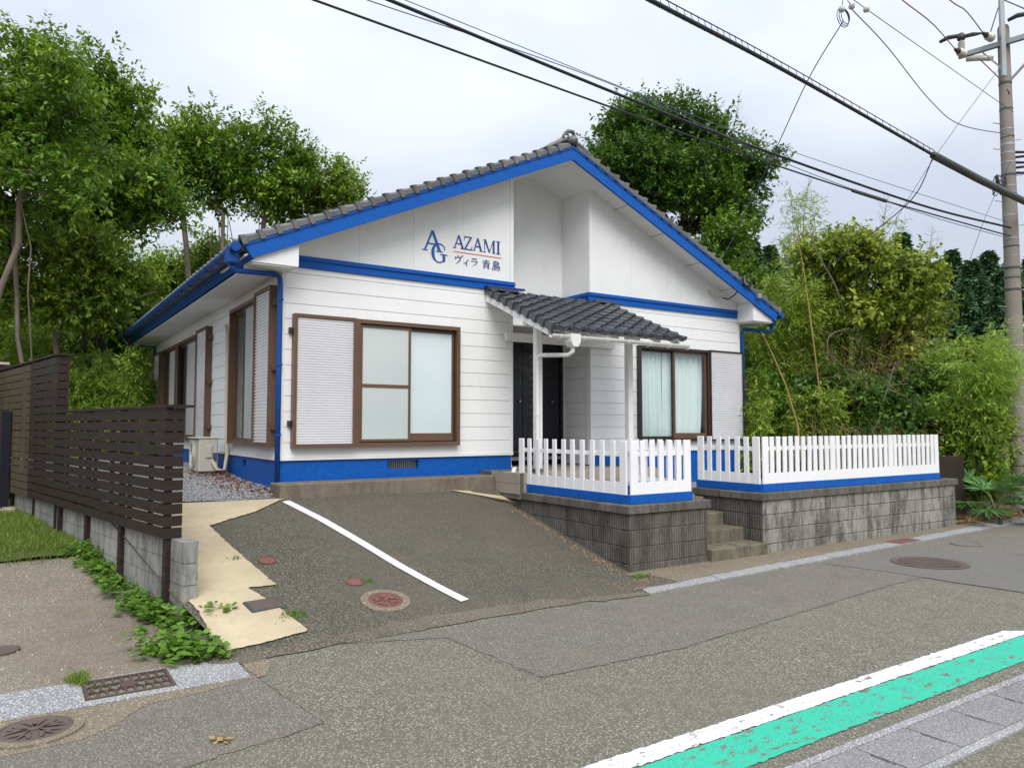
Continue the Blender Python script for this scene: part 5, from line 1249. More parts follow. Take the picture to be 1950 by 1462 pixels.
for b_ in (i1, i3):
    tp = b_ + Vector((0, 0, .30)); MB().lathe([(.075, 0), (.085, .05), (.06, .13), (.03, .15)], tp, 12).build('insulator_cap', 'insulator_dark', PO, True)
    MB().tube([tp + Vector((0, 0, .10)), tp - ad * .25 + Vector((0, 0, .14)), tp - ad * .42 + Vector((0, 0, .10))], [.045, .05, .035], 8).build('insulator_sleeve', 'insulator_dark', PO, True)
    MB().tube([tp + Vector((0, 0, .06)), tp + ad * .22 + Vector((0, 0, .04)), tp + ad * .40 + Vector((0, 0, .0))], [.04, .048, .02], 8).build('insulator_sleeve', 'sleeve_grey', PO, True)
WD = Vector((-1, .02, .03)).normalized()
CL = []
for b_ in (cA + ad * .12, ctr + off - ad * .28 + Vector((0, 0, .16))):
    CL.append(np.array(b_ + WD * .38))
    insulator(b_ + WD * .02, tuple(WD), 'porcelain', 3, .085, .22)
    MB().tube([b_ + WD * .26, b_ + WD * .40], [.06, .03], 8).build('strain_clamp', 'insulator_dark', PO, True)
f1 = ctr + off - ad * .55 + Vector((0, 0, -.16)); MB().tube([f1 - ad * .22 + Vector((0, 0, .05)), f1, f1 + ad * .26 + Vector((0, 0, -.10))], [.055, .062, .05], 12).build('fuse_cutout', 'porcelain', PO, True)
f2 = ctr + off + ad * .62 + Vector((0, 0, -.22)); MB().tube([f2 - ad * .2, f2 + ad * .2 + Vector((0, 0, -.08))], [.055, .05], 12).build('fuse_cutout', 'porcelain', PO, True)
MB().tube([cA + ad * .6 + Vector((0, 0, .3)), cA + ad * .75 + Vector((0, 0, .75)), vb + Vector((0, 0, .9)), i3 + Vector((0, 0, .42))], .012, 6).build('jumper', 'cable_blue', PO, True)
MB().tube([f1, ctr + off - ad * .2 + Vector((0, 0, -.7)), ctr + Vector((0, 0, -1.1)) + off * .9], .012, 6).build('jumper', 'cable_red', PO, True)
# bundle of connectors at the service height
for k in range(5):
    z = 7.45 - k * .11; b_ = Vector((PXp, PYp, z)) + Vector((RT[0], RT[1], 0)) * .14
    MB().tube([b_, b_ + Vector((RT[0], RT[1], 0)) * .35 + Vector((0, 0, .04 * (k % 2)))], [.03, .022], 7).build('connector', 'cable_black', PO)
for k in range(4):
    z = 6.75; b_ = Vector((PXp, PYp, z)) - Vector((RT[0], RT[1], 0)) * .2
    MB().tube([b_ + Vector((.12 * math.cos(a), .12 * math.sin(a), (.14 + .02 * k) * math.sin(a * 1.5 + k))) for a in np.linspace(0, 6.0, 14)], .009, 5).build('cable_loop', 'cable_blue' if k % 2 else 'cable_black', PO, True)
MB().tube([Vector((PXp, PYp, 6.95)) - Vector((RT[0], RT[1], 0)) * .26, Vector((PXp, PYp, 6.55)) - Vector((RT[0], RT[1], 0)) * .16], .035, 8).build('closure', 'insulator_dark', PO)
sg = Vector((PXp, PYp, 0)) + Vector((-FH[0], -FH[1], 0)) * .165 + Vector((RT[0], RT[1], 0)) * .09
for (z0, z1, mt) in ((1.98, 2.26, 'white_paint'), (1.50, 1.78, 'pvc_white')):
    dr = Vector((RT[0], RT[1], 0)).normalized(); fw_ = Vector((-FH[0], -FH[1], 0)) * .012; o_ = sg + dr * .02
    vs = [o_ + Vector((0, 0, z0)), o_ + dr * .075 - fw_ * 4 + Vector((0, 0, z0)), o_ + dr * .075 - fw_ * 4 + Vector((0, 0, z1)), o_ + Vector((0, 0, z1))]; vs += [v_ + fw_ for v_ in vs]
    MB().add(vs, [(3, 2, 1, 0), (4, 5, 6, 7), (0, 1, 5, 4), (1, 2, 6, 5), (2, 3, 7, 6), (3, 0, 4, 7)]).build('number_plate', mt, PO)
    if z0 > 1.9:
        vs = [o_ + dr * .02 + fw_ * 1.1 + Vector((0, 0, z0 + .07)), o_ + dr * .055 - fw_ * 1.2 + Vector((0, 0, z0 + .07)), o_ + dr * .055 - fw_ * 1.2 + Vector((0, 0, z1 - .05)), o_ + dr * .02 + fw_ * 1.1 + Vector((0, 0, z1 - .05))]
        vs += [v_ + fw_ * .3 for v_ in vs]; MB().add(vs, [(3, 2, 1, 0), (4, 5, 6, 7), (0, 1, 5, 4), (1, 2, 6, 5), (2, 3, 7, 6), (3, 0, 4, 7)]).build('plate_mark', 'letter_blue', PO)
lb = Vector((PXp, PYp, 3.72)); MB().tube([lb, lb + Vector((RT[0], RT[1], 0)) * .6 + Vector((0, 0, .28))], .03, 8).build('lamp_bracket', 'galvanised', PO)

# ---- overhead wires
def wire(label, pts, r, mat, sag=0.0, group='overhead wires'):
    """pts: world points; a curve through them, sagging between the first and last"""
    P_ = [Vector(p) for p in pts]; out_ = []
    if len(P_) == 2:
        for i in range(25): t_ = i / 24; out_.append(P_[0].lerp(P_[1], t_) - Vector((0, 0, sag * 4 * t_ * (1 - t_))))
    else:
        Q = [P_[0] * 2 - P_[1]] + P_ + [P_[-1] * 2 - P_[-2]]
        for k in range(1, len(Q) - 2):
            for i in range(10):
                t_ = i / 10; a, b, c, d = Q[k - 1], Q[k], Q[k + 1], Q[k + 2]
                out_.append(.5 * ((2 * b) + (c - a) * t_ + (2 * a - 5 * b + 4 * c - d) * t_ ** 2 + (3 * b - a - 3 * c + d) * t_ ** 3))
        out_.append(P_[-1])
    o = MB().tube(out_, r, 6).build('overhead_wire', mat, smooth=True); tag(o, label, 'wire', group); return out_
pw = lambda *l: [at(*q) for q in l]
ext = lambda a, b, k: tuple(np.array(a) + (np.array(a) - np.array(b)) * k)
a = pw((740, 0, 8.0), (1170, 177, 10.1), (1400, 267, 11.5), (1749, 389, 13.9), (1925, 434, 15.25)); a = [ext(a[0], a[1], 1.5)] + a
wire('thick black cable running along the road to the pole, upper of the pair', a, .020, 'cable_black')
a = pw((597, 0, 7.6), (1170, 207, 10.1), (1400, 289, 11.5), (1624, 363, 12.9), (1687, 383, 13.4), (1925, 450, 15.25)); a = [ext(a[0], a[1], 1.5)] + a
wire('thinner double cable below the thick black cable', a, .013, 'cable_black')
sl = pw((1624, 363, 12.9), (1687, 383, 13.4)); tag(MB().tube(sl, .032, 8).build('cable_sleeve', 'sleeve_grey', smooth=True), 'grey splice sleeve on the lower black cable', 'cable sleeve')
a = pw((770, 0, 8.2), (1449, 268, 11.8), (1920, 424, 15.25)); a = [ext(a[0], a[1], .6)] + a
wire('hair thin grey wire above the thick black cable', a, .005, 'cable_blue')
a = pw((698, 0, 8.0), (1170, 163, 10.1), (1500, 313, 12.1), (1760, 408, 14), (1925, 455, 15.25)); a = [ext(a[0], a[1], .6)] + a
wire('fine blue grey wire beside the lower double cable', a, .006, 'cable_blue')
a = pw((1237, 0, 7.2), (1500, 138, 9.3), (1780, 297, 12.2), (1955, 385, 15.1)); a = [ext(a[0], a[1], 1.2)] + a
W1 = wire('bundled black cable with spiral hanger crossing above the road', a[:4], .024, 'cable_black')
mss = [(v_ + Vector((0, 0, .085))) for v_ in W1]; tag(MB().tube(mss, .007, 5).build('overhead_wire', 'cable_blue', smooth=True), 'thin messenger wire carrying the bundled cable', 'wire', 'overhead wires')
sp = thing('cable_hanger', 'row of spiral wire clips along the bundled cable', 'cable hanger', tuple(W1[0]))
for i in range(len(W1) - 1):
    for k in range(2):
        p_ = W1[i].lerp(W1[i + 1], k / 2); MB().tube([p_ + Vector((0, 0, .095)), p_ + Vector((.03, 0, .02)), p_ - Vector((0, 0, .035))], .004, 4).build('clip', 'cable_black', sp)
tag(MB().tube(pw((1778, 296, 12.2), (1865, 342, 13.5), (1960, 388, 15.2)) + [np.array(at(2150, 470, 18.5))], [.062, .066, .066, .066], 12).build('cable_guard', 'sleeve_grey', smooth=True), 'thick grey protective tube round the cable at the pole', 'cable guard')
wire('blue service drop from the hanging insulators down to the house gable', pw((1606, 40, 10.5), (1540, 150, 11.3), (1470, 300, 12.5), (1378, 490, 13.9)), .008, 'cable_blue')
wire('slack blue service wire between the hanging insulators and the pole', pw((1622, 18, 10.5), (1690, 90, 11.3), (1770, 190, 12.9), (1830, 238, 14.2), (1932, 258, 15.25)), .008, 'cable_blue')
wire('thin straight wire from the frame top down to the pole', pw((1540, -70, 9), (1625, 0, 10.4), (1930, 214, 15.25)), .006, 'cable_blue')
wire('red power line ending at the crossarm tip', pw((1600, -98, 11.5), (1715, -2, 13.1), (1775, 45, 14.2)) + [CL[0]], .011, 'cable_red')
wire('red power line ending at the middle insulator', pw((1690, -100, 11.5), (1808, 0, 13.5), (1840, 22, 14.2)) + [CL[1]], .011, 'cable_red')
wire('thin guy line slanting from the pole head to the thicket', pw((1905, 128, 15.2), (1780, 300, 15.5), (1690, 445, 15.8), (1610, 575, 16.2)), .006, 'cable_blue')
wire('dark drop cable falling from the cable guard to the house', pw((1777, 300, 12.3), (1740, 375, 12.8), (1660, 445, 13.2), (1560, 520, 13.5), (1490, 575, 13.6)), .009, 'cable_black')
wire('thin line running down left from the pole middle', pw((1928, 300, 15.25), (1878, 410, 15.6), (1845, 500, 16)), .005, 'cable_blue')
hi = thing('hanging_insulators', 'two small white insulators with a cable coil hung in the sky', 'insulator', tuple(at(1608, 10, 10.5)))
for (uu, vv) in ((1603, 18), (1622, 12), (1650, 18)):
    c = at(uu, vv, 10.5); MB().lathe([(.02, -.04), (.04, -.03), (.045, 0), (.04, .03), (.02, .04)], c, 10).build('insulator', 'porcelain', hi, True)
for k in range(3):
    c = at(1610, 32, 10.5); MB().tube([(c[0] + (.10 + .02 * k) * math.cos(q), c[1] + .02 * k, c[2] + (.10 + .015 * k) * math.sin(q)) for q in np.linspace(0, 6.283, 20)], .006, 5).build('cable_coil', 'cable_blue', hi, True)
MB().tube(pw((1603, 18, 10.5), (1606, -10, 10.4), (1622, 12, 10.5)), .006, 5).build('yoke', 'cable_blue', hi, True)
MB().tube(pw((1606, -10, 10.4), (1600, -160, 9.4)), .006, 5).build('span_wire', 'cable_blue', hi, True)

# ================================================================== VEGETATION
def norm(a): return a / np.maximum(np.linalg.norm(a, axis=-1, keepdims=True), 1e-9)
def leaf_obj(name, mat, Pp, A, Nn, Ln, Wd, tint, parent=None, fold=0.0, kind=None):
    """one diamond leaf per row: base point, axis, normal, length, width, tint"""
    n = len(Pp); A = norm(A); S = norm(np.cross(A, Nn)); Nn = np.cross(S, A)
    Ln = np.broadcast_to(Ln, n)[:, None]; Wd = np.broadcast_to(Wd, n)[:, None]
    v = np.empty((n, 4, 3)); mid = Pp + A * Ln * .45 - Nn * fold * Wd
    v[:, 0] = Pp; v[:, 1] = mid + S * Wd * .5; v[:, 2] = Pp + A * Ln - Nn * Ln * .10; v[:, 3] = mid - S * Wd * .5
    off = np.array(origin(parent)) if parent is not None else np.zeros(3)
    me = bpy.data.meshes.new(name); me.vertices.add(n * 4); me.vertices.foreach_set('co', (v.reshape(-1, 3) - off).astype(np.float32).ravel())
    me.loops.add(n * 4); me.loops.foreach_set('vertex_index', np.arange(n * 4, dtype=np.int32))
    me.polygons.add(n); me.polygons.foreach_set('loop_start', np.arange(0, n * 4, 4, dtype=np.int32))
    at_ = me.attributes.new('tint', 'FLOAT', 'POINT'); at_.data.foreach_set('value', np.repeat(np.clip(tint, 0, 1), 4).astype(np.float32))
    me.materials.append(MATS[mat]); me.update(calc_edges=True)
    o = bpy.data.objects.new(name, me); COL.objects.link(o)
    if parent is not None: o.parent = parent
    if kind: o['kind'] = kind
    return o
def in_lobes(lobes, n, r, shell=.5):
    """points in a set of ellipsoids, each broken into smaller clumps, biased to their outer shells"""
    sub_ = []
    for l in lobes:
        for _ in range(9):
            d = norm(r.normal(size=3)) * r.uniform(.30, .95); k = r.uniform(.26, .50); d[2] += .06
            sub_.append((l[0] + d[0] * l[3], l[1] + d[1] * l[4], l[2] + d[2] * l[5], l[3] * k * 1.1, l[4] * k * 1.1, l[5] * k * .62))
    lobes = sub_
    vol = np.array([l[3] * l[4] * l[5] for l in lobes]) ** .75; k = r.choice(len(lobes), n, p=vol / vol.sum())
    d = norm(r.normal(size=(n, 3))); q = r.random(n) ** shell
    L_ = np.array(lobes); return L_[k, :3] + d * q[:, None] * L_[k, 3:6], d
def lobe(u, v, d, ru, rv, k=1.0):
    p = at(u, v, d); return (p[0], p[1], p[2], ru * d / FPX, ru * d / FPX * k, rv * d / FPX)
def tufts(C_, out_, r, twigs, leaves, spread, leafL, leafW, up=.5, droop=0.0):
    """leafy twigs round each cluster centre; returns leaf arrays"""
    n = len(C_); T = n * twigs
    c = np.repeat(C_, twigs, 0); o = np.repeat(out_, twigs, 0)
    d = norm(o * .55 + r.normal(size=(T, 3)) * .75 + np.array([0, 0, up])); ln = spread * r.uniform(.5, 1.1, T)
    s = c + r.normal(size=(T, 3)) * spread * .32
    M = T * leaves; k = np.tile(np.linspace(.12, 1.0, leaves), T) * np.repeat(ln, leaves)
    dd = np.repeat(d, leaves, 0); p = np.repeat(s, leaves, 0) + dd * k[:, None]; p[:, 2] -= droop * k ** 2
    side = norm(np.cross(dd, r.normal(size=(M, 3))))
    A = norm(dd * .55 + side * .8 + np.array([0, 0, -.12])); Nn = norm(np.array([0, 0, 1.0]) + r.normal(size=(M, 3)) * .45 + np.repeat(o, leaves, 0) * .35)
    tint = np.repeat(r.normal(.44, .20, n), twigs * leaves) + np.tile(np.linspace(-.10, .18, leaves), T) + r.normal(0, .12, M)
    return p, A, Nn, 1.15 * leafL * r.uniform(.7, 1.25, M), 1.2 * leafW * r.uniform(.75, 1.2, M), tint
def skeleton(base, targets, r, r0, top, stems=1, rmin=.013, wob=.10, fan=.7):
    """branch segments joining base to every target; returns a mesh builder"""
    base = np.array(base, float); top = np.array(top, float); nodes = []; par = []
    for s in range(stems):
        off = r.normal(size=3) * np.array([.22, .22, 0]) * (stems > 1); tp = top + r.normal(size=3) * np.array([fan, fan, .3]) * (stems > 1)
        prev = -1
        for t_ in np.linspace(0, 1, 8):
            p = base + off + (tp - base - off) * t_ + r.normal(size=3) * wob * np.array([1, 1, 0]) * math.sin(t_ * 3.1)
            nodes.append(p); par.append(prev); prev = len(nodes) - 1
    order = np.argsort(np.linalg.norm(targets - top, axis=1)); leaf_i = []
    for i in order:
        t_ = targets[i]; Nd = np.array(nodes); d = np.linalg.norm(Nd - t_, axis=1) + np.maximum(0, Nd[:, 2] - t_[2] + .2) * 1.2
        lowcut = base[2] + .28 * (top[2] - base[2]); d[Nd[:, 2] < lowcut] += 3
        j = int(np.argmin(d)); a = Nd[j]; L_ = np.linalg.norm(t_ - a)
        if L_ > .5:
            prev = j
            for q in (.4, .75):
                m_ = a + (t_ - a) * q + r.normal(size=3) * .09 * L_ + np.array([0, 0, -.05 * L_]); nodes.append(m_); par.append(prev); prev = len(nodes) - 1
        else: prev = j
        nodes.append(t_); par.append(prev)
    cnt_ = np.ones(len(nodes)) * .0; cnt_[:] = 0
    for i in range(len(nodes) - 1, -1, -1):
        cnt_[i] += 1
        if par[i] >= 0: cnt_[par[i]] += cnt_[i]
    rad = np.maximum(rmin, r0 * (cnt_ / cnt_.max()) ** .5); mb = MB()
    for i in range(len(nodes)):
        j = par[i]
        if j < 0: continue
        ra = min(rad[j], rad[i] * 1.35); n = 7 if rad[i] > .05 else 4
        mb.tube([nodes[j], nodes[i]], [ra, rad[i]], n, False)
    return mb
def tree(name, label, base, lobes, seed, ncl, twigs=12, leaves=9, spread=.5, leafL=.115, leafW=.055, mat='leaf_evergreen', bark='bark_dark', r0=.16, top=None, stems=1, group=None, shell=.45, cat='tree', up=.5, crown='crown', fan=.7):
    r = np.random.default_rng(seed); T = thing(name, label, cat, tuple(float(x) for x in base), group)
    C_, out_ = in_lobes(lobes, ncl, r, shell)
    tp = np.array(top) if top is not None else np.array([np.mean([l[0] for l in lobes]), np.mean([l[1] for l in lobes]), np.mean([l[2] for l in lobes]) - .4])
    skeleton(base, C_, r, r0, tp, stems, fan=fan).build('trunk', bark, T, True)
    p = tufts(C_, out_, r, twigs, leaves, spread, leafL, leafW, up)
    leaf_obj(crown, mat, *p, parent=T); return T
def gbase(u, d, z=1.0):
    p = CAM + (FH + RT * (u - 975) / FPX) * d; return (float(p[0]), float(p[1]), z)

# ---- trees left of and behind the house
GT = 'trees behind the house'
tree('evergreen_tree', 'tall dark evergreen tree with pale twin trunks behind the tall plank fence', gbase(30, 15.5, .9),
     [lobe(20, 130, 15.5, 110, 70), lobe(-70, 220, 15.5, 110, 100), lobe(110, 190, 15.5, 85, 85), lobe(30, 300, 15.5, 150, 80), lobe(120, 330, 15.5, 80, 90), lobe(-60, 420, 15.5, 110, 70)], 11, 300, 12, 9, .50, .12, .055, 'leaf_evergreen', 'bark_grey', .06, at(45, 330, 15.5), 3, GT, fan=.35)
tree('evergreen_tree', 'full dark evergreen tree right of the pale twin trunks', gbase(215, 19, 1),
     [lobe(185, 165, 19, 60, 55), lobe(150, 240, 19, 100, 90), lobe(250, 260, 19, 65, 80), lobe(200, 350, 19, 130, 90), lobe(290, 390, 19, 60, 80), lobe(120, 420, 19, 90, 70)], 12, 330, 12, 9, .55, .13, .06, 'leaf_evergreen', 'bark_dark', .12, at(205, 420, 19), 2, GT)
tree('evergreen_tree', 'open crowned tree with fanned bare limbs above the gutter', gbase(420, 23, 1),
     [lobe(345, 265, 23, 50, 40), lobe(405, 265, 23, 45, 45), lobe(310, 320, 23, 55, 60), lobe(385, 350, 23, 65, 50), lobe(320, 390, 23, 50, 40), lobe(430, 330, 23, 35, 50)], 13, 150, 11, 9, .62, .14, .065, 'leaf_evergreen', 'bark_grey', .085, at(390, 430, 23), 5, GT, shell=.6, fan=1.0)
tree('evergreen_tree', 'open crowned tree with light gaps rising behind the left eave', gbase(490, 24, 1),
     [lobe(478, 270, 24, 45, 35), lobe(535, 285, 24, 40, 40), lobe(465, 340, 24, 50, 50), lobe(540, 370, 24, 50, 45), lobe(500, 390, 24, 45, 30), lobe(575, 320, 24, 30, 35)], 14, 125, 11, 9, .62, .14, .065, 'leaf_evergreen', 'bark_grey', .08, at(495, 400, 24), 5, GT, shell=.6, fan=1.0)
tree('evergreen_tree', 'low spreading tree top showing above the left roof slope', gbase(610, 25.5, 1),
     [lobe(590, 335, 25.5, 35, 30), lobe(640, 350, 25.5, 38, 32), lobe(600, 385, 25.5, 55, 30), lobe(672, 378, 25.5, 30, 24), lobe(560, 400, 25.5, 45, 30)], 15, 100, 11, 9, .60, .14, .065, 'leaf_mid', 'bark_grey', .08, at(605, 420, 25.5), 5, GT, shell=.6, fan=1.0)
tree('broadleaf_tree', 'lighter green layered tree below the dark evergreens', gbase(130, 17.5, .95),
     [lobe(70, 470, 17.5, 100, 40), lobe(170, 500, 17.5, 100, 45), lobe(40, 550, 17.5, 90, 45), lobe(140, 580, 17.5, 90, 45), lobe(230, 550, 17.5, 60, 50)], 16, 240, 11, 9, .5, .12, .055, 'leaf_mid', 'bark_grey', .065, at(120, 620, 17.5), 2, GT, up=.2)
tree('broadleaf_tree', 'dark shrubby tree between the fence end and the house', gbase(200, 21, 1),
     [lobe(200, 640, 21, 75, 60), lobe(130, 680, 21, 70, 60), lobe(260, 620, 21, 40, 60), lobe(190, 720, 21, 90, 60)], 17, 230, 11, 9, .5, .12, .055, 'leaf_deep', 'bark_dark', .12, at(195, 700, 21), 2, GT)
tree('broadleaf_tree', 'yellow green tree behind the gutter corner', gbase(330, 26, 1),
     [lobe(310, 550, 26, 50, 45), lobe(370, 530, 26, 50, 35), lobe(440, 500, 26, 40, 28), lobe(280, 600, 26, 50, 55)], 18, 230, 11, 9, .6, .14, .065, 'leaf_lime', 'bark_grey', .13, at(340, 560, 26), 2, GT)
tree('broadleaf_tree', 'mid green tree filling the gap under the open crowns', gbase(250, 28, 1),
     [lobe(240, 560, 28, 90, 50), lobe(160, 600, 28, 90, 50), lobe(60, 600, 28, 130, 60)], 19, 200, 11, 9, .65, .16, .07, 'leaf_mid', 'bark_dark', .16, at(230, 560, 28), 2, GT)
tree('broadleaf_tree', 'bushy tree seen low through the tall fence side', gbase(60, 20, 1),
     [lobe(40, 640, 20, 90, 50), lobe(-60, 620, 20, 90, 70), lobe(90, 700, 20, 60, 45)], 20, 170, 11, 9, .5, .12, .055, 'leaf_lime', 'bark_grey', .10, at(50, 700, 20), 2, GT)
# ---- right tree
tree('evergreen_tree', 'big rounded dark evergreen tree rising behind the right roof slope', gbase(1330, 22, 1),
     [lobe(1200, 225, 22, 62, 45), lobe(1265, 245, 22, 75, 45), lobe(1340, 265, 22, 60, 55), lobe(1150, 295, 22, 45, 55), lobe(1285, 335, 22, 130, 80), lobe(1400, 320, 22, 60, 60), lobe(1220, 370, 22, 90, 70), lobe(1360, 400, 22, 80, 45), lobe(1440, 345, 22, 25, 30)],
     21, 520, 13, 9, .52, .13, .06, 'leaf_deep', 'bark_dark', .22, at(1325, 430, 22), 2, 'trees right of the house', .4)
tree('broadleaf_tree', 'small leafy tree under the big evergreen by the roof edge', gbase(1385, 20, 1),
     [lobe(1390, 455, 20, 35, 40), lobe(1365, 500, 20, 40, 40), lobe(1420, 545, 20, 30, 50)], 22, 80, 10, 9, .45, .12, .055, 'leaf_evergreen', 'bark_dark', .08, at(1390, 500, 20), 1, 'trees right of the house')
# ---- thicket on the right
GB = 'thicket right of the house'
tree('broadleaf_tree', 'spreading olive green tree with dark crooked limbs behind the long picket fence', gbase(1612, 17, .85),
     [lobe(1640, 500, 17, 90, 45), lobe(1718, 530, 17, 62, 48), lobe(1570, 520, 17, 55, 45), lobe(1660, 580, 17, 110, 60), lobe(1755, 615, 17, 48, 50), lobe(1580, 610, 17, 60, 50), lobe(1720, 680, 17, 100, 50)], 31, 330, 11, 9, .42, .115, .06, 'leaf_olive', 'bark_dark', .15, at(1620, 600, 17), 2, GB, .5)
tree('shrub', 'dark glossy shrub filling the thicket above the picket fence', gbase(1640, 15.7, .75),
     [lobe(1600, 760, 15.7, 100, 50), lobe(1700, 760, 15.7, 90, 50), lobe(1500, 770, 15.7, 60, 50), lobe(1780, 740, 15.7, 60, 50), lobe(1640, 810, 15.7, 140, 40)], 32, 250, 11, 9, .36, .10, .05, 'leaf_deep', 'bark_dark', .07, at(1640, 800, 15.7), 3, GB, cat='shrub')
tree('shrub', 'deep green shrub at the foot of the utility pole', gbase(1850, 15.0, .3),
     [lobe(1800, 830, 15.0, 70, 60), lobe(1870, 850, 14.9, 50, 60), lobe(1860, 910, 14.8, 45, 50), lobe(1975, 870, 16.2, 40, 80)], 33, 240, 11, 9, .32, .085, .042, 'leaf_mid', 'bark_dark', .05, at(1840, 880, 14.2), 3, GB, cat='shrub')
tree('shrub', 'rounded green shrub between the olive tree and the pole', gbase(1850, 16.5, .6),
     [lobe(1850, 700, 16.5, 60, 32), lobe(1890, 720, 16.5, 45, 38), lobe(1800, 730, 16.5, 60, 38)], 34, 110, 11, 9, .36, .10, .05, 'leaf_mid', 'bark_dark', .06, at(1850, 720, 16.5), 2, GB, cat='shrub')
tree('shrub', 'small bright leaved shrub behind the right house corner', gbase(1440, 18, .8),
     [lobe(1440, 700, 18, 35, 60), lobe(1470, 640, 18, 45, 50), lobe(1440, 800, 18, 50, 50)], 35, 110, 11, 9, .4, .11, .05, 'leaf_lime', 'bark_dark', .06, at(1445, 750, 18), 2, GB, cat='shrub')
# dry brushwood along the fence
def brush(label, u0, u1, d, n, seed, h=(.5, 1.1), zb=.72, leafy=9, mat='leaf_dry'):
    r = np.random.default_rng(seed); b0 = gbase((u0 + u1) / 2, d, zb); T = thing('dry_brush', label, 'brushwood', b0, 'dry brush along the picket fence'); mb = MB(); Pp, Aa = [], []
    for i in range(n):
        u = r.uniform(u0, u1); b = np.array(gbase(u, d + r.uniform(-.5, .5), zb)); hh_ = r.uniform(*h); ln = r.normal(size=2) * .35 * hh_
        pts = [b, b + np.array([ln[0] * .3, ln[1] * .3, hh_ * .5]), b + np.array([ln[0], ln[1], hh_])]
        mb.tube(pts, [.008, .006, .003], 4, False)
        for k in range(3):
            s = pts[1] + (pts[2] - pts[1]) * r.uniform(0, .9); e = s + r.normal(size=3) * np.array([.22, .22, .18]) + np.array([0, 0, .12]); mb.tube([s, e], [.004, .002], 3, False)
            for q in r.random(leafy): Pp.append(s + (e - s) * q); Aa.append(e - s + r.normal(size=3) * .15)
    mb.build('stems', 'twig_dry', T); m_ = len(Pp); Pp = np.array(Pp); Aa = np.array(Aa)
    leaf_obj('dry_leaves', mat, Pp, Aa, r.normal(size=(m_, 3)) + np.array([0, 0, .6]), .07 * r.uniform(.6, 1.2, m_), .014, r.random(m_), parent=T)
brush('tangle of dry brown twigs behind the first half of the long picket fence', 1535, 1640, 14.6, 90, 41)
brush('straw coloured brushwood behind the far half of the long picket fence', 1640, 1730, 14.4, 90, 42, (.5, 1.0))
brush('withered yellow brown sprays hanging in the olive tree', 1600, 1700, 15.9, 70, 43, (1.6, 3.2), .75, 16)
# bare crooked limbs in front of the thicket
for k, (lab, pts, rr) in enumerate((('grey crooked bare branch curling in the middle of the thicket', ((1612, 625, 15.9), (1580, 640, 15.7), (1578, 672, 15.6), (1608, 698, 15.5), (1640, 715, 15.4), (1652, 745, 15.4)), .013),
        ('pale bare bough arching across the dark shrub', ((1632, 780, 15.0), (1655, 745, 15.0), (1700, 733, 15.0), (1730, 731, 15.1)), .014),
        ('thin arched bare stem over the shrub near the sheet fence', ((1690, 740, 14.8), (1730, 760, 14.7), (1755, 800, 14.7), (1780, 812, 14.7)), .011),
        ('dark leaning limb rising through the bamboo', ((1614, 620, 16.4), (1592, 548, 16.1), (1562, 492, 16.0), (1546, 456, 16), (1552, 436, 16)), .022),
        ('straight grey stem leaning in front of the dark shrub', ((1665, 810, 14.9), (1690, 740, 14.9), (1705, 690, 15)), .016))):
    p_ = [Vector(at(*q)) for q in pts]; fine = []; Q = [p_[0] * 2 - p_[1]] + p_ + [p_[-1] * 2 - p_[-2]]
    for i in range(1, len(Q) - 2):
        for t_ in np.linspace(0, 1, 8)[:-1]: a, b, c, d = Q[i - 1:i + 3]; fine.append(.5 * ((2 * b) + (c - a) * t_ + (2 * a - 5 * b + 4 * c - d) * t_ ** 2 + (3 * b - a - 3 * c + d) * t_ ** 3))
    fine.append(p_[-1]); o = MB().tube(fine, list(np.linspace(rr, rr * .45, len(fine))), 7).build('bare_branch', 'bark_grey', smooth=True); tag(o, lab, 'branch', 'bare branches in the thicket')
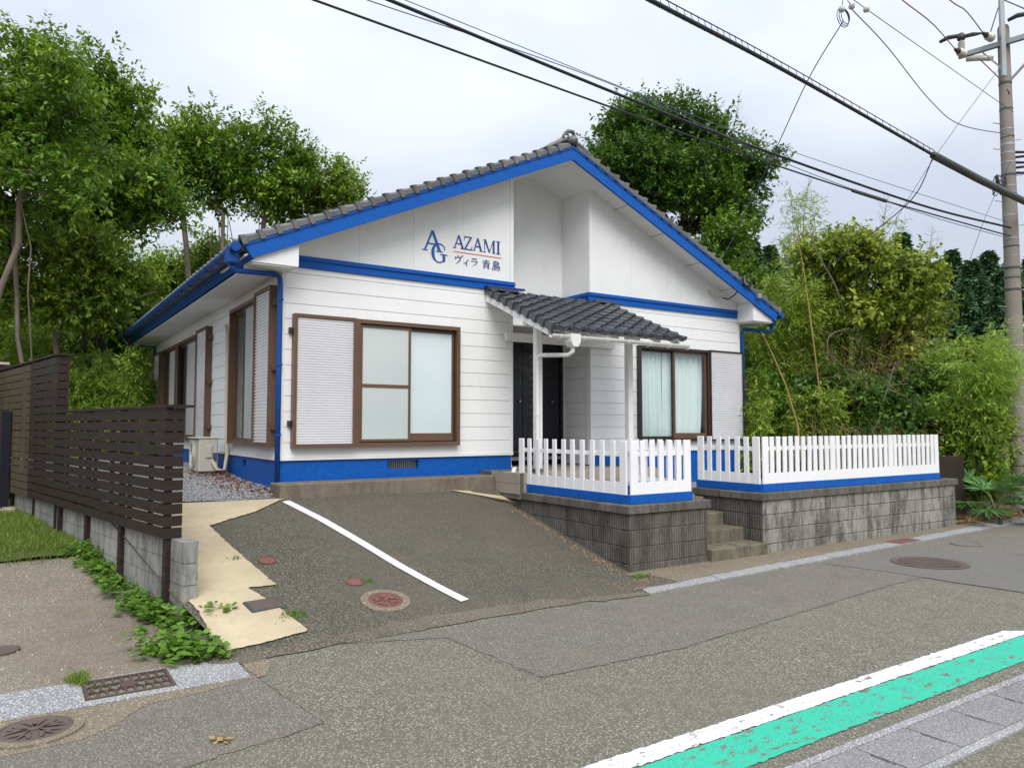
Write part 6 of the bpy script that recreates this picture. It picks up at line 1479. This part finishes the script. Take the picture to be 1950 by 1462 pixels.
# ---- bamboo
def bamboo(label, culms, seed, h, zb, leaves_per, mat='leaf_bamboo', culm='culm_green', arch=.25, leafL=.15, leafW=.02, r0=.018, lo=.3, name='bamboo', group='bamboo clumps', cat='bamboo', spread=.55, wspray=9, base=None):
    r = np.random.default_rng(seed); b0 = np.mean(np.array(culms), 0); T = thing(name, label, cat, tuple(float(x) for x in b0), group); mbs = MB(); Pp, Aa, Tt = [], [], []
    for cb in culms:
        cb = np.array(cb); az_ = r.uniform(0, 6.28); ar = arch * h * r.uniform(.5, 1.3); hh_ = h * r.uniform(.75, 1.08); pts = []
        for t_ in np.linspace(0, 1, 12):
            pts.append(cb + np.array([math.cos(az_) * ar * t_ ** 2.2, math.sin(az_) * ar * t_ ** 2.2, hh_ * (t_ - .22 * arch * t_ ** 3)]))
        mbs.tube(pts, list(np.linspace(r0, r0 * .25, 12)), 6, False)
        pts = np.array(pts)
        nb = int(leaves_per / wspray)
        tt = lo + (1 - lo) * r.random(nb) ** .8; idx = tt * 11; i0 = np.minimum(idx.astype(int), 10); f = (idx - i0)[:, None]
        s = pts[i0] * (1 - f) + pts[i0 + 1] * f; d = norm(r.normal(size=(nb, 3)) * np.array([1, 1, .35]) + np.array([0, 0, .25])); ln = spread * r.uniform(.35, 1.1, nb) * (1.15 - .5 * tt)
        tn = r.normal(.45, .16, nb)
        for k in range(wspray):
            q = (k + 1) / wspray; p = s + d * (ln * q)[:, None]; p[:, 2] -= .35 * (ln * q) ** 2 / spread
            Pp.append(p + r.normal(size=p.shape) * .015); Aa.append(norm(d * .8 + r.normal(size=p.shape) * .55 + np.array([0, 0, -.35]))); Tt.append(tn + r.normal(0, .12, nb) + .12 * q)
    Pp = np.concatenate(Pp); Aa = np.concatenate(Aa); Tt = np.concatenate(Tt); n = len(Pp)
    mbs.build('culms', culm, T, True)
    leaf_obj('foliage', mat, Pp, Aa, norm(np.array([0, 0, 1.0]) + r.normal(size=(n, 3)) * .5), leafL * r.uniform(.6, 1.2, n), leafW * r.uniform(.8, 1.3, n), Tt, parent=T); return T
def spots(u0, u1, d0, d1, n, z, seed):
    r = np.random.default_rng(seed); return [gbase(r.uniform(u0, u1), r.uniform(d0, d1), z) for _ in range(n)]
bamboo('pale bamboo clump growing beside the right house wall', spots(1425, 1500, 16.5, 18, 12, .8, 51), 51, 4.3, .8, 2400, lo=.05, spread=.6)
bamboo('yellow green bamboo clump between house corner and olive tree', spots(1490, 1580, 16.5, 18, 11, .8, 52), 52, 4.7, .8, 2300, lo=.08, spread=.6)
bamboo('tall sparse bamboo tops reaching above the olive tree', spots(1500, 1580, 17, 18, 6, .8, 53), 53, 6.4, .8, 700, lo=.62, arch=.10, spread=.6)
bamboo('thin bamboo shoots with few leaves against the sky', spots(1660, 1760, 17, 18, 5, .8, 54), 54, 5.9, .8, 330, lo=.62, arch=.12, spread=.5)
bamboo('low bamboo grass filling the shade under the clumps', spots(1420, 1700, 14.8, 16, 26, .75, 55), 55, 1.8, .75, 700, lo=.05, spread=.45)
bamboo('feathery bright green bamboo arching beside the utility pole', spots(1800, 1868, 14.5, 15.2, 10, .45, 56), 56, 3.1, .3, 1500, 'leaf_feather', 'culm_green', .34, .13, .018, .010, .35, 'feathery_bamboo', None, 'bamboo', .75, 15)
bamboo('feathery bright green bamboo spilling round the pole to the right', spots(1960, 2060, 15.8, 16.6, 9, .5, 57), 57, 3.3, .3, 1600, 'leaf_feather', 'culm_green', .42, .13, .018, .010, .35, 'feathery_bamboo', None, 'bamboo', .75, 15)
bamboo('loose light bamboo sprays leaning over the sheet fence', spots(1760, 1820, 15.0, 15.6, 6, .5, 58), 58, 2.3, .3, 1100, 'leaf_feather', 'culm_green', .35, .12, .015, .008, .2, 'feathery_bamboo', None, 'bamboo', .45)
bamboo('bright bamboo grass bank seen between the tall fence and the house', spots(130, 300, 17.5, 21, 34, .95, 59), 59, 2.6, 1, 1300, 'leaf_feather', 'culm_green', .25, .16, .03, .010, .03, 'bamboo_grass', 'bamboo grass behind the yard', 'bamboo', .5)
bamboo('bright bamboo grass behind the far end of the gravel yard', spots(250, 300, 22, 26, 16, 1.0, 60), 60, 4.0, 1, 1500, 'leaf_lime', 'culm_green', .25, .18, .035, .012, .03, 'bamboo_grass', 'bamboo grass behind the yard', 'bamboo', .6)
bamboo('bamboo grass showing above the tall plank fence', spots(-40, 110, 17, 19, 16, .95, 61), 61, 3.0, 1, 1100, 'leaf_lime', 'culm_green', .25, .16, .03, .010, .1, 'bamboo_grass', 'bamboo grass behind the yard', 'bamboo', .5)
# two leaning yellow culms and bare tops
def culm(label, pts, r0, mat='culm_yellow'):
    p_ = [Vector(q) for q in pts]; T = thing('bamboo_culm', label, 'bamboo', tuple(p_[0]), 'yellow bamboo culms'); ln = sum((b - a).length for a, b in zip(p_[:-1], p_[1:])); fine = []
    for i in range(len(p_) - 1):
        for t_ in np.linspace(0, 1, 7)[:-1]: fine.append(p_[i].lerp(p_[i + 1], t_))
    fine.append(p_[-1]); n = len(fine); MB().tube(fine, list(np.linspace(r0, r0 * .28, n)), 10).build('cane', mat, T, True)
    for i in range(2, n - 1, 2):
        ax = (fine[i + 1] - fine[i - 1]).normalized(); rr = r0 * (1 - .72 * i / n); MB().lathe([(rr * 1.0, -.008), (rr * 1.22, 0), (rr * 1.0, .008)], fine[i], 10, ax).build('node_ring', mat, T)
    return T
culm('slim yellow bamboo culm standing tall left of the olive tree', (gbase(1566, 15.3, .75), at(1560, 740, 15.3), at(1545, 620, 15.3), at(1530, 510, 15.4), at(1516, 438, 15.4)), .024)
culm('short yellow bamboo culm leaning toward the house corner', (gbase(1528, 14.3, .74), at(1518, 805, 14.3), at(1495, 730, 14.3), at(1470, 672, 14.4), at(1450, 632, 14.4)), .022)
def bare_top(label, u, v0, v1, d, seed):
    r = np.random.default_rng(seed); T = thing('bare_sapling', label, 'sapling', gbase(u, d, .9), 'bare twig tops'); mb = MB(); p0 = np.array(gbase(u, d, .9)); p1 = np.array(at(u, v0, d)); p2 = np.array(at(u + 12, v1, d))
    mb.tube([p0, p1, p2], [.022, .010, .003], 5, False)
    for k in range(14):
        q = r.uniform(0, .9); s = p1 + (p2 - p1) * q; e = s + norm(r.normal(size=3) + np.array([0, 0, 1.1])) * r.uniform(.25, .7) * (1.1 - q); mb.tube([s, e], [.004, .0015], 3, False)
        e2 = s + (e - s) * .6 + norm(r.normal(size=3) + np.array([0, 0, .6])) * .22; mb.tube([s + (e - s) * .6, e2], [.0025, .001], 3, False)
    mb.build('twigs', 'twig_dry', T)
bare_top('leafless sapling top against the sky beside the big evergreen', 1398, 245, 175, 22.2, 71)
bare_top('leafless twiggy top above the tall bamboo', 1530, 420, 330, 17.2, 72)
bare_top('leafless twiggy top above the far end of the olive tree', 1765, 500, 430, 17.4, 73)
bare_top('leafless twiggy top between the wires and the olive tree', 1680, 440, 370, 17.4, 74)
# ---- fan palms
def palm(label, u, v, d, n, size, seed):
    r = np.random.default_rng(seed); c = np.array(at(u, v, d)); T = thing('fan_palm', label, 'palm', gbase(u, d, .02), 'fan palms at the roadside'); g0 = np.array(gbase(u, d, .02))
    MB().tube([g0, g0 + np.array([.02, 0, .15]), c - np.array([0, 0, .1])], [.04, .035, .03], 8).build('trunk', 'bark_dark', T)
    for k in range(n):
        a = 6.283 * k / n + r.uniform(-.3, .3); el = r.uniform(-.15, 1.0); d_ = np.array([math.cos(a) * math.cos(el), math.sin(a) * math.cos(el), math.sin(el)]); pl_ = size * r.uniform(.6, 1.0); h = c + d_ * pl_
        fr_ = thing('frond', '', '', (0, 0, 0)); del fr_['label'], fr_['category']; fr_.parent = T; fr_.location = Vector(c) - T.location
        MB().tube([c - np.array([0, 0, .08]), c + d_ * pl_ * .5 + np.array([0, 0, .05]), h], [.010, .008, .006], 5).build('stalk', 'culm_green', fr_)
        m_ = 22; sd = norm(np.cross(d_, np.array([0, 0, 1.0]))); upv = np.cross(sd, d_); q = np.linspace(-1.5, 1.5, m_)
        A = np.cos(q)[:, None] * d_ + np.sin(q)[:, None] * sd + upv * (.18 * np.cos(q * 9))[:, None] + np.array([0, 0, -.12]); Pp = np.repeat(h[None], m_, 0)
        leaf_obj('leaf_fan', 'leaf_palm', Pp, A, np.repeat(upv[None], m_, 0) + r.normal(size=(m_, 3)) * .1, size * .62 * (.75 + .25 * np.cos(q)), .045, r.normal(.5, .12, m_), parent=fr_)
palm('young fan palm with broad split leaves in front of the utility pole', 1897, 965, 13.4, 8, .62, 81)
palm('fan palm leaning from the ditch beside the brown sheet fence', 1868, 962, 13.9, 6, .58, 82)
palm('fan palm at the road edge past the utility pole', 1985, 955, 13.4, 8, .6, 83)

# ---- far woodland and cedars
r = np.random.default_rng(91); Pp, Nn, Tt, Ll = [], [], [], []
for i in range(1300):
    u = r.uniform(1360, 2100) if i < 750 else r.uniform(-700, 2700); d = r.uniform(48, 100); p = np.array(hill_p(u, d)); R1 = r.uniform(1.6, 3.0); n = 190 if i < 750 else 60; dn = norm(r.normal(size=(n, 3)) + np.array([0, 0, .5])); dn[:, 2] = np.abs(dn[:, 2]) * 1.0 - .15
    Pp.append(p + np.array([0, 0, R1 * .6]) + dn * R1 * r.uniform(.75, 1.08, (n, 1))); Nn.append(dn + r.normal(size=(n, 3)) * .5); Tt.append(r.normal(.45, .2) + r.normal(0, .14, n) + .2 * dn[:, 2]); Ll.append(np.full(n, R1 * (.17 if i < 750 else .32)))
Pp = np.concatenate(Pp); Nn = np.concatenate(Nn); Tt = np.concatenate(Tt); Ll = np.concatenate(Ll)
o = leaf_obj('woodland', 'leaf_forest', Pp, r.normal(size=Pp.shape) + np.array([0, 0, -.3]), Nn, Ll * 1.3, Ll, Tt); tag(o, 'dense green woodland covering the far hill', 'woodland', None, 'stuff')
# one cedar, copied along the ridge
def make_cedar(seed, hgt):
    r = np.random.default_rng(seed); T = thing('cedar_tree', 'x', 'cedar', (0, 0, 0), 'cedars on the far hill')
    MB().tube([(0, 0, -1), (0, 0, hgt * .5), (0, 0, hgt)], [.28, .18, .02], 7).build('trunk', 'bark_dark', T)
    n = 5200; t_ = r.random(n) ** .75; lump = 1 + .28 * np.sin(t_ * 40 + 2 * r.random()) ; a = r.uniform(0, 6.283, n); rr = (hgt * .24) * (1 - t_) ** .8 * lump * np.sqrt(r.uniform(.35, 1, n)) * (1 + .25 * np.sin(a * 5 + t_ * 17))
    P_ = np.stack([rr * np.cos(a), rr * np.sin(a), hgt * (.06 + .94 * t_)], 1); A = np.stack([np.cos(a), np.sin(a), -.35 + r.normal(0, .3, n)], 1)
    leaf_obj('crown', 'leaf_cedar', P_, A + r.normal(size=(n, 3)) * .3, norm(np.array([0, 0, 1.0]) + A * .4 + r.normal(size=(n, 3)) * .4), .55 * r.uniform(.7, 1.2, n), .30, r.normal(.42, .2, n) + .12 * np.sin(a * 3 + t_ * 30), parent=T); return T
def dup(root, loc, rz, sc, label):
    q = root.copy(); COL.objects.link(q); q.location = loc; q.rotation_euler = (0, 0, rz); q.scale = (sc, sc, sc * 1.05); q['label'] = label
    for ch in list(root.children): c = ch.copy(); COL.objects.link(c); c.parent = q
    return q
cd0 = make_cedar(5, 11.0); first = True
labs = ['dark cedar rising left of the utility pole', 'tall pointed cedar beside the pole on the far hill', 'cedar at the left end of the dark far stand', 'cedar peeking above the olive tree', 'cedar half hidden by the utility pole', 'cedar right behind the utility pole', 'small cedar on the slope by the big evergreen', 'cedar beside the small one by the big evergreen', 'low cedar in front of the dark stand', 'low broad cedar below the pointed ones', 'cedar between the olive tree and the dark stand', 'low cedar behind the bright bamboo by the pole', 'cedar above the right roof edge']
for k, (u, vt, d) in enumerate(((1850, 497, 70), (1882, 492, 74), (1812, 488, 78), (1718, 455, 80), (1925, 510, 72), (1965, 500, 74), (1408, 455, 70), (1432, 470, 72), (1868, 545, 62), (1835, 560, 60), (1780, 520, 75), (1895, 580, 58), (1465, 480, 76))):
    top = np.array(at(u, vt, d)); hg = 13.0 if d > 65 else 10.5; p = (float(top[0]), float(top[1]), float(top[2]) - hg); sc = hg / 11.0
    if first: cd0.location = p; cd0.scale = (sc, sc, sc); cd0['label'] = labs[0]; first = False
    else: dup(cd0, p, k * 1.3, sc, labs[k])

# ---- small plants
def weeds(name, label, cat, pts, hs, seed, leafL, leafW, mat, per=14, kind='stuff'):
    r = np.random.default_rng(seed); pts = np.array(pts); n = len(pts); c = np.repeat(pts, per, 0); M = len(c); h = np.repeat(np.array(hs), per) * r.random(M) ** .7
    d = norm(r.normal(size=(M, 3)) * np.array([1, 1, .0]) + np.array([0, 0, .0])); p = c + d * (h * r.uniform(.1, .6, M))[:, None]; p[:, 2] += h
    A = d + np.array([0, 0, .25]) + r.normal(size=(M, 3)) * .25
    o = leaf_obj(name, mat, p, A, norm(np.array([0, 0, 1.0]) + r.normal(size=(M, 3)) * .35), leafL * r.uniform(.6, 1.25, M), leafW * r.uniform(.7, 1.2, M), r.normal(.5, .2, M)); return tag(o, label, cat, None, kind)
r = np.random.default_rng(95); P1, H1 = [], []
for i in range(150):
    t_ = r.random() ** 1.3 * 3.2 - .62; off = r.normal(-.06, .09) if t_ > -.1 else r.normal(.12, .13); q = fpt(t_, off, 0); P1.append((q[0], q[1], pad_z(q[0], q[1]))); H1.append(r.uniform(.05, .20) * (1.1 if t_ < .3 else .8))
weeds('weeds', 'leafy green weeds along the foot of the block wall and fence posts', 'weeds', P1, H1, 96, .075, .052, 'leaf_weed', 13)
P1, H1 = [], []
for i in range(50):
    q = gp(345 + r.normal(0, 35), 1252 + r.normal(0, 9)); P1.append((q[0], q[1], .01)); H1.append(r.uniform(.04, .15))
weeds('weeds', 'clump of round leaved weeds between beige path and grate', 'weeds', P1, H1, 97, .075, .06, 'leaf_weed', 12)
def grass(name, label, xy, zf, h, seed, mat='leaf_grass', w_=.008, lean=.5):
    r = np.random.default_rng(seed); xy = np.array(xy); n = len(xy); P_ = np.array([(a, b, zf(a, b)) for a, b in xy]); A = norm(r.normal(size=(n, 3)) * lean * np.array([1, 1, .2]) + np.array([0, 0, 1.0]))
    o = leaf_obj(name, mat, P_, A, r.normal(size=(n, 3)), h * r.uniform(.5, 1.3, n), w_, r.normal(.5, .22, n)); return tag(o, label, 'grass', None, 'stuff')
xy = [(x, y) for x, y in zip(r.uniform(-4.6, -1.9, 34000), r.uniform(-.6, 4.2, 34000)) if x < fence_x(y) + .1 and r.random() < .25 + .75 * (math.sin(x * 3.1 + 1.2 * math.sin(y * 2.3)) * math.sin(y * 2.7 + x) > -.25) and (y > -.1 or r.random() < .2)]
grass('lawn_grass', 'patchy green grass between parking pad and garden edging', xy, lambda a, b: pad_z(a, b) + .02, .085, 98)
xy = [tuple(np.array(gp(148 + r.normal(0, 11), 1300 + r.normal(0, 5)))) for _ in range(300)]
grass('grass_tuft', 'small tuft of green grass at the corner of the iron grate', xy, lambda a, b: .01, .07, 99, 'leaf_grass', .006, .7)
for k, (u, v, zz, lab) in enumerate(((560, 1192, .03, 'grass tuft where the beige path meets the driveway'), (450, 1046, .52, 'tiny weed at the beige path edge higher up'), (1222, 1097, .03, 'small weed at the foot of the dark block wall corner'), (1462, 1012, .03, 'tiny weed beside the lowest concrete step'), (700, 1105, .24, 'tiny weed at the small rusty lid'))):
    c = gp(u, v, zz); sg_ = .07 if k in (0, 2) else .03; xy = [(c[0] + r.normal(0, sg_), c[1] + r.normal(0, sg_ * .65)) for _ in range(110 if k in (0, 2) else 35)]
    grass('grass_tuft', lab, xy, lambda a, b: max(.0, drive_z(a, b) if b > -4.08 and a < 3.15 else .018), .055, 100 + k, 'leaf_weed', .009, .8)
for k in range(2):
    xy = [(-2.95 - r.random() * .5 - k * .3, 4.75 + r.normal(0, .2)) for _ in range(160)]
    grass('grass_tuft', ('arching grass plant at the foot of the tall plank fence', 'arching leaves beside the dark post on the tall fence')[k], xy, lambda a, b: .55, .42, 110 + k, 'leaf_weed', .022, .55)
# litter: fallen leaves, pebbles, straw
def scatter(name, label, cat, xy, zf, L_, W_, mat, seed, flatn=.25):
    r = np.random.default_rng(seed); n = len(xy); P_ = np.array([(a, b, zf(a, b) + r.uniform(.004, .02)) for a, b in xy]); A = r.normal(size=(n, 3)) * np.array([1, 1, .12])
    o = leaf_obj(name, mat, P_, A, np.array([0, 0, 1.0]) + r.normal(size=(n, 3)) * flatn, L_ * r.uniform(.6, 1.3, n), W_ * r.uniform(.6, 1.3, n), r.random(n)); return tag(o, label, cat, None, 'stuff')
xy = [(-.08 - abs(r.normal(0, .28)), y) for y in np.concatenate([r.uniform(-.2, 2.6, 420), r.uniform(2.2, 3.6, 260)])]
scatter('fallen_leaves', 'reddish brown fallen leaves on gravel along the side wall', 'fallen leaves', xy, lambda a, b: base_z(b) + .025, .06, .032, 'fallen_leaf', 121, .6)
c = gp(975, 921, .80); xy = [(c[0] + r.normal(0, .12), c[1] + r.normal(0, .07)) for _ in range(70)]
scatter('fallen_leaves', 'few fallen leaves on the slab by the porch', 'fallen leaves', xy, lambda a, b: .80, .05, .03, 'fallen_leaf', 122, .6)
def pebbles(name, label, xy, zf, size, mat, seed):
    r = np.random.default_rng(seed); mb = MB()
    for a, b in xy:
        s = size * r.uniform(.5, 1.5); z = zf(a, b); q = [(a + s * r.uniform(.6, 1) * math.cos(k), b + s * r.uniform(.6, 1) * math.sin(k)) for k in (0.3, 1.6, 2.9, 4.1, 5.3)]
        mb.add([(x, y, z - .002) for x, y in q] + [(a + .5 * (x - a), b + .5 * (y - b), z + s * .75) for x, y in q], [(i, (i + 1) % 5, 5 + (i + 1) % 5, 5 + i) for i in range(5)] + [(5, 6, 7, 8, 9)])
    return tag(mb.build(name, mat, at_base=False), label, 'pebbles', None, 'stuff')
xy = [(r.uniform(-1.0, 3.1), r.uniform(-3.9, -.6)) for _ in range(120)]
pebbles('pebbles', 'loose pale pebbles scattered over the driveway', xy, lambda a, b: drive_z(a, b), .008, 'straw', 131)
xy = [(3.14 - abs(r.normal(0, .08)), y) for y in r.uniform(-3.4, -.9, 170)] + [(r.uniform(2.5, 3.3), -3.75 + r.normal(0, .15)) for _ in range(70)]
pebbles('pebbles', 'brown grit and stones gathered along the dark block wall', xy, lambda a, b: max(.015, drive_z(a, b)), .013, 'straw', 132)
xy = [(r.uniform(-2.3, -.05), r.uniform(-.35, 6)) for _ in range(5000)]; xy = [(a, b) for a, b in xy if a > fence_x(b) + .3]
pebbles('gravel_stones', 'grey gravel stones covering the side yard', xy, lambda a, b: base_z(b) + .028, .014, 'gutter_concrete', 133)
xy = [(r.uniform(-4.2, -1.9), r.uniform(-4.0, -.6)) for _ in range(160)]; xy = [(a, b) for a, b in xy if a < fence_x(b)]
pebbles('pebbles', 'small stones lying on the brown parking pad', xy, lambda a, b: pad_z(a, b), .009, 'sand_pebble', 134)
xy = [(10.95 + r.random() * 4.5, -3.05 + r.normal(0, .22)) for _ in range(1500)]
scatter('dry_litter', 'dry straw and brown litter at the road edge under the palms', 'litter', xy, lambda a, b: interp(b, [-3.5, -3.0, -2.2], [.02, .05, .28]), .17, .014, 'straw', 135, .9)
xy = [(10.9 + r.random() * .7, -3.0 + r.normal(0, .12)) for _ in range(260)]
scatter('dry_litter', 'broken bark and chips at the end of the block wall', 'litter', xy, lambda a, b: .06, .13, .03, 'straw', 136, 1.2)
xy = [gp(420 + r.normal(0, 5), 1415 + r.normal(0, 2)) for _ in range(14)]
scatter('fallen_leaves', 'single crushed orange leaf on the road', 'fallen leaves', xy, lambda a, b: .006, .05, .03, 'culm_yellow', 137, .3)
